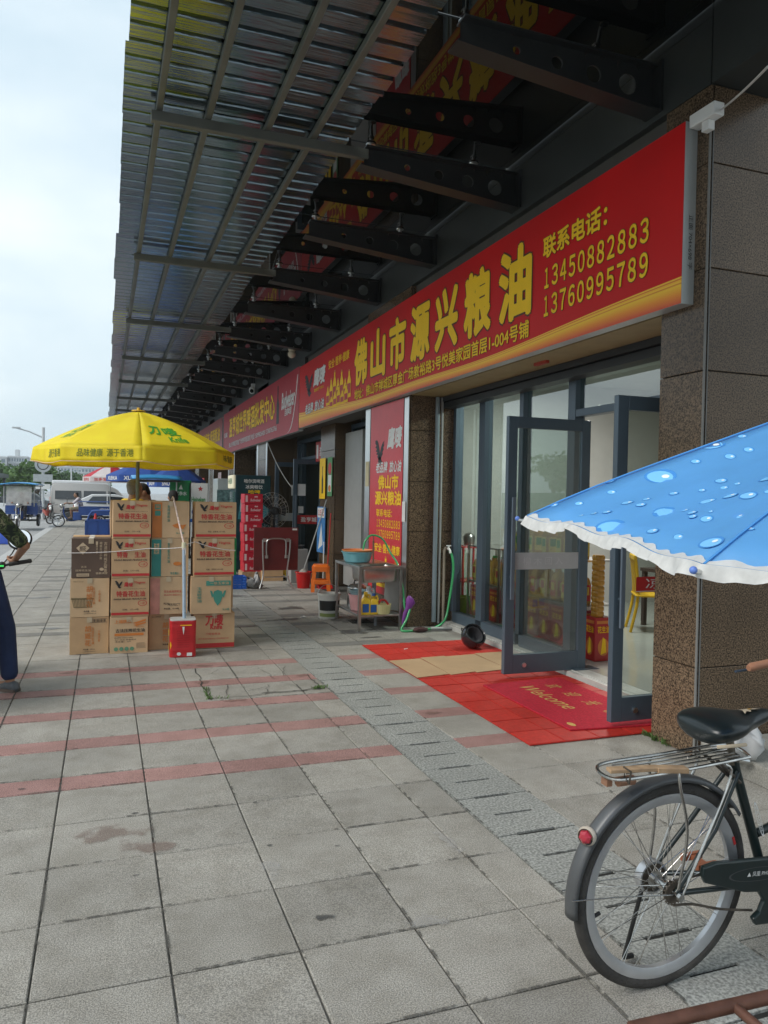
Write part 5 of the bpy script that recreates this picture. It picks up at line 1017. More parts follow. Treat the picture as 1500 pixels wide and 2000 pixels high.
MB().grid(lambda u, v: bd(u * 2 * math.pi, .01 + .99 * v), 96, 14).build('canopy', m_bl, BU, smooth=30, solid=.002)
lc = MB(); NL = 640
def lace(u, v):
    t = u * 2 * math.pi; rad = (ex * math.cos(t) + ey * math.sin(t)); wv = math.sin(t * 140 + 2 * math.sin(t * 13)) * .004 + math.sin(t * 61) * .003
    return bd(t, 1.0) + rad * (.004 + .01 * v + wv * v) + n_ * (wv * .5 * v - (.017 + .004 * math.sin(t * 19) + .003 * math.sin(t * 47)) * v + .004)
lc.grid(lace, NL, 4); lc.build('lace_edge', M('lace_white', (.72, .72, .7), rough=.8, var=.1, vs=60, translucent=.3), BU, smooth=60)
MB().grid(lambda u, v: bd(u * 2 * math.pi, 1.0 - (.012 + .005 * math.sin(u * 2 * math.pi * 110)) * v, .0035), NL, 1).build('lace_header', MATS['lace_white'], BU, smooth=60)
rd = random.Random(21); dk, lt_, wh_, bs_ = MB(), MB(), MB(), MB()
m_d1 = M('drop_dark', (.06, .27, .68), rough=.5); m_d2 = M('drop_mid', (.2, .54, .92), rough=.5); m_d3 = M('drop_light', (.8, .88, .92), rough=.5)
used = []
for i in range(760):
    t = rd.uniform(-2.2, 3.6); r = math.sqrt(rd.uniform(.02, .93)); s = rd.choice([.006, .008, .01, .012, .016, .022, .03]) * rd.uniform(.8, 1.2)
    c0 = bd(t, r)
    if any((c0 - q).length < (s + s2) * 1.25 for q, s2 in used): continue
    used.append((c0, s))
    def df(u, v, c=0): return bd(t + u / (RR * max(r, .15)), r - v / RR, .0015 + c * .5)
    disc(dk, df, 0, 0, s * 1.25, s * .8, 18, .0006); disc(lt_, df, .08 * s, -.08 * s, s * 1.05, s * .62, 16, .0012); disc(wh_, df, s * .35, s * .12, s * .3, s * .2, 10, .0018)
dk.build('drop_shade_print', m_d1, BU, kind='stuff'); lt_.build('drop_print', m_d2, BU, kind='stuff'); wh_.build('drop_highlight_print', m_d3, BU, kind='stuff')
for k in range(8):
    t = k * math.pi / 4; MB().tube([bd(t, r, -.008) for r in (.02, .3, .6, .85, 1.0)] + [bd(t, 1.0) + (ex * math.cos(t) + ey * math.sin(t)) * .02 - n_ * .004], .004, 6).build('rib', m_steel, BU); q = bd(t, 1.0) + (ex * math.cos(t) + ey * math.sin(t)) * .022 - n_ * .002; MB().ball(q, .0055, 10).build('rib_tip', M('tip_blue', (.12, .22, .6), rough=.4), BU, smooth=True)
for k in range(8):
    t = k * math.pi / 4; MB().tube([bd(t, r, .0035) for r in [i / 12 for i in range(13)]], .0022, 5).build('seam', M('seam_blue', (.08, .3, .68), rough=.6), BU)
foot = V((Cn.x, Cn.y, .08)); MB().tube([foot + V((0, 0, .02)), Cn - V((0, 0, .25)), Cn + n_ * .2], .012, 10).build('pole', m_steel, BU, smooth=True); MB().cyl(Cn + n_ * .2, Cn + n_ * .26, .01).build('finial', MATS['tip_blue'], BU)
CT = empty('hand_cart', (0, 0, 0), 0, 'rusty tube hand cart whose brown rail crosses beside the bicycle wheel', 'cart')
m_rs = M('rusty_tube', (.13, .06, .04), rough=.6, metal=.3, var=.35, vs=25)
A = at(1250, 2006, 2, .62); B = at(1500, 1948, 2, .62); dr = (B - A).normalized(); A = A - dr * .02; B2 = A + dr * 1.1; nd = V((dr.y, -dr.x, 0)); 
c1, c2, c3, c4 = A, B2, B2 + nd * .55, A + nd * .55
for p, q in ((c1, c2), (c2, c3), (c3, c4), (c4, c1)): MB().tube([p, q], .013, 10).build('rail', m_rs, CT, smooth=True)
for p in (c1, c2, c3, c4): MB().tube([p, V((p.x, p.y, .06))], .012, 10).build('leg', m_rs, CT, smooth=True); MB().cyl((p.x - .012, p.y, .05), (p.x + .012, p.y, .05), .05, n=18).build('caster', m_tyre, CT, smooth=True)
q = at(1437, 1968, 2, .62); MB().tube([q, q + nd * .55], .01, 10).build('cross_bar', m_rs, CT, smooth=True)
mid = (c1 + c3) / 2
MB().bx(min(c.x for c in (c1, c2, c3, c4)) + .03, max(c.x for c in (c1, c2, c3, c4)) - .03, min(c.y for c in (c1, c2, c3, c4)) + .1, max(c.y for c in (c1, c2, c3, c4)) - .1, .2, .22).build('deck', m_rs, CT)
# white bag on the plinth
BG = MB().ball((0, 0, .075), (.13, .1, .08), 28); rb_ = random.Random(4)
BG.v = [(x * (1 + .25 * math.sin(z * 60 + y * 30) * .4) + rb_.gauss(0, .004), y * (1 + .2 * math.sin(x * 50)) + rb_.gauss(0, .004), max(.002, z + .012 * math.sin(x * 45 + y * 33) + rb_.gauss(0, .003) + (.05 * max(0, 1 - ((x + .05) / .05) ** 2) if z > .1 else 0))) for x, y, z in BG.v]
q = at(1452, 1487, 2, .106); bg_ = empty('plastic_bag', (q.x + .02, q.y + .07, .106), 0, 'knotted white plastic bag on the concrete plinth', 'bag')
BG.v = [(x * 1.3, y * 1.2, z * 1.35) for x, y, z in BG.v]; BG.build('sack', M('bag_white', (.68, .68, .68), rough=.35, translucent=.25, var=.05), bg_, smooth=70, clean=True)
MB().tube(smooth_path([(-.06, 0, .13), (-.09, 0, .19), (-.04, -.01, .2), (-.02, 0, .14)], 5), [.012] * 16, 6).build('handle', MATS['bag_white'], bg_, smooth=True)
MB().cyl((-.07, -.09, .02), (-.02, -.11, .012), .014).build('can', m_steel, bg_)
# ================================================================ inside the oil shop
m_amb = M('oil_amber', (.5, .25, .03), rough=.15, coat=.4, var=.1, vs=8); m_lab1 = M('label_yellow', (.7, .52, .08), rough=.5); m_lab2 = M('label_red', (.55, .04, .03), rough=.5)
def shelf_unit(x, y0, y1, lab, zs=(.12, .56, 1.0), dep=.4, mt=None):
    r = empty('display_rack', (0, 0, 0), 0, lab, 'rack'); mt = mt or m_ss
    for a in (x, x + dep):
        for b in (y0, y1): MB().bx(a - .012, a + .012, b - .012, b + .012, .061, zs[-1] + .02).build('post', mt, r)
    for z in zs: MB().bx(x - .014, x + dep + .014, y0 - .014, y1 + .014, z, z + .018).build('shelf', mt, r)
    return r
shelf_unit(4.36, 6.32, 7.82, 'steel display rack with oil bottles behind the shop window')
bt = MB(); loft(bt, [[(x, y, z) for x, y in rrect(w, d, .03, 3)] for z, w, d in ((0, .15, .12), (.01, .155, .125), (.2, .155, .125), (.25, .13, .1), (.285, .05, .05), (.31, .05, .05))]); btm = bt.mesh('body', 50); btm.materials.append(m_amb)
cpm = MB().cyl((0, 0, .31), (0, 0, .335), .03).mesh('cap'); hdm = MB().tube([(0, .02, .3), (0, .06, .31), (0, .07, .26), (0, .05, .24)], .01, 8).mesh('handle', True); lbm = MB().bx(-.0795, -.0785, -.045, .045, .03, .19).bx(-.06, .06, -.0645, -.0635, .03, .19).mesh('label'); lb2 = MB().bx(-.081, -.0796, -.03, .03, .09, .17).bx(-.04, .04, -.066, -.0646, .09, .17).mesh('label_panel')
def oil(x, y, z, lab, la, lb, cap, grp): 
    r = empty('oil_bottle', (x, y, z), 0, lab, 'bottle', grp); put('body', btm, m_amb, r)
    a = put('label', lbm.copy(), la, r); a.data.materials.clear(); a.data.materials.append(la); b = put('label_panel', lb2.copy(), lb, r); b.data.materials.clear(); b.data.materials.append(lb)
    c = put('cap', cpm.copy(), cap, r); put('handle', hdm, cap, r)
for i in range(7): oil(4.47, 6.42 + i * .2, .578, 'amber oil bottle with yellow and red label on the middle shelf of the display rack' if i % 2 else 'amber oil bottle with red label on the middle shelf of the display rack', m_lab1 if i % 2 else m_lab2, m_lab2 if i % 2 else m_lab1, m_gn if i % 2 else m_or, 'oil bottles on the middle shelf')
for i in range(5): oil(4.5, 6.5 + i * .28, 1.018, 'oil bottle with white cap standing on top of the display rack', m_lab1, m_gn, m_wh, 'oil bottles on the rack top')
shelf_unit(4.36, 7.92, 8.72, 'second steel display rack with gift boxes beside the window mullion')
for i in range(4): oil(4.47, 8.02 + i * .2, .578, 'amber oil bottle with yellow label on the second display rack', m_lab1, m_lab2, m_gn, 'oil bottles on the second rack')
def gift(x, y, z, w, d, h, lab, grp=None):
    r = empty('gift_box', (x, y, z), 0, lab, 'box', grp); MB().bx(0, w, 0, d, 0, h).build('body', M('gift_red', (.42, .02, .02), rough=.35, coat=.2), r, bevel=.004, segs=1)
    for fn, W_ in ((frame((-.0012, d, 0), (0, -1, 0), (0, 0, 1)), d), (frame((0, -.0012, 0), (1, 0, 0), (0, 0, 1)), w)):
        p = MB(); disc(p, fn, W_ * .5, h * .32, W_ * .32, h * .2, 18, .0005); rect(p, fn, W_ * .1, h * .86, W_ * .9, h * .93, .0005); p.build('orange_print', m_or, r); p = MB(); poly(p, fn, [(W_ * .35, h * .15), (W_ * .65, h * .2), (W_ * .6, h * .5), (W_ * .45, h * .55)], .0012); txt(p, fn, '花生油', W_ * .15, h * .65, W_ * .85, h * .8, .001, .02); p.build('yellow_print', m_yel, r)
    return r
for i in range(6): gift(4.37, 6.34 + i * .245, .138, .3, .235, .38, 'red and gold gift box on the lowest shelf of the display rack', 'gift boxes on the rack')
for i in range(3): gift(4.37, 7.94 + i * .25, .138, .3, .24, .38, 'red and gold gift box on the second display rack', 'gift boxes on the second rack')
gift(4.42, 6.12, .061, .2, .16, .42, 'red carton with white barcode label on the floor by the open door')
for i in range(4): MB().lathe([(0, 0), (.055, 0), (.062, .015), (.062, .04), (.056, .05), (.062, .06), (.062, .09), (.056, .1), (.062, .11), (.06, .135), (.05, .148), (0, .148)], 18).build('amber_jar', m_amb, None, smooth=True, loc=(4.5, 6.2, .482 + i * .15), label='ribbed amber jar, %s from the bottom of the pile on the red carton' % ('lowest', 'second', 'third', 'fourth')[i], cat='jar', group='amber jars on the red carton')
# window corner: red shelf, kettle, green bin, mop
shelf_unit(4.42, 9.0, 9.4, 'red metal stand in the window corner', (.12, .5, .95), .35, M('stand_red', (.45, .03, .03), rough=.4))
MB().lathe([(0, 0), (.07, 0), (.085, .12), (.06, .16), (.02, .18), (0, .18)], 18).build('kettle', m_ss, None, smooth=True, loc=(4.6, 9.2, .969), label='small steel kettle on the red stand in the window', cat='kettle')
MB().lathe([(0, 0), (.1, 0), (.135, .27), (.142, .275), (.13, .28), (.095, .012), (0, .01)], 22).build('waste_bin', M('bin_lime', (.35, .5, .06), rough=.4), None, smooth=True, loc=(4.34, 8.86, .061), label='lime green waste bin inside the window', cat='bin')
MB().tube([(4.26, 8.95, .07), (4.32, 9.0, 1.35)], .012, 8).build('mop', M('handle_grey', (.4, .4, .38)), None, smooth=True, label='thin grey mop handle leaning in the window corner', cat='mop')
# yellow chair, dark table, leaning plank
def chair(loc, rz, mt, lab):
    r = empty('chair', loc, rz, lab, 'chair'); MB().bx(-.21, .21, -.21, .21, .42, .445).build('seat', mt, r, bevel=.01)
    for x in (-.18, .18): MB().tube([(x * 1.1, -.2, 0), (x, -.18, .42)], .018, 8).build('leg', mt, r, smooth=True); MB().tube(smooth_path([(x * 1.1, .26, 0), (x, .18, .43), (x * .95, .22, .9)], 4), .018, 8).build('leg', mt, r, smooth=True)
    for x in (-.1, -.03, .04, .11): MB().beam((x, .19, .46), (x, .225, .85), .03, .012).build('back_slat', mt, r)
    MB().beam((-.19, .225, .88), (.19, .225, .88), .03, .06).build('back_rail', mt, r, bevel=.01); return r
q = at(1268, 1235, 2, .06); chair((q.x + .1, q.y + .1, .06), R(60), M('chair_yellow', (.7, .42, .02), rough=.4), 'yellow plastic chair inside the shop behind the open door')
T_ = empty('dark_table', (q.x + .65, q.y + .2, .06), 0, 'dark wooden table beside the yellow chair', 'table'); m_dw = M('dark_wood', (.05, .035, .03), rough=.4)
MB().bx(-.4, .4, -.3, .3, .68, .72).build('top', m_dw, T_)
for x in (-.36, .36):
    for y in (-.26, .26): MB().bx(x - .025, x + .025, y - .025, y + .025, 0, .68).build('leg', m_dw, T_)
MB().beam((5.0, 7.1, .065), (4.9, 7.25, 1.5), .06, .03, up=(1, 0, 0)).build('wooden_plank', m_wd, None, label='wooden plank leaning inside the shop doorway', cat='plank')
# stock deeper inside
for i in range(5):
    for k in range(3): MB().bx(8.9, 9.3, 4.6 + i * .7, 5.2 + i * .7, .061 + k * .4, .455 + k * .4).build('stock_carton', m_kraft, None, bevel=.005, segs=1, label='kraft stock carton, %s layer of the %s pile along the back wall' % (('bottom', 'middle', 'top')[k], ('first', 'second', 'third', 'fourth', 'fifth')[i]), cat='box', group='stock cartons at the back wall')
# ================================================================ beer shop clutter
# folding table stood on edge
FT = empty('folding_table', (2.77, 12.86, 0), 0, 'red-brown folding table stood on its edge with bare steel legs', 'table')
m_rw = M('red_wood', (.15, .022, .022), rough=.35, var=.25, vs=3)
MB().bx(-.385, .385, .03, .055, .31, 1.045).build('top', m_rw, FT, bevel=.004); MB().bx(.28, .36, .027, .0295, 1.0, 1.03).build('sticker', m_wh, FT)
for i in range(9): MB().bx(-.384, .384, .0285, .0298, .36 + i * .075, .3615 + i * .075).build('grain_line', m_dw, FT)
MB().tube(smooth_path([(-.24, 0, .84), (-.235, 0, .6), (-.22, 0, .3), (-.24, -.02, .16), (-.29, -.05, .012)], 5), .013, 10).build('leg', m_steel, FT, smooth=True); MB().tube(smooth_path([(.24, 0, .84), (.225, 0, .6), (.19, 0, .3), (.21, -.02, .16), (.27, -.05, .012)], 5), .013, 10).build('leg', m_steel, FT, smooth=True)
MB().tube(smooth_path([(-.17, .0, .52), (-.175, 0, .75), (-.14, 0, .84), (0, 0, .86), (.14, 0, .84), (.165, 0, .75), (.16, 0, .52)], 6), .013, 10).build('cross_leg', m_steel, FT, smooth=True)
for x in (-.2, .2): MB().bx(x - .03, x + .03, -.005, .03, .8, .86).build('hinge', m_steel, FT); MB().bx(x * .85 - .025, x * .85 + .025, -.004, .03, .52, .57).build('hinge', m_steel, FT)
MB().cyl((-.2, -.01, .2), (.22, -.01, .2), .009).build('brace', m_steel, FT)
# beer carton stack
for k in range(8):
    r = empty('beer_carton', (2.42 + rs.uniform(-.012, .012), 14.1, .17 + k * .181), 0, 'red beer carton, %s in the tall stack behind the folding table' % ('lowest', 'second from the pallet', 'third from the pallet', 'fourth from the pallet', 'fourth from the top', 'third from the top', 'second from the top', 'topmost')[k], 'box', 'red beer cartons in the stack'); MB().bx(0, .34, 0, .4, 0, .178).build('body', M('beer_red', (.45, .012, .03), rough=.4, var=.08, rnd=.06), r, bevel=.004, segs=1)
    p = MB(); fn = FF(0, 0, -.0015); txt(p, fn, 'Budweiser', .11, .04, .3, .09, 0, .02, .2); poly(p, fn, [(.18, .125), (.2, .145), (.215, .13), (.23, .145), (.25, .125), (.245, .115), (.185, .115)], 0); rect(p, fn, .02, .03, .06, .15, 0); p.build('white_print', M('print_pinkwhite', (.7, .5, .5)), r)
MB().bx(2.4, 2.8, 14.08, 14.52, .0, .168).build('wood_pallet', m_wd, None, label='low wooden pallet under the red beer cartons', cat='pallet')
# fan
FN = empty('fan', (3.02, 14.5, 0), R(12), 'large black stand fan with wire cage beside the beer fridge', 'fan')
cg = MB()
for k in range(22):
    a = 2 * math.pi * k / 22; cg.tube([(.03 * math.cos(a), -.12, 1.3 + .03 * math.sin(a)), (.26 * math.cos(a), -.1, 1.3 + .26 * math.sin(a)), (.35 * math.cos(a), 0, 1.3 + .35 * math.sin(a)), (.26 * math.cos(a), .08, 1.3 + .26 * math.sin(a)), (.05 * math.cos(a), .09, 1.3 + .05 * math.sin(a))], .0022, 5)
for rr, yy_ in ((.35, 0), (.26, -.1), (.15, -.115)): cg.tube([(rr * math.cos(a), yy_, 1.3 + rr * math.sin(a)) for a in [2 * math.pi * i / 40 for i in range(40)]], .0035, 5, closed=True)
cg.build('wire_cage', M('cage_wire', (.5, .47, .42), rough=.4, metal=.6), FN)
for k in range(3):
    a = k * 2.094; bl = MB(); bl.grid(lambda u, v: ((.05 + .24 * u) * math.cos(a + (v - .5) * (.9 - .2 * u)), -.02 + .05 * (v - .5), 1.3 + (.05 + .24 * u) * math.sin(a + (v - .5) * (.9 - .2 * u))), 6, 6); bl.build('blade', M('blade_dark', (.04, .04, .045), rough=.4), FN, smooth=60, solid=.003)
MB().cyl((0, -.1, 1.3), (0, -.22, 1.3), .08, .06, n=18).ball((0, -.2, 1.3), (.07, .05, .07)).build('motor', m_blk, FN, smooth=True); MB().cyl((0, -.1, .03), (0, -.1, 1.22), .02).build('stand_pole', m_blk, FN); MB().lathe([(0, 0), (.24, 0), (.24, .03), (.04, .05), (0, .05)], 24, (0, -.1, 0)).build('base', m_blk, FN, smooth=True)
# fridges
FR = empty('beer_fridge', (2.5, 15.6, 0), 0, 'dark teal beer fridge with lit cream header and printed side', 'fridge')
m_fg = M('fridge_teal', (.012, .05, .06), rough=.3, var=.3, vs=4); MB().bx(0, .72, 0, .7, .05, 2.0).build('cabinet', m_fg, FR, bevel=.01); MB().bx(-.06, -.004, .02, .68, 1.72, 2.0).build('header', M('header_cream', (.62, .58, .42), rough=.4, emit=.25), FR, bevel=.02)
MB().bx(-.02, -.004, .05, .65, .25, 1.66).build('glass_door', M('fridge_glass', (.1, .16, .17), rough=.05, coat=.5), FR)
fn = FF(0, 0, -.0015); p = MB(); txt(p, fn, '哈尔滨啤酒', .17, 1.84, .58, 1.92, 0, .02); txt(p, fn, '冰爽畅饮', .2, 1.72, .55, 1.8, 0, .02); p.build('side_lettering', m_wh, FR); p = MB(); txt(p, fn, '哈啤', .26, 1.62, .5, 1.7, 0, .02); p.build('gold_lettering', m_yel, FR)
p = MB(); poly(p, fn, [(.05, 1.1), (.65, 1.05), (.68, 1.3), (.5, 1.45), (.3, 1.35), (.1, 1.5)], 0); p.build('wave_print', M('wave_cyan', (.05, .25, .3), var=.4, vs=9), FR); rect(MB(), fn, .1, 1.25, .22, 1.5, .001).build('can_print', m_wh, FR); disc(MB(), fn, .16, 1.38, .03, .04, off=.002).build('star_print', m_pr, FR)
txt(MB(), frame((-.0615, .68, 0), (0, -1, 0), (0, 0, 1)), 'HARBIN', .08, 1.82, .58, 1.93, 0, .03).build('header_lettering', M('print_forest', (.05, .18, .1)), FR)
FR2 = empty('drinks_fridge', (2.35, 17.2, 0), 0, 'glass-door drinks fridge with bottles behind the beer fridge', 'fridge'); MB().bx(0, .7, 0, .7, .05, 1.95).build('cabinet', M('fridge_white', (.4, .45, .45), rough=.3), FR2, bevel=.01); MB().bx(-.01, .69, -.012, -.001, .3, 1.7).build('glass_door', M('drinks_glass', (.12, .2, .2), rough=.08, var=.6, vs=14), FR2)
# crate, bags, green carton
CR = empty('plastic_crate', (2.12, 13.05, 0), 0, 'blue slatted plastic crate on the ground by the cartons', 'crate'); m_cr = M('crate_blue', (.02, .12, .5), rough=.4)
for z in (.0, .045, .09, .135, .18): MB().bx(-.15, .15, -.15, -.138, z, z + .03).bx(-.15, .15, .138, .15, z, z + .03).bx(-.15, -.138, -.137, .137, z, z + .03).bx(.138, .15, -.137, .137, z, z + .03).build('slat_ring', m_cr, CR)
for x in (-.14, -.07, 0, .07, .14): MB().bx(x - .012, x + .012, -.152, -.1505, 0, .21).build('upright', m_cr, CR)
MB().bx(-.137, .137, -.137, .137, .002, .02).build('bottom', m_cr, CR)
r, fn = carton(2.12, 14.9, 0, .3, .4, .75, M('green_card', (.02, .2, .06), rough=.5), 'tall green carton standing behind the drink cartons'); r, fn = carton(2.75, 14.0, 0, .4, .3, .3, m_kraft, 'kraft carton on the ground behind the folding table')
bgm = MB().ball((0, 0, .1), (.12, .1, .12), 20); bgm.v = [(x * (1 + .35 * math.sin(z * 40 + y * 30)) + rb_.gauss(0, .012), y + rb_.gauss(0, .012), max(.003, z * (1.1 + .5 * math.sin(x * 50)) * .8 + rb_.gauss(0, .012))) for x, y, z in bgm.v]; bgm.build('rubbish_bag', M('bag_dark', (.2, .2, .2), rough=.3), None, smooth=70, loc=(2.42, 12.95, 0), label='grey plastic rubbish bag beside the blue crate', cat='bag')
# bucket and mop
MBK = empty('mop_bucket', (3.25, 12.85, 0), 0, 'red plastic mop bucket left of the orange stool', 'bucket'); m_rb = M('bucket_red', (.5, .015, .015), rough=.35)
MB().lathe([(0, 0), (.1, 0), (.105, .01), (.135, .26), (.15, .265), (.15, .285), (.13, .285), (.1, .015), (0, .012)], 26).build('pail', m_rb, MBK, smooth=True); MB().tube([(.145 * math.cos(a), .145 * math.sin(a) * .3 - .1, .28 - .05 * math.sin(a)) for a in [math.pi * i / 12 for i in range(13)]], .004, 6).build('handle', m_wh, MBK)
MPP = empty('mop', (3.25, 12.88, .2), 0, 'mop with a long grey pole standing in the red bucket', 'mop'); tipm = at(638, 976, 0, 3.72); MB().tube([(0, 0, .08), tipm - V((3.25, 12.88, .2))], .011, 10).build('pole', m_pvc, MPP, smooth=True); MB().lathe([(.02, .13), (.06, .1), (.1, .03), (.09, 0), (0, 0)], 20).build('mop_head', M('mop_yarn', (.4, .38, .34), rough=.95, bump=.8, bs=70), MPP, smooth=True)
# orange stool
ST = empty('stool', (3.42, 12.35, 0), R(-14), 'orange plastic stool in front of the narrow pillar', 'stool'); m_os = M('stool_orange', (.75, .16, .015), rough=.4)
loft(MB(), [[(x * k, y * k, z) for x, y in rrect(.25, .25, .04)] for z, k in ((.42, 1.12), (.435, 1.06), (.45, 1.0), (.455, .9))]).build('seat', m_os, ST, smooth=50)
for s1 in (-1, 1):
    for s2 in (-1, 1): MB().add([(s1 * .165 - s1 * .0, s2 * .165, 0), (s1 * .105, s2 * .165, 0), (s1 * .165, s2 * .105, 0), (s1 * .135, s2 * .135, .43), (s1 * .075, s2 * .135, .43), (s1 * .135, s2 * .075, .43)], [(0, 1, 4, 3), (0, 3, 5, 2), (1, 2, 5, 4), (0, 2, 1), (3, 4, 5)]).build('leg', m_os, ST, clean=True)
for s in (-1, 1): MB().bx(-.125, .125, s * .148 - .012, s * .148 + .012, .13, .2).build('stretcher', m_os, ST, bevel=.01); MB().bx(s * .148 - .012, s * .148 + .012, -.125, .125, .13, .2).build('stretcher', m_os, ST, bevel=.01); MB().bx(-.11, .11, s * .138 - .01, s * .138 + .01, .34, .42).build('apron', m_os, ST); MB().bx(s * .138 - .01, s * .138 + .01, -.11, .11, .34, .42).build('apron', m_os, ST)
MB().tube([(3.68, 12.9, .05), (3.76, 12.98, 1.3)], .011, 8).build('broom_stick', m_rb, None, smooth=True, label='red broom stick leaning on the narrow pillar', cat='broom'); DP = empty('dustpan', (3.6, 12.75, 0), 0, 'red dustpan with a pale stick behind the stool', 'dustpan'); MB().add([(-.12, -.1, 0), (.12, -.1, 0), (.12, .1, 0), (-.12, .1, 0), (-.12, .1, .12), (.12, .1, .12), (-.12, -.1, .02), (.12, -.1, .02)], [(0, 1, 2, 3), (3, 2, 5, 4), (0, 3, 4, 6), (1, 7, 5, 2)]).build('pan', m_rb, DP, solid=.006); MB().cyl((0, .1, .1), (.01, .12, .8), .009).build('stick', m_wh, DP)
MB().bx(3.2, 3.52, 13.6, 13.9, 0, .62).build('small_table_box', M('grey_tin', (.3, .3, .29), rough=.5), None, bevel=.01, label='grey box table behind the folding table', cat='table'); MB().lathe([(0, 0), (.1, 0), (.14, .06), (.135, .065), (.09, .01), (0, .01)], 20).build('wok', m_blk, None, smooth=True, loc=(3.36, 13.75, .621), label='black wok on the grey box table', cat='pan')
YS = empty('floor_sign', (3.45, 14.9, 0), R(20), 'yellow folding floor sign in front of the beer shop door', 'sign'); MB().beam((0, -.12, 0), (0, 0, .95), .28, .012, up=(0, 1, 0)).build('board', M('sign_yellow', (.65, .42, .02)), YS); MB().beam((0, .14, 0), (0, .012, .95), .28, .012, up=(0, 1, 0)).build('board', MATS['sign_yellow'], YS)
# cables, camera and lamp under the canopy
MB().tube(sag((3.47, 17.35, 2.85), (3.62, 15.35, 1.75), .1), .008, 6).build('white_cable', cb, None, smooth=True, label='white cable hanging beside the beer shop door', cat='cable')
MB().tube(sag((3.5, 3.72, 4.0), at(1500, 130, 1, 2.6), .01), .006, 6).build('white_cable', cb, None, smooth=True, label='white cable running up from the box at the sign end', cat='cable')
JB = empty('junction_box', (3.44, 3.84, 3.98), 0, 'white junction box at the near end of the red sign', 'box'); MB().bx(-.02, .06, -.16, .05, -.03, .05).build('case', m_wh, JB, bevel=.006); MB().bx(-.005, .045, -.1, -.04, -.09, -.031).build('plug', m_wh, JB, bevel=.004)
CM = empty('security_camera', at(493, 762, 0, 3.44), 0, 'white dome security camera above the maroon sign', 'camera'); MB().ball((0, 0, 0), (.09, .09, .1), 16).bx(-.03, .06, -.05, .05, .06, .16).build('housing', m_wh, CM, smooth=True); MB().ball((-.03, -.06, -.03), .05, 14).build('lens', m_blk, CM, smooth=True)
FLp = empty('lamp', at(570, 692, 0, 3.2), 0, 'cream spot lamp hanging below the canopy bracket', 'lamp'); MB().ball((0, 0, 0), (.075, .075, .07), 14).ball((0, 0, .09), (.07, .07, .06), 14).build('housing', M('lamp_cream', (.6, .55, .42), rough=.5), FLp, smooth=True)
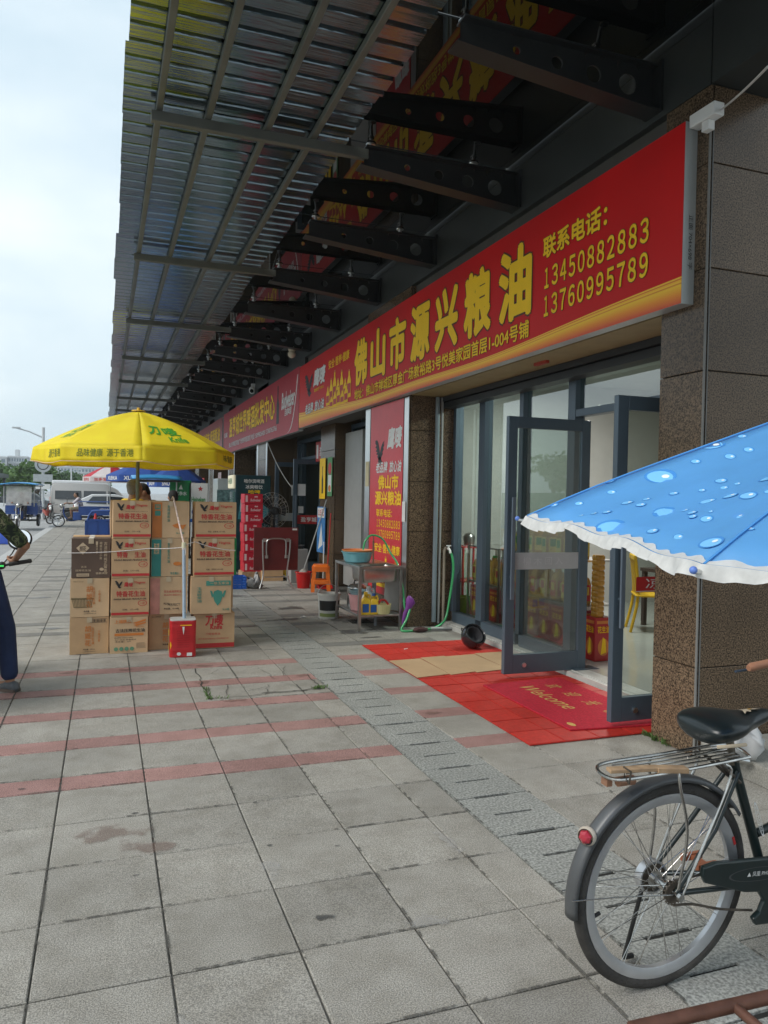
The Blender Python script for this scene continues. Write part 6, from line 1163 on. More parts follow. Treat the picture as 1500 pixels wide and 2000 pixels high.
# ================================================================ people
def human(name, loc, rz, label, J, skin, shirt, pants, hair, shoe, vox=.012, sleeve=.55, leg=1.0, parts=True, shirt_len=0.0, hands=None):
    """J: joints in local metres (x right, y forward, z up). One remeshed body; clothes and hair are children."""
    P = empty(name, loc, rz, label, 'person')
    sk = M('skin_%s' % name + str(len(MATS)), skin, rough=.55, var=.06, vs=14)
    g = lambda k: V(J[k])
    def caps(mb, p, q, r1, r2, n=12):
        p, q = V(p), V(q); mb.tube([p, p.lerp(q, .5), q], [r1, (r1 + r2) / 2, r2], n); mb.ball(p, r1, n); mb.ball(q, r2, n)
    def remesh(mb, nm, mat, v):
        o = mb.build(nm, mat, P, clean=False); md = o.modifiers.new('r', 'REMESH'); md.mode = 'VOXEL'; md.voxel_size = v; md.use_smooth_shade = True; s = o.modifiers.new('s', 'SMOOTH'); s.factor = .5; s.iterations = 3; return o
    b = MB(); hd = g('head'); fw = V(J.get('face', (0, 1, 0))).normalized(); up = V(J.get('headup', (0, 0, 1))).normalized(); rt = fw.cross(up).normalized()
    rot = Matrix((rt, fw, up)).transposed()
    b.ball(hd + up * .02, (.076, .094, .1), 16, rot=rot); b.ball(hd - up * .055 + fw * .02, (.058, .068, .065), 14, rot=rot); b.ball(hd - up * .012 + fw * .1, (.014, .022, .026), 10, rot=rot); b.ball(hd - up * .065 + fw * .082, (.026, .012, .009), 10, rot=rot); b.ball(hd - up * .045 + fw * .083, (.026, .012, .007), 10, rot=rot); b.ball(hd - up * .1 + fw * .06, (.022, .02, .018), 10, rot=rot); b.ball(hd + up * .03 + fw * .086, (.05, .012, .01), 10, rot=rot)
    for s in (-1, 1): b.ball(hd + rt * s * .076 - up * .005 - fw * .005, (.012, .02, .03), 10, rot=rot)
    caps(b, hd - up * .06 - fw * .015, g('neck'), .052, .056)
    ch, pe = g('chest'), g('pelvis'); sl, sr = g('shl'), g('shr')
    caps(b, sl, sr, .055, .055); b.ball(ch, (.15, .1, .17), 16); b.ball((ch + pe) / 2, (.135, .1, .16), 16); b.ball(pe, (.155, .115, .11), 16)
    for s in 'lr':
        caps(b, g('sh' + s), g('el' + s), .05, .04); caps(b, g('el' + s), g('wr' + s), .038, .026)
        w = g('wr' + s); hdv = V(J.get('hd' + s, g('wr' + s) - g('el' + s))).normalized(); sv = V(J.get('hs' + s, hdv.orthogonal())).normalized(); dv = hdv.cross(sv).normalized(); curl = J.get('curl' + s, .5)
        b.ball(w + hdv * .05, .001); caps(b, w + hdv * .02 + sv * .018, w + hdv * .085 + sv * .026, .019, .014); caps(b, w + hdv * .02 - sv * .018, w + hdv * .08 - sv * .026, .018, .014); caps(b, w + hdv * .02, w + hdv * .085, .02, .015)
        for k, ln in zip((-1.5, -.5, .5, 1.5), (.055, .07, .075, .068)):
            a = w + hdv * .085 + sv * k * .019; m1 = a + (hdv * math.cos(curl) + dv * math.sin(curl)) * ln * .55; m2 = m1 + (hdv * math.cos(curl * 2.4) + dv * math.sin(curl * 2.4)) * ln * .5; caps(b, a, m1, .0105, .0095, 8); caps(b, m1, m2, .0095, .008, 8)
        t0 = w + hdv * .03 + sv * .03; t1 = t0 + (hdv * .6 + sv * .55 + dv * .5 * curl).normalized() * .04; caps(b, t0, t1, .013, .011, 8); caps(b, t1, t1 + (hdv * .7 + dv * .8 * curl).normalized() * .032, .011, .009, 8)
        caps(b, g('hp' + s), g('kn' + s), .082, .056); caps(b, g('kn' + s), g('kn' + s).lerp(g('an' + s), .35), .054, .056); caps(b, g('kn' + s).lerp(g('an' + s), .35), g('an' + s), .056, .036)
        tv = V(J.get('toe' + s, (0, 1, 0))).normalized(); caps(b, g('an' + s) - V((0, 0, .035)) - tv * .03, g('an' + s) - V((0, 0, .045)) + tv * .13, .034, .028)
    remesh(b, 'body', sk, vox)
    for s in (-1, 1):
        e = hd + rt * s * .032 + up * .012 + fw * .087; MB().ball(e, (.013, .008, .008), 10, rot=rot).build('eye', m_blk, P, smooth=True)
    h = MB(); h.ball(hd + up * .034 - fw * .014, (.081, .095, .09), 18, rot=rot); h.ball(hd - up * .01 - fw * .045, (.07, .052, .075), 16, rot=rot)
    hm = []
    ho = remesh(h, 'hair', M('hair_%d' % len(MATS), hair, rough=.75, var=.3, vs=90, bump=.8, bs=160), vox)
    c = MB(); k = .014
    caps(c, sl, sr, .07, .07); c.ball(ch, (.172, .122, .185), 16); c.ball((ch + pe) / 2, (.16, .122, .17), 16); c.ball(pe + V((0, 0, .03)), (.172, .132, .09 + shirt_len), 16)
    for s in 'lr': caps(c, g('sh' + s), g('sh' + s).lerp(g('el' + s), sleeve * 1.6), .071, .062)
    remesh(c, 'shirt', shirt, vox)
    t = MB(); t.ball(pe - V((0, 0, .02)), (.168, .128, .11), 16)
    for s in 'lr':
        caps(t, g('hp' + s), g('kn' + s), .097, .072)
        if leg > .1: caps(t, g('kn' + s), g('kn' + s).lerp(g('an' + s), leg), .072, .066 if leg > .8 else .07)
    remesh(t, 'trousers', pants, vox)
    for s in 'lr':
        tv = V(J.get('toe' + s, (0, 1, 0))).normalized(); a = g('an' + s); sv = V((0, 0, 1)).cross(tv).normalized(); sh_ = MB()
        prof = [(-.075, .032, .05), (-.06, .04, .075), (0, .042, .085), (.06, .045, .06), (.13, .046, .045), (.175, .035, .032), (.19, .015, .02)]; rings_ = []
        for (x, hw, hh) in prof: rings_.append([a - V((0, 0, .085)) + tv * x + sv * hw * math.cos(q) + V((0, 0, max(0, hh * (.5 + .55 * math.sin(q))))) for q in [2 * math.pi * i / 14 for i in range(14)]])
        loft(sh_, rings_); so_ = sh_.build('shoe', shoe, P, smooth=60, clean=True)
        sl_ = MB(); pts = [(x, hw + .005) for x, hw, hh in prof]; outl = [a - V((0, 0, .087)) + tv * x + sv * w_ for x, w_ in pts] + [a - V((0, 0, .087)) + tv * x - sv * w_ for x, w_ in pts[::-1]]
        n = len(outl); sl_.add(outl + [q + V((0, 0, .022)) for q in outl], [tuple(range(n))[::-1], tuple(range(n, 2 * n))] + [(i, (i + 1) % n, n + (i + 1) % n, n + i) for i in range(n)]); sl_.build('sole', M('sole_brown', (.12, .09, .075), rough=.8), so_)
    return P
STAND = dict(head=(0, .03, 1.58), neck=(0, 0, 1.45), chest=(0, 0, 1.27), pelvis=(0, 0, .95), shl=(-.17, 0, 1.4), shr=(.17, 0, 1.4), ell=(-.24, .02, 1.12), elr=(.24, .02, 1.12), wrl=(-.24, .12, .88), wrr=(.24, .12, .88), hpl=(-.09, 0, .92), hpr=(.09, 0, .92), knl=(-.1, .03, .5), knr=(.1, .03, .5), anl=(-.1, 0, .09), anr=(.1, 0, .09))
m_shY = M('shirt_yellow', (.68, .46, .03), rough=.8, var=.08, bump=.2, bs=12); m_shD = M('shirt_dark', (.04, .045, .06), rough=.85, bump=.2, bs=12); m_pnD = M('trousers_dark', (.03, .033, .045), rough=.85, bump=.2, bs=12); m_shW = M('shirt_white', (.55, .5, .52), rough=.8, bump=.25, bs=12); m_khk = M('shorts_khaki', (.3, .25, .16), rough=.85); m_shoe = M('shoe_dark', (.05, .05, .05), rough=.6)
def J2(**k): d = dict(STAND); d.update(k); return d
def head_at(px, py, y, dz=0): return at(px, py, 1, y)
q = head_at(259, 946, 9.75); human('person', (q.x, 9.75, q.z - 1.64), R(-62), 'grey-haired person in a yellow shirt standing behind the cartons, back turned', J2(face=(-.1, 1, -.1)), (.3, .17, .1), m_shY, m_pnD, (.2, .19, .18), m_shoe)
q = head_at(297, 962, 10.4); human('person', (q.x - .02, 10.4, q.z - 1.56), R(100), 'black-haired person bending forward behind the orange-band carton', J2(head=(0, .1, 1.56), face=(0, .8, -.6), headup=(0, .6, .8), neck=(0, .04, 1.45)), (.33, .18, .11), m_shD, m_pnD, (.012, .011, .01), m_shoe)
q = head_at(339, 972, 12.6); human('person', (q.x, 12.6, q.z - 1.58), R(15), 'black-haired person in a blue top far behind the cartons near the posters', J2(), (.33, .18, .11), M('shirt_blue', (.05, .17, .4), rough=.85), m_pnD, (.012, .011, .01), m_shoe)
# left rider, standing astride an electric bike, seen from behind
def camo():
    mt = M('camouflage', (.1, .12, .06), rough=.9, var=0, bump=.2, bs=14); t = mt.node_tree; b = t.nodes['Principled BSDF']; l = t.links.new
    tcn = t.nodes.new('ShaderNodeTexCoord'); vo = t.nodes.new('ShaderNodeTexNoise'); vo.inputs['Scale'].default_value = 16; vo.inputs['Detail'].default_value = 3; vo.inputs['Distortion'].default_value = .6; l(tcn.outputs['Object'], vo.inputs['Vector'])
    cr = t.nodes.new('ShaderNodeValToRGB'); cr.color_ramp.interpolation = 'CONSTANT'; e = cr.color_ramp.elements; e[0].position = 0; e[0].color = (.015, .022, .015, 1); e[1].position = .42; e[1].color = (.045, .065, .025, 1)
    for p_, c_ in ((.5, (.13, .15, .07)), (.56, (.03, .035, .02)), (.63, (.2, .19, .11))): e.new(p_).color = (*c_, 1)
    l(vo.outputs['Fac'], cr.inputs[0]); l(cr.outputs[0], b.inputs['Base Color']); return mt
RX, RY = -.93, 6.75
hw_ = at(27, 1100, 1, 7.12); eb = at(49, 1066, 1, 6.86)
JR = dict(head=(-.1, .2, 1.62), face=(-.15, 1, -.1), neck=(-.1, .1, 1.5), chest=(-.1, .04, 1.3), pelvis=(-.08, -.1, .95), shl=(-.29, .06, 1.42), shr=(.1, .04, 1.4), ell=(-.42, .18, 1.18), elr=tuple(eb - V((RX, RY, 0))), wrl=(-.36, .38, 1.03), wrr=tuple(hw_ - V((RX, RY - .055, -.02))), hdr=(-.15, 1, -.25), hsr=(-1, -.1, 0), curlr=1.25, hdl=(.1, 1, -.2), hsl=(1, 0, 0), curll=1.25,
          hpl=(-.18, -.08, .93), hpr=(.08, -.1, .93), knl=(-.3, .12, .52), knr=(.2, -.03, .5), anl=(-.3, .05, .09), anr=(.235, -.07, .09), toer=(-.75, .65, 0), toel=(-.2, 1, 0))
RID = human('person', (RX, RY, 0), 0, 'rider in camouflage shirt and navy trousers astride an electric bike', JR, (.33, .17, .1), camo(), M('trousers_navy', (.014, .026, .075), rough=.85, bump=1.0, bs=9, var=.25, vs=7), (.012, .011, .01), M('shoe_grey', (.1, .11, .12), rough=.6, var=.3, vs=20), vox=.007, sleeve=.52, leg=.86)
fsx = at(4, 1342, 1, 6.66) - V((RX, RY, 0)); MB().bx(.255, .262, -.11, -.03, .055, .062).build('shoe_stripe', m_or, RID); MB().bx(.1, .14, -.24, -.19, .82, .93).build('belt_phone', M('phone_case', (.1, .11, .12), rough=.3), RID, bevel=.006)
EB = empty('electric_bike', (RX - .12, RY, 0), R(3), 'black electric bike under the camouflage rider', 'electric bike')
def small_wheel(par, c, r=.25, w=.04, ax=(1, 0, 0), mt=None):
    wl = empty('wheel', c, parent=par); f = MB(); prof = [(r - .045, -w), (r - .012, -w), (r, -w * .5), (r, w * .5), (r - .012, w), (r - .045, w), (r - .045, -w)]; f.lathe(prof, 28, (0, 0, 0), ax).build('tyre', m_tyre, wl, smooth=50)
    h = MB(); h.lathe([(r - .045, -w * .7), (r - .07, -w * .7), (r - .07, w * .7), (r - .045, w * .7), (r - .045, -w * .7)], 28, (0, 0, 0), ax).lathe([(0, -w * .8), (.05, -w * .8), (.05, w * .8), (0, w * .8)], 16, (0, 0, 0), ax); A_ = V(ax); e1 = A_.orthogonal().normalized(); e2 = A_.cross(e1)
    for k in range(6): a = k * math.pi / 3; d = e1 * math.cos(a) + e2 * math.sin(a); h.beam(d * .04, d * (r - .06), .03, .025, up=A_)
    h.build('rim', mt or m_rim, wl); return wl
small_wheel(EB, (0, .72, .25)); small_wheel(EB, (0, -.52, .25))
m_eb = M('scooter_black', (.02, .02, .022), rough=.25, coat=.5)
loft(MB(), [[(x, y0, z0 + z) for x, z in rrect(w_, h_, .04)] for y0, z0, w_, h_ in ((-.75, .62, .1, .08), (-.6, .56, .24, .2), (-.2, .5, .28, .3), (0, .42, .26, .24), (.1, .3, .24, .08), (.42, .3, .24, .08), (.5, .42, .2, .2), (.58, .7, .24, .3), (.6, .9, .18, .2))]).build('body_shell', m_eb, EB, smooth=50)
loft(MB(), [[(x, y0, z0 + z) for x, z in rrect(w_, h_, .03)] for y0, z0, w_, h_ in ((-.7, .74, .16, .05), (-.45, .75, .26, .09), (-.1, .74, .24, .09), (.03, .72, .14, .05))]).build('seat', M('seat_vinyl', (.03, .03, .03), rough=.4), EB, smooth=50)
MB().tube([(0, .72, .25), (0, .66, .5), (0, .57, .95)], .025, 10).build('fork', m_eb, EB, smooth=True)
gx = at(0, 1106, 1, 7.1) - V((RX - .12, RY, 0)); g2 = at(62, 1096, 1, 7.1) - V((RX - .12, RY, 0)); 
MB().tube(smooth_path([(-.36, .35, 1.0), (-.2, .4, 1.0), (0, .52, .98), (gx.x - .05, gx.y + .02, gx.z), tuple(gx), tuple(g2)], 5), .011, 10).build('handlebar', m_eb, EB, smooth=True)
MB().tube([g2.lerp(gx, .65), g2], .018, 12).ball(g2, .02, 12).build('grip', m_tyre, EB, smooth=True); q = gx.lerp(g2, .12); MB().ball((0, 0, 0), (.035, .03, .035), 12).build('switch_box', m_eb, EB, smooth=True, loc=tuple(q)); MB().bx(-.018, .018, -.034, -.029, -.008, .006).build('green_switch', M('switch_green', (.05, .6, .12), emit=.6), EB, loc=tuple(q))
mr_ = at(46, 1054, 1, 7.32) - V((RX - .12, RY, 0)); MB().lathe([(0, -.012), (.09, -.01), (.1, 0), (.098, .006)], 26, tuple(mr_), (.1, 1, -.5)).build('mirror_shell', m_eb, EB, smooth=True); MB().lathe([(0, -.013), (.085, -.013)], 26, tuple(mr_ - V((0, .004, -.002))), (.1, 1, -.5)).build('mirror_glass', M('mirror', (.9, .9, .9), rough=.02, metal=1, var=0), EB); MB().tube([tuple(q), tuple(mr_ - V((.06, 0, .12))), tuple(mr_)], .006, 8).build('mirror_stalk', m_eb, EB)
# ================================================================ vehicles
m_tb = M('trike_blue', (.02, .07, .28), rough=.35, coat=.3, var=.1, vs=4)
def trike(loc, rz, label, roof=None, text='宏达', bedlen=1.45, bw=.95):
    """x forward. rear axle at x=0"""
    T = empty('cargo_tricycle', loc, rz, label, 'tricycle')
    for y in (-bw / 2 + .06, bw / 2 - .06): small_wheel(T, (0, y, .27), .27, .05, (0, 1, 0))
    small_wheel(T, (1.72, 0, .27), .27, .045, (0, 1, 0))
    b = MB(); x0, x1 = -.72, -.72 + bedlen; bed = MB().bx(x0, x1, -bw / 2, bw / 2, .55, .6).build('bed_floor', m_tb, T)
    for nm, a in (('side_panel', (x0, x1, -bw / 2, -bw / 2 + .025, .602, .93)), ('side_panel', (x0, x1, bw / 2 - .025, bw / 2, .602, .93)), ('tail_gate', (x0, x0 + .025, -bw / 2 + .026, bw / 2 - .026, .602, .93)), ('front_panel', (x1 - .025, x1, -bw / 2 + .026, bw / 2 - .026, .602, 1.05))):
        o = MB().bx(*a).build(nm, m_tb, T, bevel=.006)
        if nm == 'side_panel':
            s = -1 if a[2] < 0 else 1; yf = a[2] - .012 if s < 0 else a[3] + .001
            for k in range(7): x = x0 + .02 + k * (bedlen - .04) / 6; MB().bx(x - .02, x + .02, yf, yf + .011, .61, .92).build('rib', m_tb, o)
            MB().bx(x0, x1, yf, yf + .011, .9, .935).build('rib', m_tb, o)
            fn = FF(x0, 0, yf - .002) if s < 0 else frame((x1, yf + .013, 0), (-1, 0, 0), (0, 0, 1)); p = MB(); txt(p, fn, text, bedlen * .55, .72, bedlen * .8, .86, .001, .03); p.build('lettering', m_wh, o)
    MB().bx(-.6, .75, -.3, .3, .42, .5).build('chassis', m_blk, T); MB().cyl((0, -bw / 2 + .1, .27), (0, bw / 2 - .1, .27), .04).build('axle', m_blk, T)
    MB().bx(.76, 1.12, -.22, .22, .32, .68).build('battery_box', m_tb, T, bevel=.02); MB().bx(.74, 1.14, -.24, .24, .7, .8).build('seat', M('seat_maroon', (.1, .04, .04), rough=.5), T, bevel=.03)
    MB().tube(smooth_path([(.75, .0, .4), (1.1, 0, .3), (1.35, 0, .34), (1.5, 0, .6), (1.52, 0, .95)], 5), .035, 10).build('spine', m_tb, T, smooth=True); MB().bx(1.1, 1.4, -.2, .2, .33, .36).build('footboard', m_blk, T)
    for y in (-.09, .09): MB().tube([(1.72, y, .27), (1.6, y, .6), (1.52, y, .98)], .022, 10).build('fork_leg', m_chr, T, smooth=True)
    MB().grid(lambda u, v: (1.72 + .31 * math.cos(R(20 + 110 * u)), (v - .5) * .13, .27 + .31 * math.sin(R(20 + 110 * u))), 10, 2).build('front_fender', m_chr, T, smooth=60, solid=.003)
    MB().tube(smooth_path([(1.25, -.36, 1.03), (1.4, -.3, 1.06), (1.5, -.1, 1.0), (1.5, .1, 1.0), (1.4, .3, 1.06), (1.25, .36, 1.03)], 5), .014, 8).build('handlebar', m_blk, T, smooth=True); MB().ball((1.6, 0, .95), (.09, .1, .1), 14).build('headlamp', m_chr, T, smooth=True)
    for y in (-.34, .34): MB().tube([(1.35, y * .9, 1.05), (1.38, y, 1.22)], .006, 6).lathe([(0, 0), (.06, .005), (.06, .015), (0, .02)], 16, (1.38, y, 1.27), (-1, 0, 0)).build('mirror', m_blk, T)
    for y in (-bw / 2 + .02, bw / 2 - .02): MB().tube(smooth_path([(x0 + .05, y, .9), (x0 + .12, y, 1.1), (x0 + .3, y, 1.15), (x1 - .02, y, 1.15)], 4), .018, 8).build('side_rail', m_tb, T, smooth=True)
    if roof:
        rf = MB(); rf.grid(lambda u, v: (roof[0] + (roof[1] - roof[0]) * u, (v - .5) * (bw + .2), roof[2] + .07 * math.sin(math.pi * v) + .03 * math.sin(math.pi * u)), 8, 8); o = rf.build('roof', M('roof_blue', (.05, .3, .62), rough=.4), T, smooth=60, solid=.04)
        MB().bx(roof[0] + .04, roof[1] - .04, -bw / 2 - .04, bw / 2 + .04, roof[2] - .06, roof[2] - .02).build('roof_lining', m_blk, T)
        for x in (roof[0] + .1, roof[1] - .12):
            for y in (-bw / 2 + .05, bw / 2 - .05): MB().tube([(x, y, .95 if x < x1 else .9), (x, y, roof[2] - .06)], .018, 8).build('roof_post', m_pvc, T)
    return T
trike((-.43 - .72 + 1.44, 19.4, 0), 0, 'blue cargo tricycle with roof parked behind the carton stack', (.3, 1.45, 1.93), '台铃')
fx = at(112, 1031, 2, 0); TR = trike((fx.x + 1.72, 36.8, 0), R(180), 'blue cargo tricycle ridden by the person in a pale shirt', None, '宏达', 1.6, 1.1)
# seated rider on it (facing -X)
SIT = J2(head=(0, .14, 1.42), neck=(0, .06, 1.29), chest=(0, .02, 1.12), pelvis=(0, -.08, .85), shl=(-.17, .05, 1.25), shr=(.17, .05, 1.25), ell=(-.26, .25, 1.05), elr=(.26, .25, 1.05), wrl=(-.3, .5, 1.05), wrr=(.3, .5, 1.05), hpl=(-.1, -.06, .84), hpr=(.1, -.06, .84), knl=(-.16, .35, .8), knr=(.16, .35, .8), anl=(-.14, .32, .44), anr=(.14, .32, .44))
human('person', (fx.x + 1.72 - .86, 36.8, .02), R(90), 'person in a pale pink shirt and khaki shorts riding the blue cargo tricycle', SIT, (.28, .15, .09), m_shW, m_khk, (.012, .011, .01), m_shoe, vox=.016, leg=.0)
# passenger tricycle facing us
pq = at(38, 1031, 2, 0); PT = trike((pq.x, pq.y + 1.9, 0), R(-93), 'passenger tricycle with light blue roof and clear rain screen facing the camera', (-.7, 1.5, 1.85), '客运', 1.4, 1.3)
MB().grid(lambda u, v: (1.5 - .12 * u, (v - .5) * 1.0, .95 + .82 * u), 6, 6).build('rain_screen', M('screen_plastic', (.6, .58, .55), rough=.3, alpha=.55, var=.25, vs=5), PT)
human('person', (pq.x + .02, pq.y + .95, .02), R(177), 'dark-clothed person sitting behind the rain screen of the passenger tricycle', SIT, (.3, .16, .1), m_shD, m_pnD, (.012, .011, .01), m_shoe, vox=.016)
def car(loc, rz, label, cat, L_, Wd, Hh, prof, win, mat, roofmat=None, wheels=(.8, 3.4), wr=.33, belt=None):
    """side profile lofted across the width with tumblehome; x is along the car"""
    C = empty(cat, loc, rz, label, 'van' if cat == 'parked_van' else 'car')
    n = len(prof); cx = L_ / 2; mb = MB(); rings_ = []
    for yk, inset, drop in ((-1, .0, 0), (-.97, .0, 0), (-.9, .0, 0), (-.5, .0, .0), (.5, 0, 0), (.9, 0, 0), (.97, 0, 0), (1, 0, 0)):
        pts = []
        for x, z in prof:
            t = max(0, (z - (belt or Hh * .55)) / (Hh - (belt or Hh * .55))); y = yk * (Wd / 2) * (1 - .17 * t); s = 1 - (.025 if abs(yk) == 1 else .008 if abs(yk) > .95 else 0)
            pts.append((cx + (x - cx) * s, y, Hh * .4 + (z - Hh * .4) * s))
        rings_.append(pts)
    loft(mb, rings_); mb.build('body', mat, C, smooth=35, clean=True)
    for s in (-1, 1):
        for w_ in win:
            o = MB(); pts = []
            for x, z in w_:
                t = max(0, (z - (belt or Hh * .55)) / (Hh - (belt or Hh * .55))); pts.append((x, s * ((Wd / 2) * (1 - .17 * t) + .006), z))
            o.add(pts if s < 0 else pts[::-1], [tuple(range(len(pts)))]); o.build('side_window', M('car_glass', (.02, .025, .03), rough=.04, coat=.6), C)
        for x in wheels:
            w = small_wheel(C, (x, s * (Wd / 2 - .07), wr), wr, .1, (0, 1, 0)); MB().lathe([(0, .0), (wr + .05, 0)], 24, (x, s * (Wd / 2 + .002) if s > 0 else -(Wd / 2 + .002), wr + .01), (0, s, 0)).build('wheel_arch', m_blk, C)
        MB().bx(.02, .1, s * Wd * .42 - .1, s * Wd * .42 + .1, Hh * .48, Hh * .56).build('headlamp', m_wh, C); MB().bx(L_ - .07, L_ - .0, s * Wd * .43 - .08, s * Wd * .43 + .08, Hh * .45, Hh * .6).build('tail_lamp', m_pr, C); MB().ball((L_ * .27, s * (Wd / 2 + .06), Hh * .62), (.05, .09, .06), 10).build('wing_mirror', mat, C, smooth=True)
    return C
m_cw = M('car_white', (.7, .71, .72), rough=.2, coat=.6, var=.02); m_cs = M('van_silver', (.42, .4, .38), rough=.25, coat=.4, metal=.3, var=.02)
SUV = [(.0, .35), (.02, .75), (.2, .92), (1.15, 1.02), (1.9, 1.5), (2.4, 1.62), (3.6, 1.6), (4.3, 1.25), (4.5, 1.1), (4.55, .6), (4.5, .35), (3.9, .28), (.6, .28)]
SWIN = [[(1.45, 1.06), (2.75, 1.06), (2.75, 1.5), (2.0, 1.46)], [(2.83, 1.06), (3.9, 1.1), (3.55, 1.48), (2.83, 1.5)]]
a = at(213, 1001, 2, -.13)
car((at(144, 990, 1, 46).x + 4.55, 46, -.14), R(180), 'white hatchback car parked between the silver van and the blue tricycles', 'parked_car', 4.55, 1.8, 1.62, SUV, SWIN, m_cw, belt=1.0)
VAN = [(.0, .4), (.03, .95), (.5, 1.15), (1.2, 1.9), (1.9, 2.25), (4.9, 2.28), (5.05, 2.1), (5.15, 1.2), (5.15, .45), (4.7, .35), (.5, .35)]
VWIN = [[(1.05, 1.25), (1.75, 1.25), (1.75, 1.8), (1.35, 1.72)], [(1.9, 1.25), (3.2, 1.25), (3.2, 1.78), (1.9, 1.78)], [(3.35, 1.25), (4.85, 1.25), (4.85, 1.78), (3.35, 1.78)]]
b_ = at(180, 1000, 2, -.13); vx = at(97, 985, 1, 52).x
VN = car((vx + 5.2, 52, -.14), R(180), 'silver minibus with white roof parked behind the rider', 'parked_van', 5.15, 1.85, 2.3, VAN, VWIN, m_cs, wheels=(.95, 4.1), belt=1.25)
MB().bx(1.7, 5.05, -.74, .74, 2.16, 2.42).build('white_roof', m_cw, VN, bevel=.08)
car((at(24, 985, 1, 50).x, 50.5, -.14), R(182), 'white car half out of view behind the passenger tricycle', 'parked_car', 4.55, 1.8, 1.5, SUV, SWIN, m_cw, belt=1.0)
car((6.0 - 9, 64, -.14), R(176), 'dark grey car parked beyond the silver minibus', 'parked_car', 4.55, 1.8, 1.5, SUV, SWIN, M('car_grey', (.08, .085, .09), rough=.2, coat=.6), belt=1.0)
# parked scooters beyond
def scooter(loc, rz, label, mt):
    s = empty('scooter', loc, rz, label, 'scooter'); small_wheel(s, (0, .62, .22), .22, .04); small_wheel(s, (0, -.5, .22), .22, .04)
    loft(MB(), [[(x, y0, z0 + z) for x, z in rrect(w_, h_, .04, 3)] for y0, z0, w_, h_ in ((-.7, .6, .1, .08), (-.5, .52, .26, .24), (0, .42, .26, .24), (.1, .28, .26, .08), (.4, .28, .26, .08), (.5, .6, .28, .3), (.5, .9, .2, .2))]).build('body', mt, s, smooth=50); MB().bx(-.13, .13, -.65, .02, .66, .75).build('seat', m_blk, s, bevel=.03); MB().tube([(-.33, .38, 1.02), (0, .48, 1.0), (.33, .38, 1.02)], .014, 8).tube([(0, .62, .22), (0, .48, 1.0)], .025, 8).build('steering', m_blk, s); MB().ball((0, .6, .82), (.1, .06, .09), 12).build('headlamp', m_wh, s, smooth=True)
    return s
scooter((at(68, 985, 1, 48).x, 48, -.14), R(160), 'dark blue scooter parked beside the traffic sign post', M('scooter_blue', (.02, .04, .12), rough=.3)); scooter((at(92, 985, 1, 50).x, 50, -.14), R(200), 'red scooter parked in front of the silver minibus', M('scooter_red', (.3, .05, .03), rough=.3)); scooter((at(120, 980, 1, 44).x, 44, -.14), R(120), 'grey scooter parked behind the rider on the tricycle', M('scooter_grey', (.12, .12, .12), rough=.3))
# far parasols
def sunshade(loc, r, z, label, cols, txt_=None):
    u = empty('parasol', loc, 0, label, 'umbrella'); n = 8
    for k in range(n):
        t0, t1 = 2 * math.pi * k / n, 2 * math.pi * (k + 1) / n; mb = MB()
        P0 = lambda t, q: (r * q * math.cos(t), r * q * math.sin(t), z + .5 - .5 * q ** 1.3)
        mb.grid(lambda uu, vv: tuple(V(P0(t0, vv)).lerp(V(P0(t1, vv)), uu)), 2, 6); a, b = V(P0(t0, 1)), V(P0(t1, 1)); mb.add([a, b, b - V((0, 0, .2)), a - V((0, 0, .2))], [(0, 1, 2, 3)], 1)
        mb.build('panel', [cols[k % len(cols)], cols[-1] if len(cols) > 1 else cols[0]], u, clean=False)
        if txt_:
            rt_ = (b - a).normalized(); fn = frame(a - V((0, 0, .2)), rt_, (0, 0, 1)); p = MB(); txt(p, fn, txt_, .15, .04, (b - a).length - .15, .16, .006, .02); p.build('lettering', m_pr if len(cols) > 1 else m_wh, u)
    MB().cyl((0, 0, 0), (0, 0, z + .5), .02).build('pole', m_steel, u); MB().lathe([(0, 0), (.22, 0), (.2, .08), (.03, .12)], 16).build('base', m_conc, u); return u
m_ur = M('shade_red', (.5, .03, .05), rough=.7, translucent=.2); m_uw = M('shade_white', (.65, .6, .6), rough=.7, translucent=.2); m_ub = M('shade_blue', (.03, .09, .36), rough=.7, translucent=.2)
q = at(205, 944, 1, 33); sunshade((q.x + .2, 33, 0), 1.05, 2.2, 'red and white parasol beyond the blue tricycle', [m_ur, m_ur, m_uw], '加多宝'); q = at(290, 935, 1, 26); sunshade((q.x, 26, 0), 1.3, 2.15, 'dark blue parasol with white lettering beside the shop row', [m_ub], 'XUEHUA'); q = at(345, 940, 1, 23.5); sunshade((q.x, 23.5, 0), .85, 1.98, 'smaller dark blue parasol before the green beer board', [m_ub], 'SNOW')
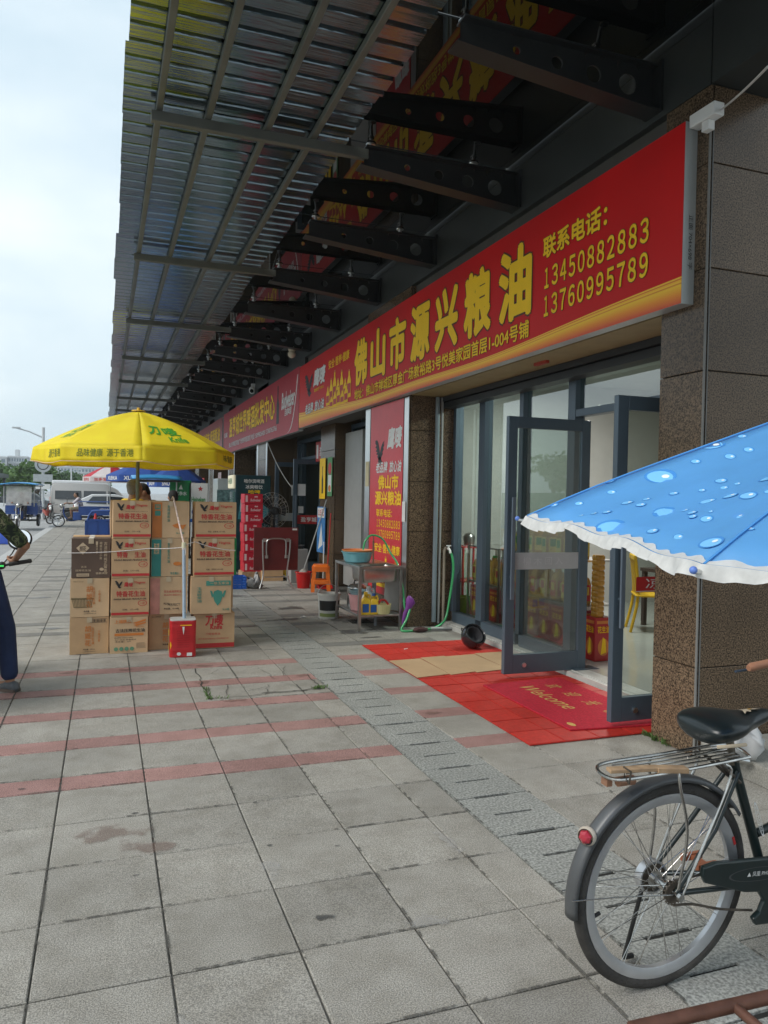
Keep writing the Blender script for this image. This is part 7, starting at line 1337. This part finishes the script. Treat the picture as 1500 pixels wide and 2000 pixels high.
# upright beer boards
for i, (px, w_, mt, tx, lab) in enumerate([(353, .5, M('board_green', (.01, .2, .06), rough=.4), '怡宝', 'upright green drinks board near the shop pillars'), (388, .45, m_wh, 'Heineken', 'upright white beer board with a red star beside the green board')]):
    q = at(px, 945, 1, 19.2); r = empty('advert_board', (q.x, 19.2, 0), 0, lab, 'board'); MB().bx(-w_ / 2, w_ / 2, 0, .04, .3, 1.92 - i * .06).build('panel', mt, r, bevel=.005); MB().bx(-w_ / 2, -w_ / 2 + .03, .005, .3, 0, .3).bx(w_ / 2 - .03, w_ / 2, .005, .3, 0, .3).build('foot', m_blk, r)
    fn = FF(-w_ / 2, 0, -.002); p = MB(); txt(p, fn, tx, .06, 1.4 if i else .85, w_ - .06, 1.52 if i else 1.05, .001, .03); p.build('lettering', m_wh if i == 0 else m_gn, r); p = MB()
    if i: poly(p, fn, [(w_ * .6 + .07 * (1 if k % 2 == 0 else .42) * math.sin(k * math.pi / 5), 1.72 + .07 * (1 if k % 2 == 0 else .42) * math.cos(k * math.pi / 5)) for k in range(10)], .001); p.build('star', m_pr, r); p = MB(); disc(p, fn, w_ * .3, 1.15, .07, .08); disc(p, fn, w_ * .7, 1.15, .07, .08); rect(p, fn, .03, .9, w_ - .03, .98); p.build('seal_print', m_blue, r)
    else: txt(p, fn, '纯净水', .1, 1.55, w_ - .1, 1.65, .001, .02); rect(p, fn, .08, 1.3, w_ - .08, 1.4); poly(p, fn, [(.2, 1.7), (.26, 1.82), (.3, 1.7)], .001); p.build('white_print', m_wh, r)
for i, (y, z0, z1, mt) in enumerate([(24.6, .8, 2.3, M('poster_mixed', (.5, .4, .4), var=.6, vs=7)), (29, 1.2, 2.2, m_pr)]): MB().bx(3.47, 3.478, y, y + .7, z0, z1).build('poster', mt, None, label=['tall mixed coloured poster strip on a far pillar', 'red poster on the farthest visible pillar'][i], cat='poster')
# ================================================================ background
m_pole = M('pole_white', (.5, .52, .53), rough=.4, var=.05)
q = at(84, 992, 2, -.1); TS = empty('traffic_sign_post', (at(84, 940, 1, 56).x, 56, -.14), 0, 'white post with a round traffic sign and two plates below', 'sign post'); k = 56 / 1487
MB().cyl((0, 0, 0), (0, 0, 6.0), .09).tube([(0, 0, 5.3), (-.9, 0, 5.7), (-1.7, 0, 5.9)], .05, 8).build('post', m_pole, TS); MB().lathe([(0, -.12), (.52, -.12), (.52, -.1)], 26, (0, 0, 3.5), (0, 1, 0)).build('round_sign', M('sign_grey', (.42, .45, .46), rough=.5), TS); MB().lathe([(.3, -.125), (.36, -.125)], 26, (0, 0, 3.5), (0, 1, 0)).build('sign_ring', m_blk, TS); MB().bx(-.6, .6, -.14, -.1, 2.35, 2.85).build('plate', MATS['sign_grey'], TS); MB().bx(-.45, .45, -.14, -.1, 1.85, 2.2).build('plate', m_wh, TS); MB().bx(-1.9, -1.4, -.1, .1, 5.85, 5.95).build('lamp_head', m_pole, TS)
for i, (px, y) in enumerate(((113, 80), (139, 95), (152, 110), (163, 125), (50, 100))):
    L_ = empty('street_lamp', (at(px, 950, 1, y).x, y, -.14), 0, 'slim white street lamp post in the distance', 'street lamp', 'far street lamps'); MB().cyl((0, 0, 0), (0, 0, 4.6), .1, .07).build('post', m_pole, L_); MB().bx(-.5, .5, -.12, .12, 4.6, 4.75).build('lamp_head', m_pole, L_)
CN = empty('traffic_cone', (at(187, 965, 1, 34).x, 34, 0), 0, 'red traffic cone under the red and white parasol', 'cone'); MB().lathe([(.16, .03), (.03, .7), (0, .7)], 18).build('cone_body', m_pr, CN, smooth=True); MB().bx(-.2, .2, -.2, .2, 0, .03).build('cone_foot', m_pr, CN); CN.location.z = .0
m_bark = M('bark', (.1, .075, .05), rough=.9, var=.2, vs=8)
def leafmat(n, c): return M(n, c, rough=.65, var=.35, vs=.8, translucent=.25, wob=True)
ML = [leafmat('leaf_a', (.07, .14, .03)), leafmat('leaf_b', (.085, .16, .04)), leafmat('leaf_c', (.06, .125, .035))]
def tree(loc, h, r, label, seed, n=1500, mt=None, group=None, lf=.22):
    rt = random.Random(seed); T = empty('tree', loc, rt.uniform(0, 6), label, 'tree', group); tr = MB(); tr.tube([(0, 0, 0), (rt.uniform(-.1, .1), rt.uniform(-.1, .1), h * .3), (rt.uniform(-.2, .2), rt.uniform(-.2, .2), h * .62)], [h * .028, h * .02, h * .01], 8); cl = []
    for i in range(9):
        a = rt.uniform(0, 6.28); e = rt.uniform(.1, 1.1); q = V((math.cos(a) * math.cos(e) * r * .65, math.sin(a) * math.cos(e) * r * .65, h * .6 + math.sin(e) * h * .3)); tr.tube([(0, 0, h * rt.uniform(.28, .45)), q * .5 + V((0, 0, h * .25)), q], [h * .012, h * .007, h * .003], 6); cl.append((q, r * rt.uniform(.34, .55)))
    tr.build('trunk', m_bark, T, smooth=True)
    for i in range(8): a = rt.uniform(0, 6.28); cl.append((V((math.cos(a) * r * rt.uniform(.2, .8), math.sin(a) * r * rt.uniform(.2, .8), h * rt.uniform(.42, .9))), r * rt.uniform(.25, .45)))
    vs, fs = [], []
    for i in range(n):
        c, cr = rt.choice(cl); d = V((rt.gauss(0, 1), rt.gauss(0, 1), rt.gauss(0, 1))).normalized() * cr * rt.uniform(.55, 1.05) ; d.z *= .75; p = c + d; s = lf * rt.uniform(.6, 1.3); u = V((rt.gauss(0, 1), rt.gauss(0, 1), rt.gauss(0, .6))).normalized() * s; w = u.cross(V((rt.gauss(0, 1), rt.gauss(0, 1), rt.gauss(0, 1)))).normalized() * s * .6; b0 = len(vs); vs += [p - u, p + w, p + u, p - w]; fs.append((b0, b0 + 1, b0 + 2, b0 + 3))
    MB().add(vs, fs).build('crown', mt or ML[seed % 3], T); return T
tree((at(86, 940, 1, 74).x - .5, 74, -.14), 4.1, 2.3, 'round green tree behind the traffic sign post', 1, 2600)
tree((at(128, 940, 1, 110).x, 110, -.14), 4.2, 2.6, 'low green tree seen under the yellow parasol', 2, 1500)
for i, (px, y, h, r) in enumerate(((-30, 82, 4.5, 2.8), (5, 90, 4.4, 2.8), (42, 98, 3.8, 2.6), (-80, 80, 4.8, 3.0), (62, 130, 4.2, 2.8), (150, 150, 4.6, 3.2), (185, 170, 5, 3.5))): tree((at(px, 950, 1, y).x, y, -.14), h, r, 'green street tree in the distant row', 10 + i, 1300, None, 'far street trees', .26)
for i in range(16): tree((-34 - (i % 3) * 4, -12 + i * 5.2, -.14), 6.5 + (i * 37 % 5) * .6, 3.0, 'green tree in the row across the road', 40 + i, 900, None, 'trees across the road', .3)
# green hoarding across the road
HO = empty('site_hoarding', (-29, 0, -.14), 0, 'green corrugated site hoarding across the road', 'fence'); m_ho = M('hoarding_green', (.04, .14, .1), rough=.6, var=.1)
hm_ = MB().bx(-.02, .02, .01, 2.99, 0, 2.4).mesh('hoarding_panel')
for i in range(30): put('hoarding_panel', hm_, m_ho, HO, loc=(0, -20 + i * 3, 0))
# far apartment blocks
m_apt = M('apartment_white', (.5, .52, .53), rough=.8, var=.06, vs=.1); m_win = M('apartment_window', (.12, .16, .19), rough=.2, var=.2, vs=.5); m_apt2 = M('apartment_band', (.4, .43, .45), rough=.8)
def block(x0, x1, y, h, floors, bays, label, band=True):
    B = empty('apartment_block', (x0, y, -.14), 0, label, 'building'); w = x1 - x0; MB().bx(0, w, 0, 14, 0, h).build('wall', m_apt, B); fh = h / floors; bw_ = w / bays; me = MB().bx(0, bw_ * .62, -.12, .05, 0, fh * .48).mesh('window')
    for f in range(floors):
        if band: MB().bx(-.1, w + .1, -.9, -.002, f * fh + fh * .02, f * fh + fh * .22).build('balcony_band', m_apt2, B)
        for b in range(bays): put('window', me, m_win, B, loc=(b * bw_ + bw_ * .19, 0, f * fh + fh * .34))
    MB().bx(-.3, w + .3, -.3, 14.3, h, h + .5).build('parapet', m_apt, B); MB().bx(w * .3, w * .5, 4, 9, h + .5, h + 3).build('stair_tower', m_apt, B); return B
Yf = 300
X_ = lambda px, y: at(px, 940, 1, y).x
block(X_(-60, Yf), X_(12, Yf), Yf, 13.2, 5, 6, 'white apartment block at the far left end of the skyline'); block(X_(14, Yf), X_(50, Yf), Yf + 3, 13.6, 6, 7, 'white apartment block with long balcony bands behind the street trees'); block(X_(52, Yf), X_(72, Yf), Yf + 10, 12.4, 5, 4, 'narrow white apartment block beside the banded block'); block(X_(98, Yf + 40), X_(150, Yf + 40), Yf + 40, 11.5, 5, 8, 'pale apartment block seen under the yellow parasol'); block(X_(152, Yf + 60), X_(205, Yf + 60), Yf + 60, 12.0, 5, 8, 'pale apartment block farthest right on the skyline')
block(-62, -46, -30, 15, 6, 6, 'white building across the road behind the hoarding trees')
MB().bx(-14, -7.5, 62, 70, 2.6, 2.9).bx(-13.8, -13.6, 62.2, 62.4, -.14, 2.6).bx(-7.9, -7.7, 62.2, 62.4, -.14, 2.6).bx(-13.8, -13.6, 69.6, 69.8, -.14, 2.6).bx(-7.9, -7.7, 69.6, 69.8, -.14, 2.6).build('bike_shed', M('shed_dark', (.08, .09, .09), rough=.5), None, label='dark flat-roofed shed behind the passenger tricycle', cat='shed')
# parked blue tarp cart at the left
tq = at(5, 1010, 2, .4); tp_ = MB().ball((0, 0, .0), (.75, .5, .55), 20); tp_.v = [(x * (1 + .1 * math.sin(y * 9)), y, max(0, z) + .03 * math.sin(x * 14 + y * 9)) for x, y, z in tp_.v]; tp_.build('tarpaulin_heap', M('tarp_blue', (.03, .08, .42), rough=.35, bump=.5, bs=9), None, smooth=70, loc=(-3.05, 27.5, -.14), label='blue tarpaulin covering a heap beside the passenger tricycle', cat='tarpaulin')
# ---- the air: pale haze over the distance
hv = bpy.data.materials.new('haze_air'); hv.use_nodes = True; t = hv.node_tree; t.nodes.clear(); ho_ = t.nodes.new('ShaderNodeOutputMaterial'); pv = t.nodes.new('ShaderNodeVolumePrincipled'); pv.inputs['Color'].default_value = (.9, .95, 1, 1); pv.inputs['Density'].default_value = .0007; pv.inputs['Anisotropy'].default_value = .2; t.links.new(pv.outputs[0], ho_.inputs['Volume'])
MB().bx(-1600, 1600, -1300, 2300, -1.6, 24).build('haze', hv, kind='stuff')
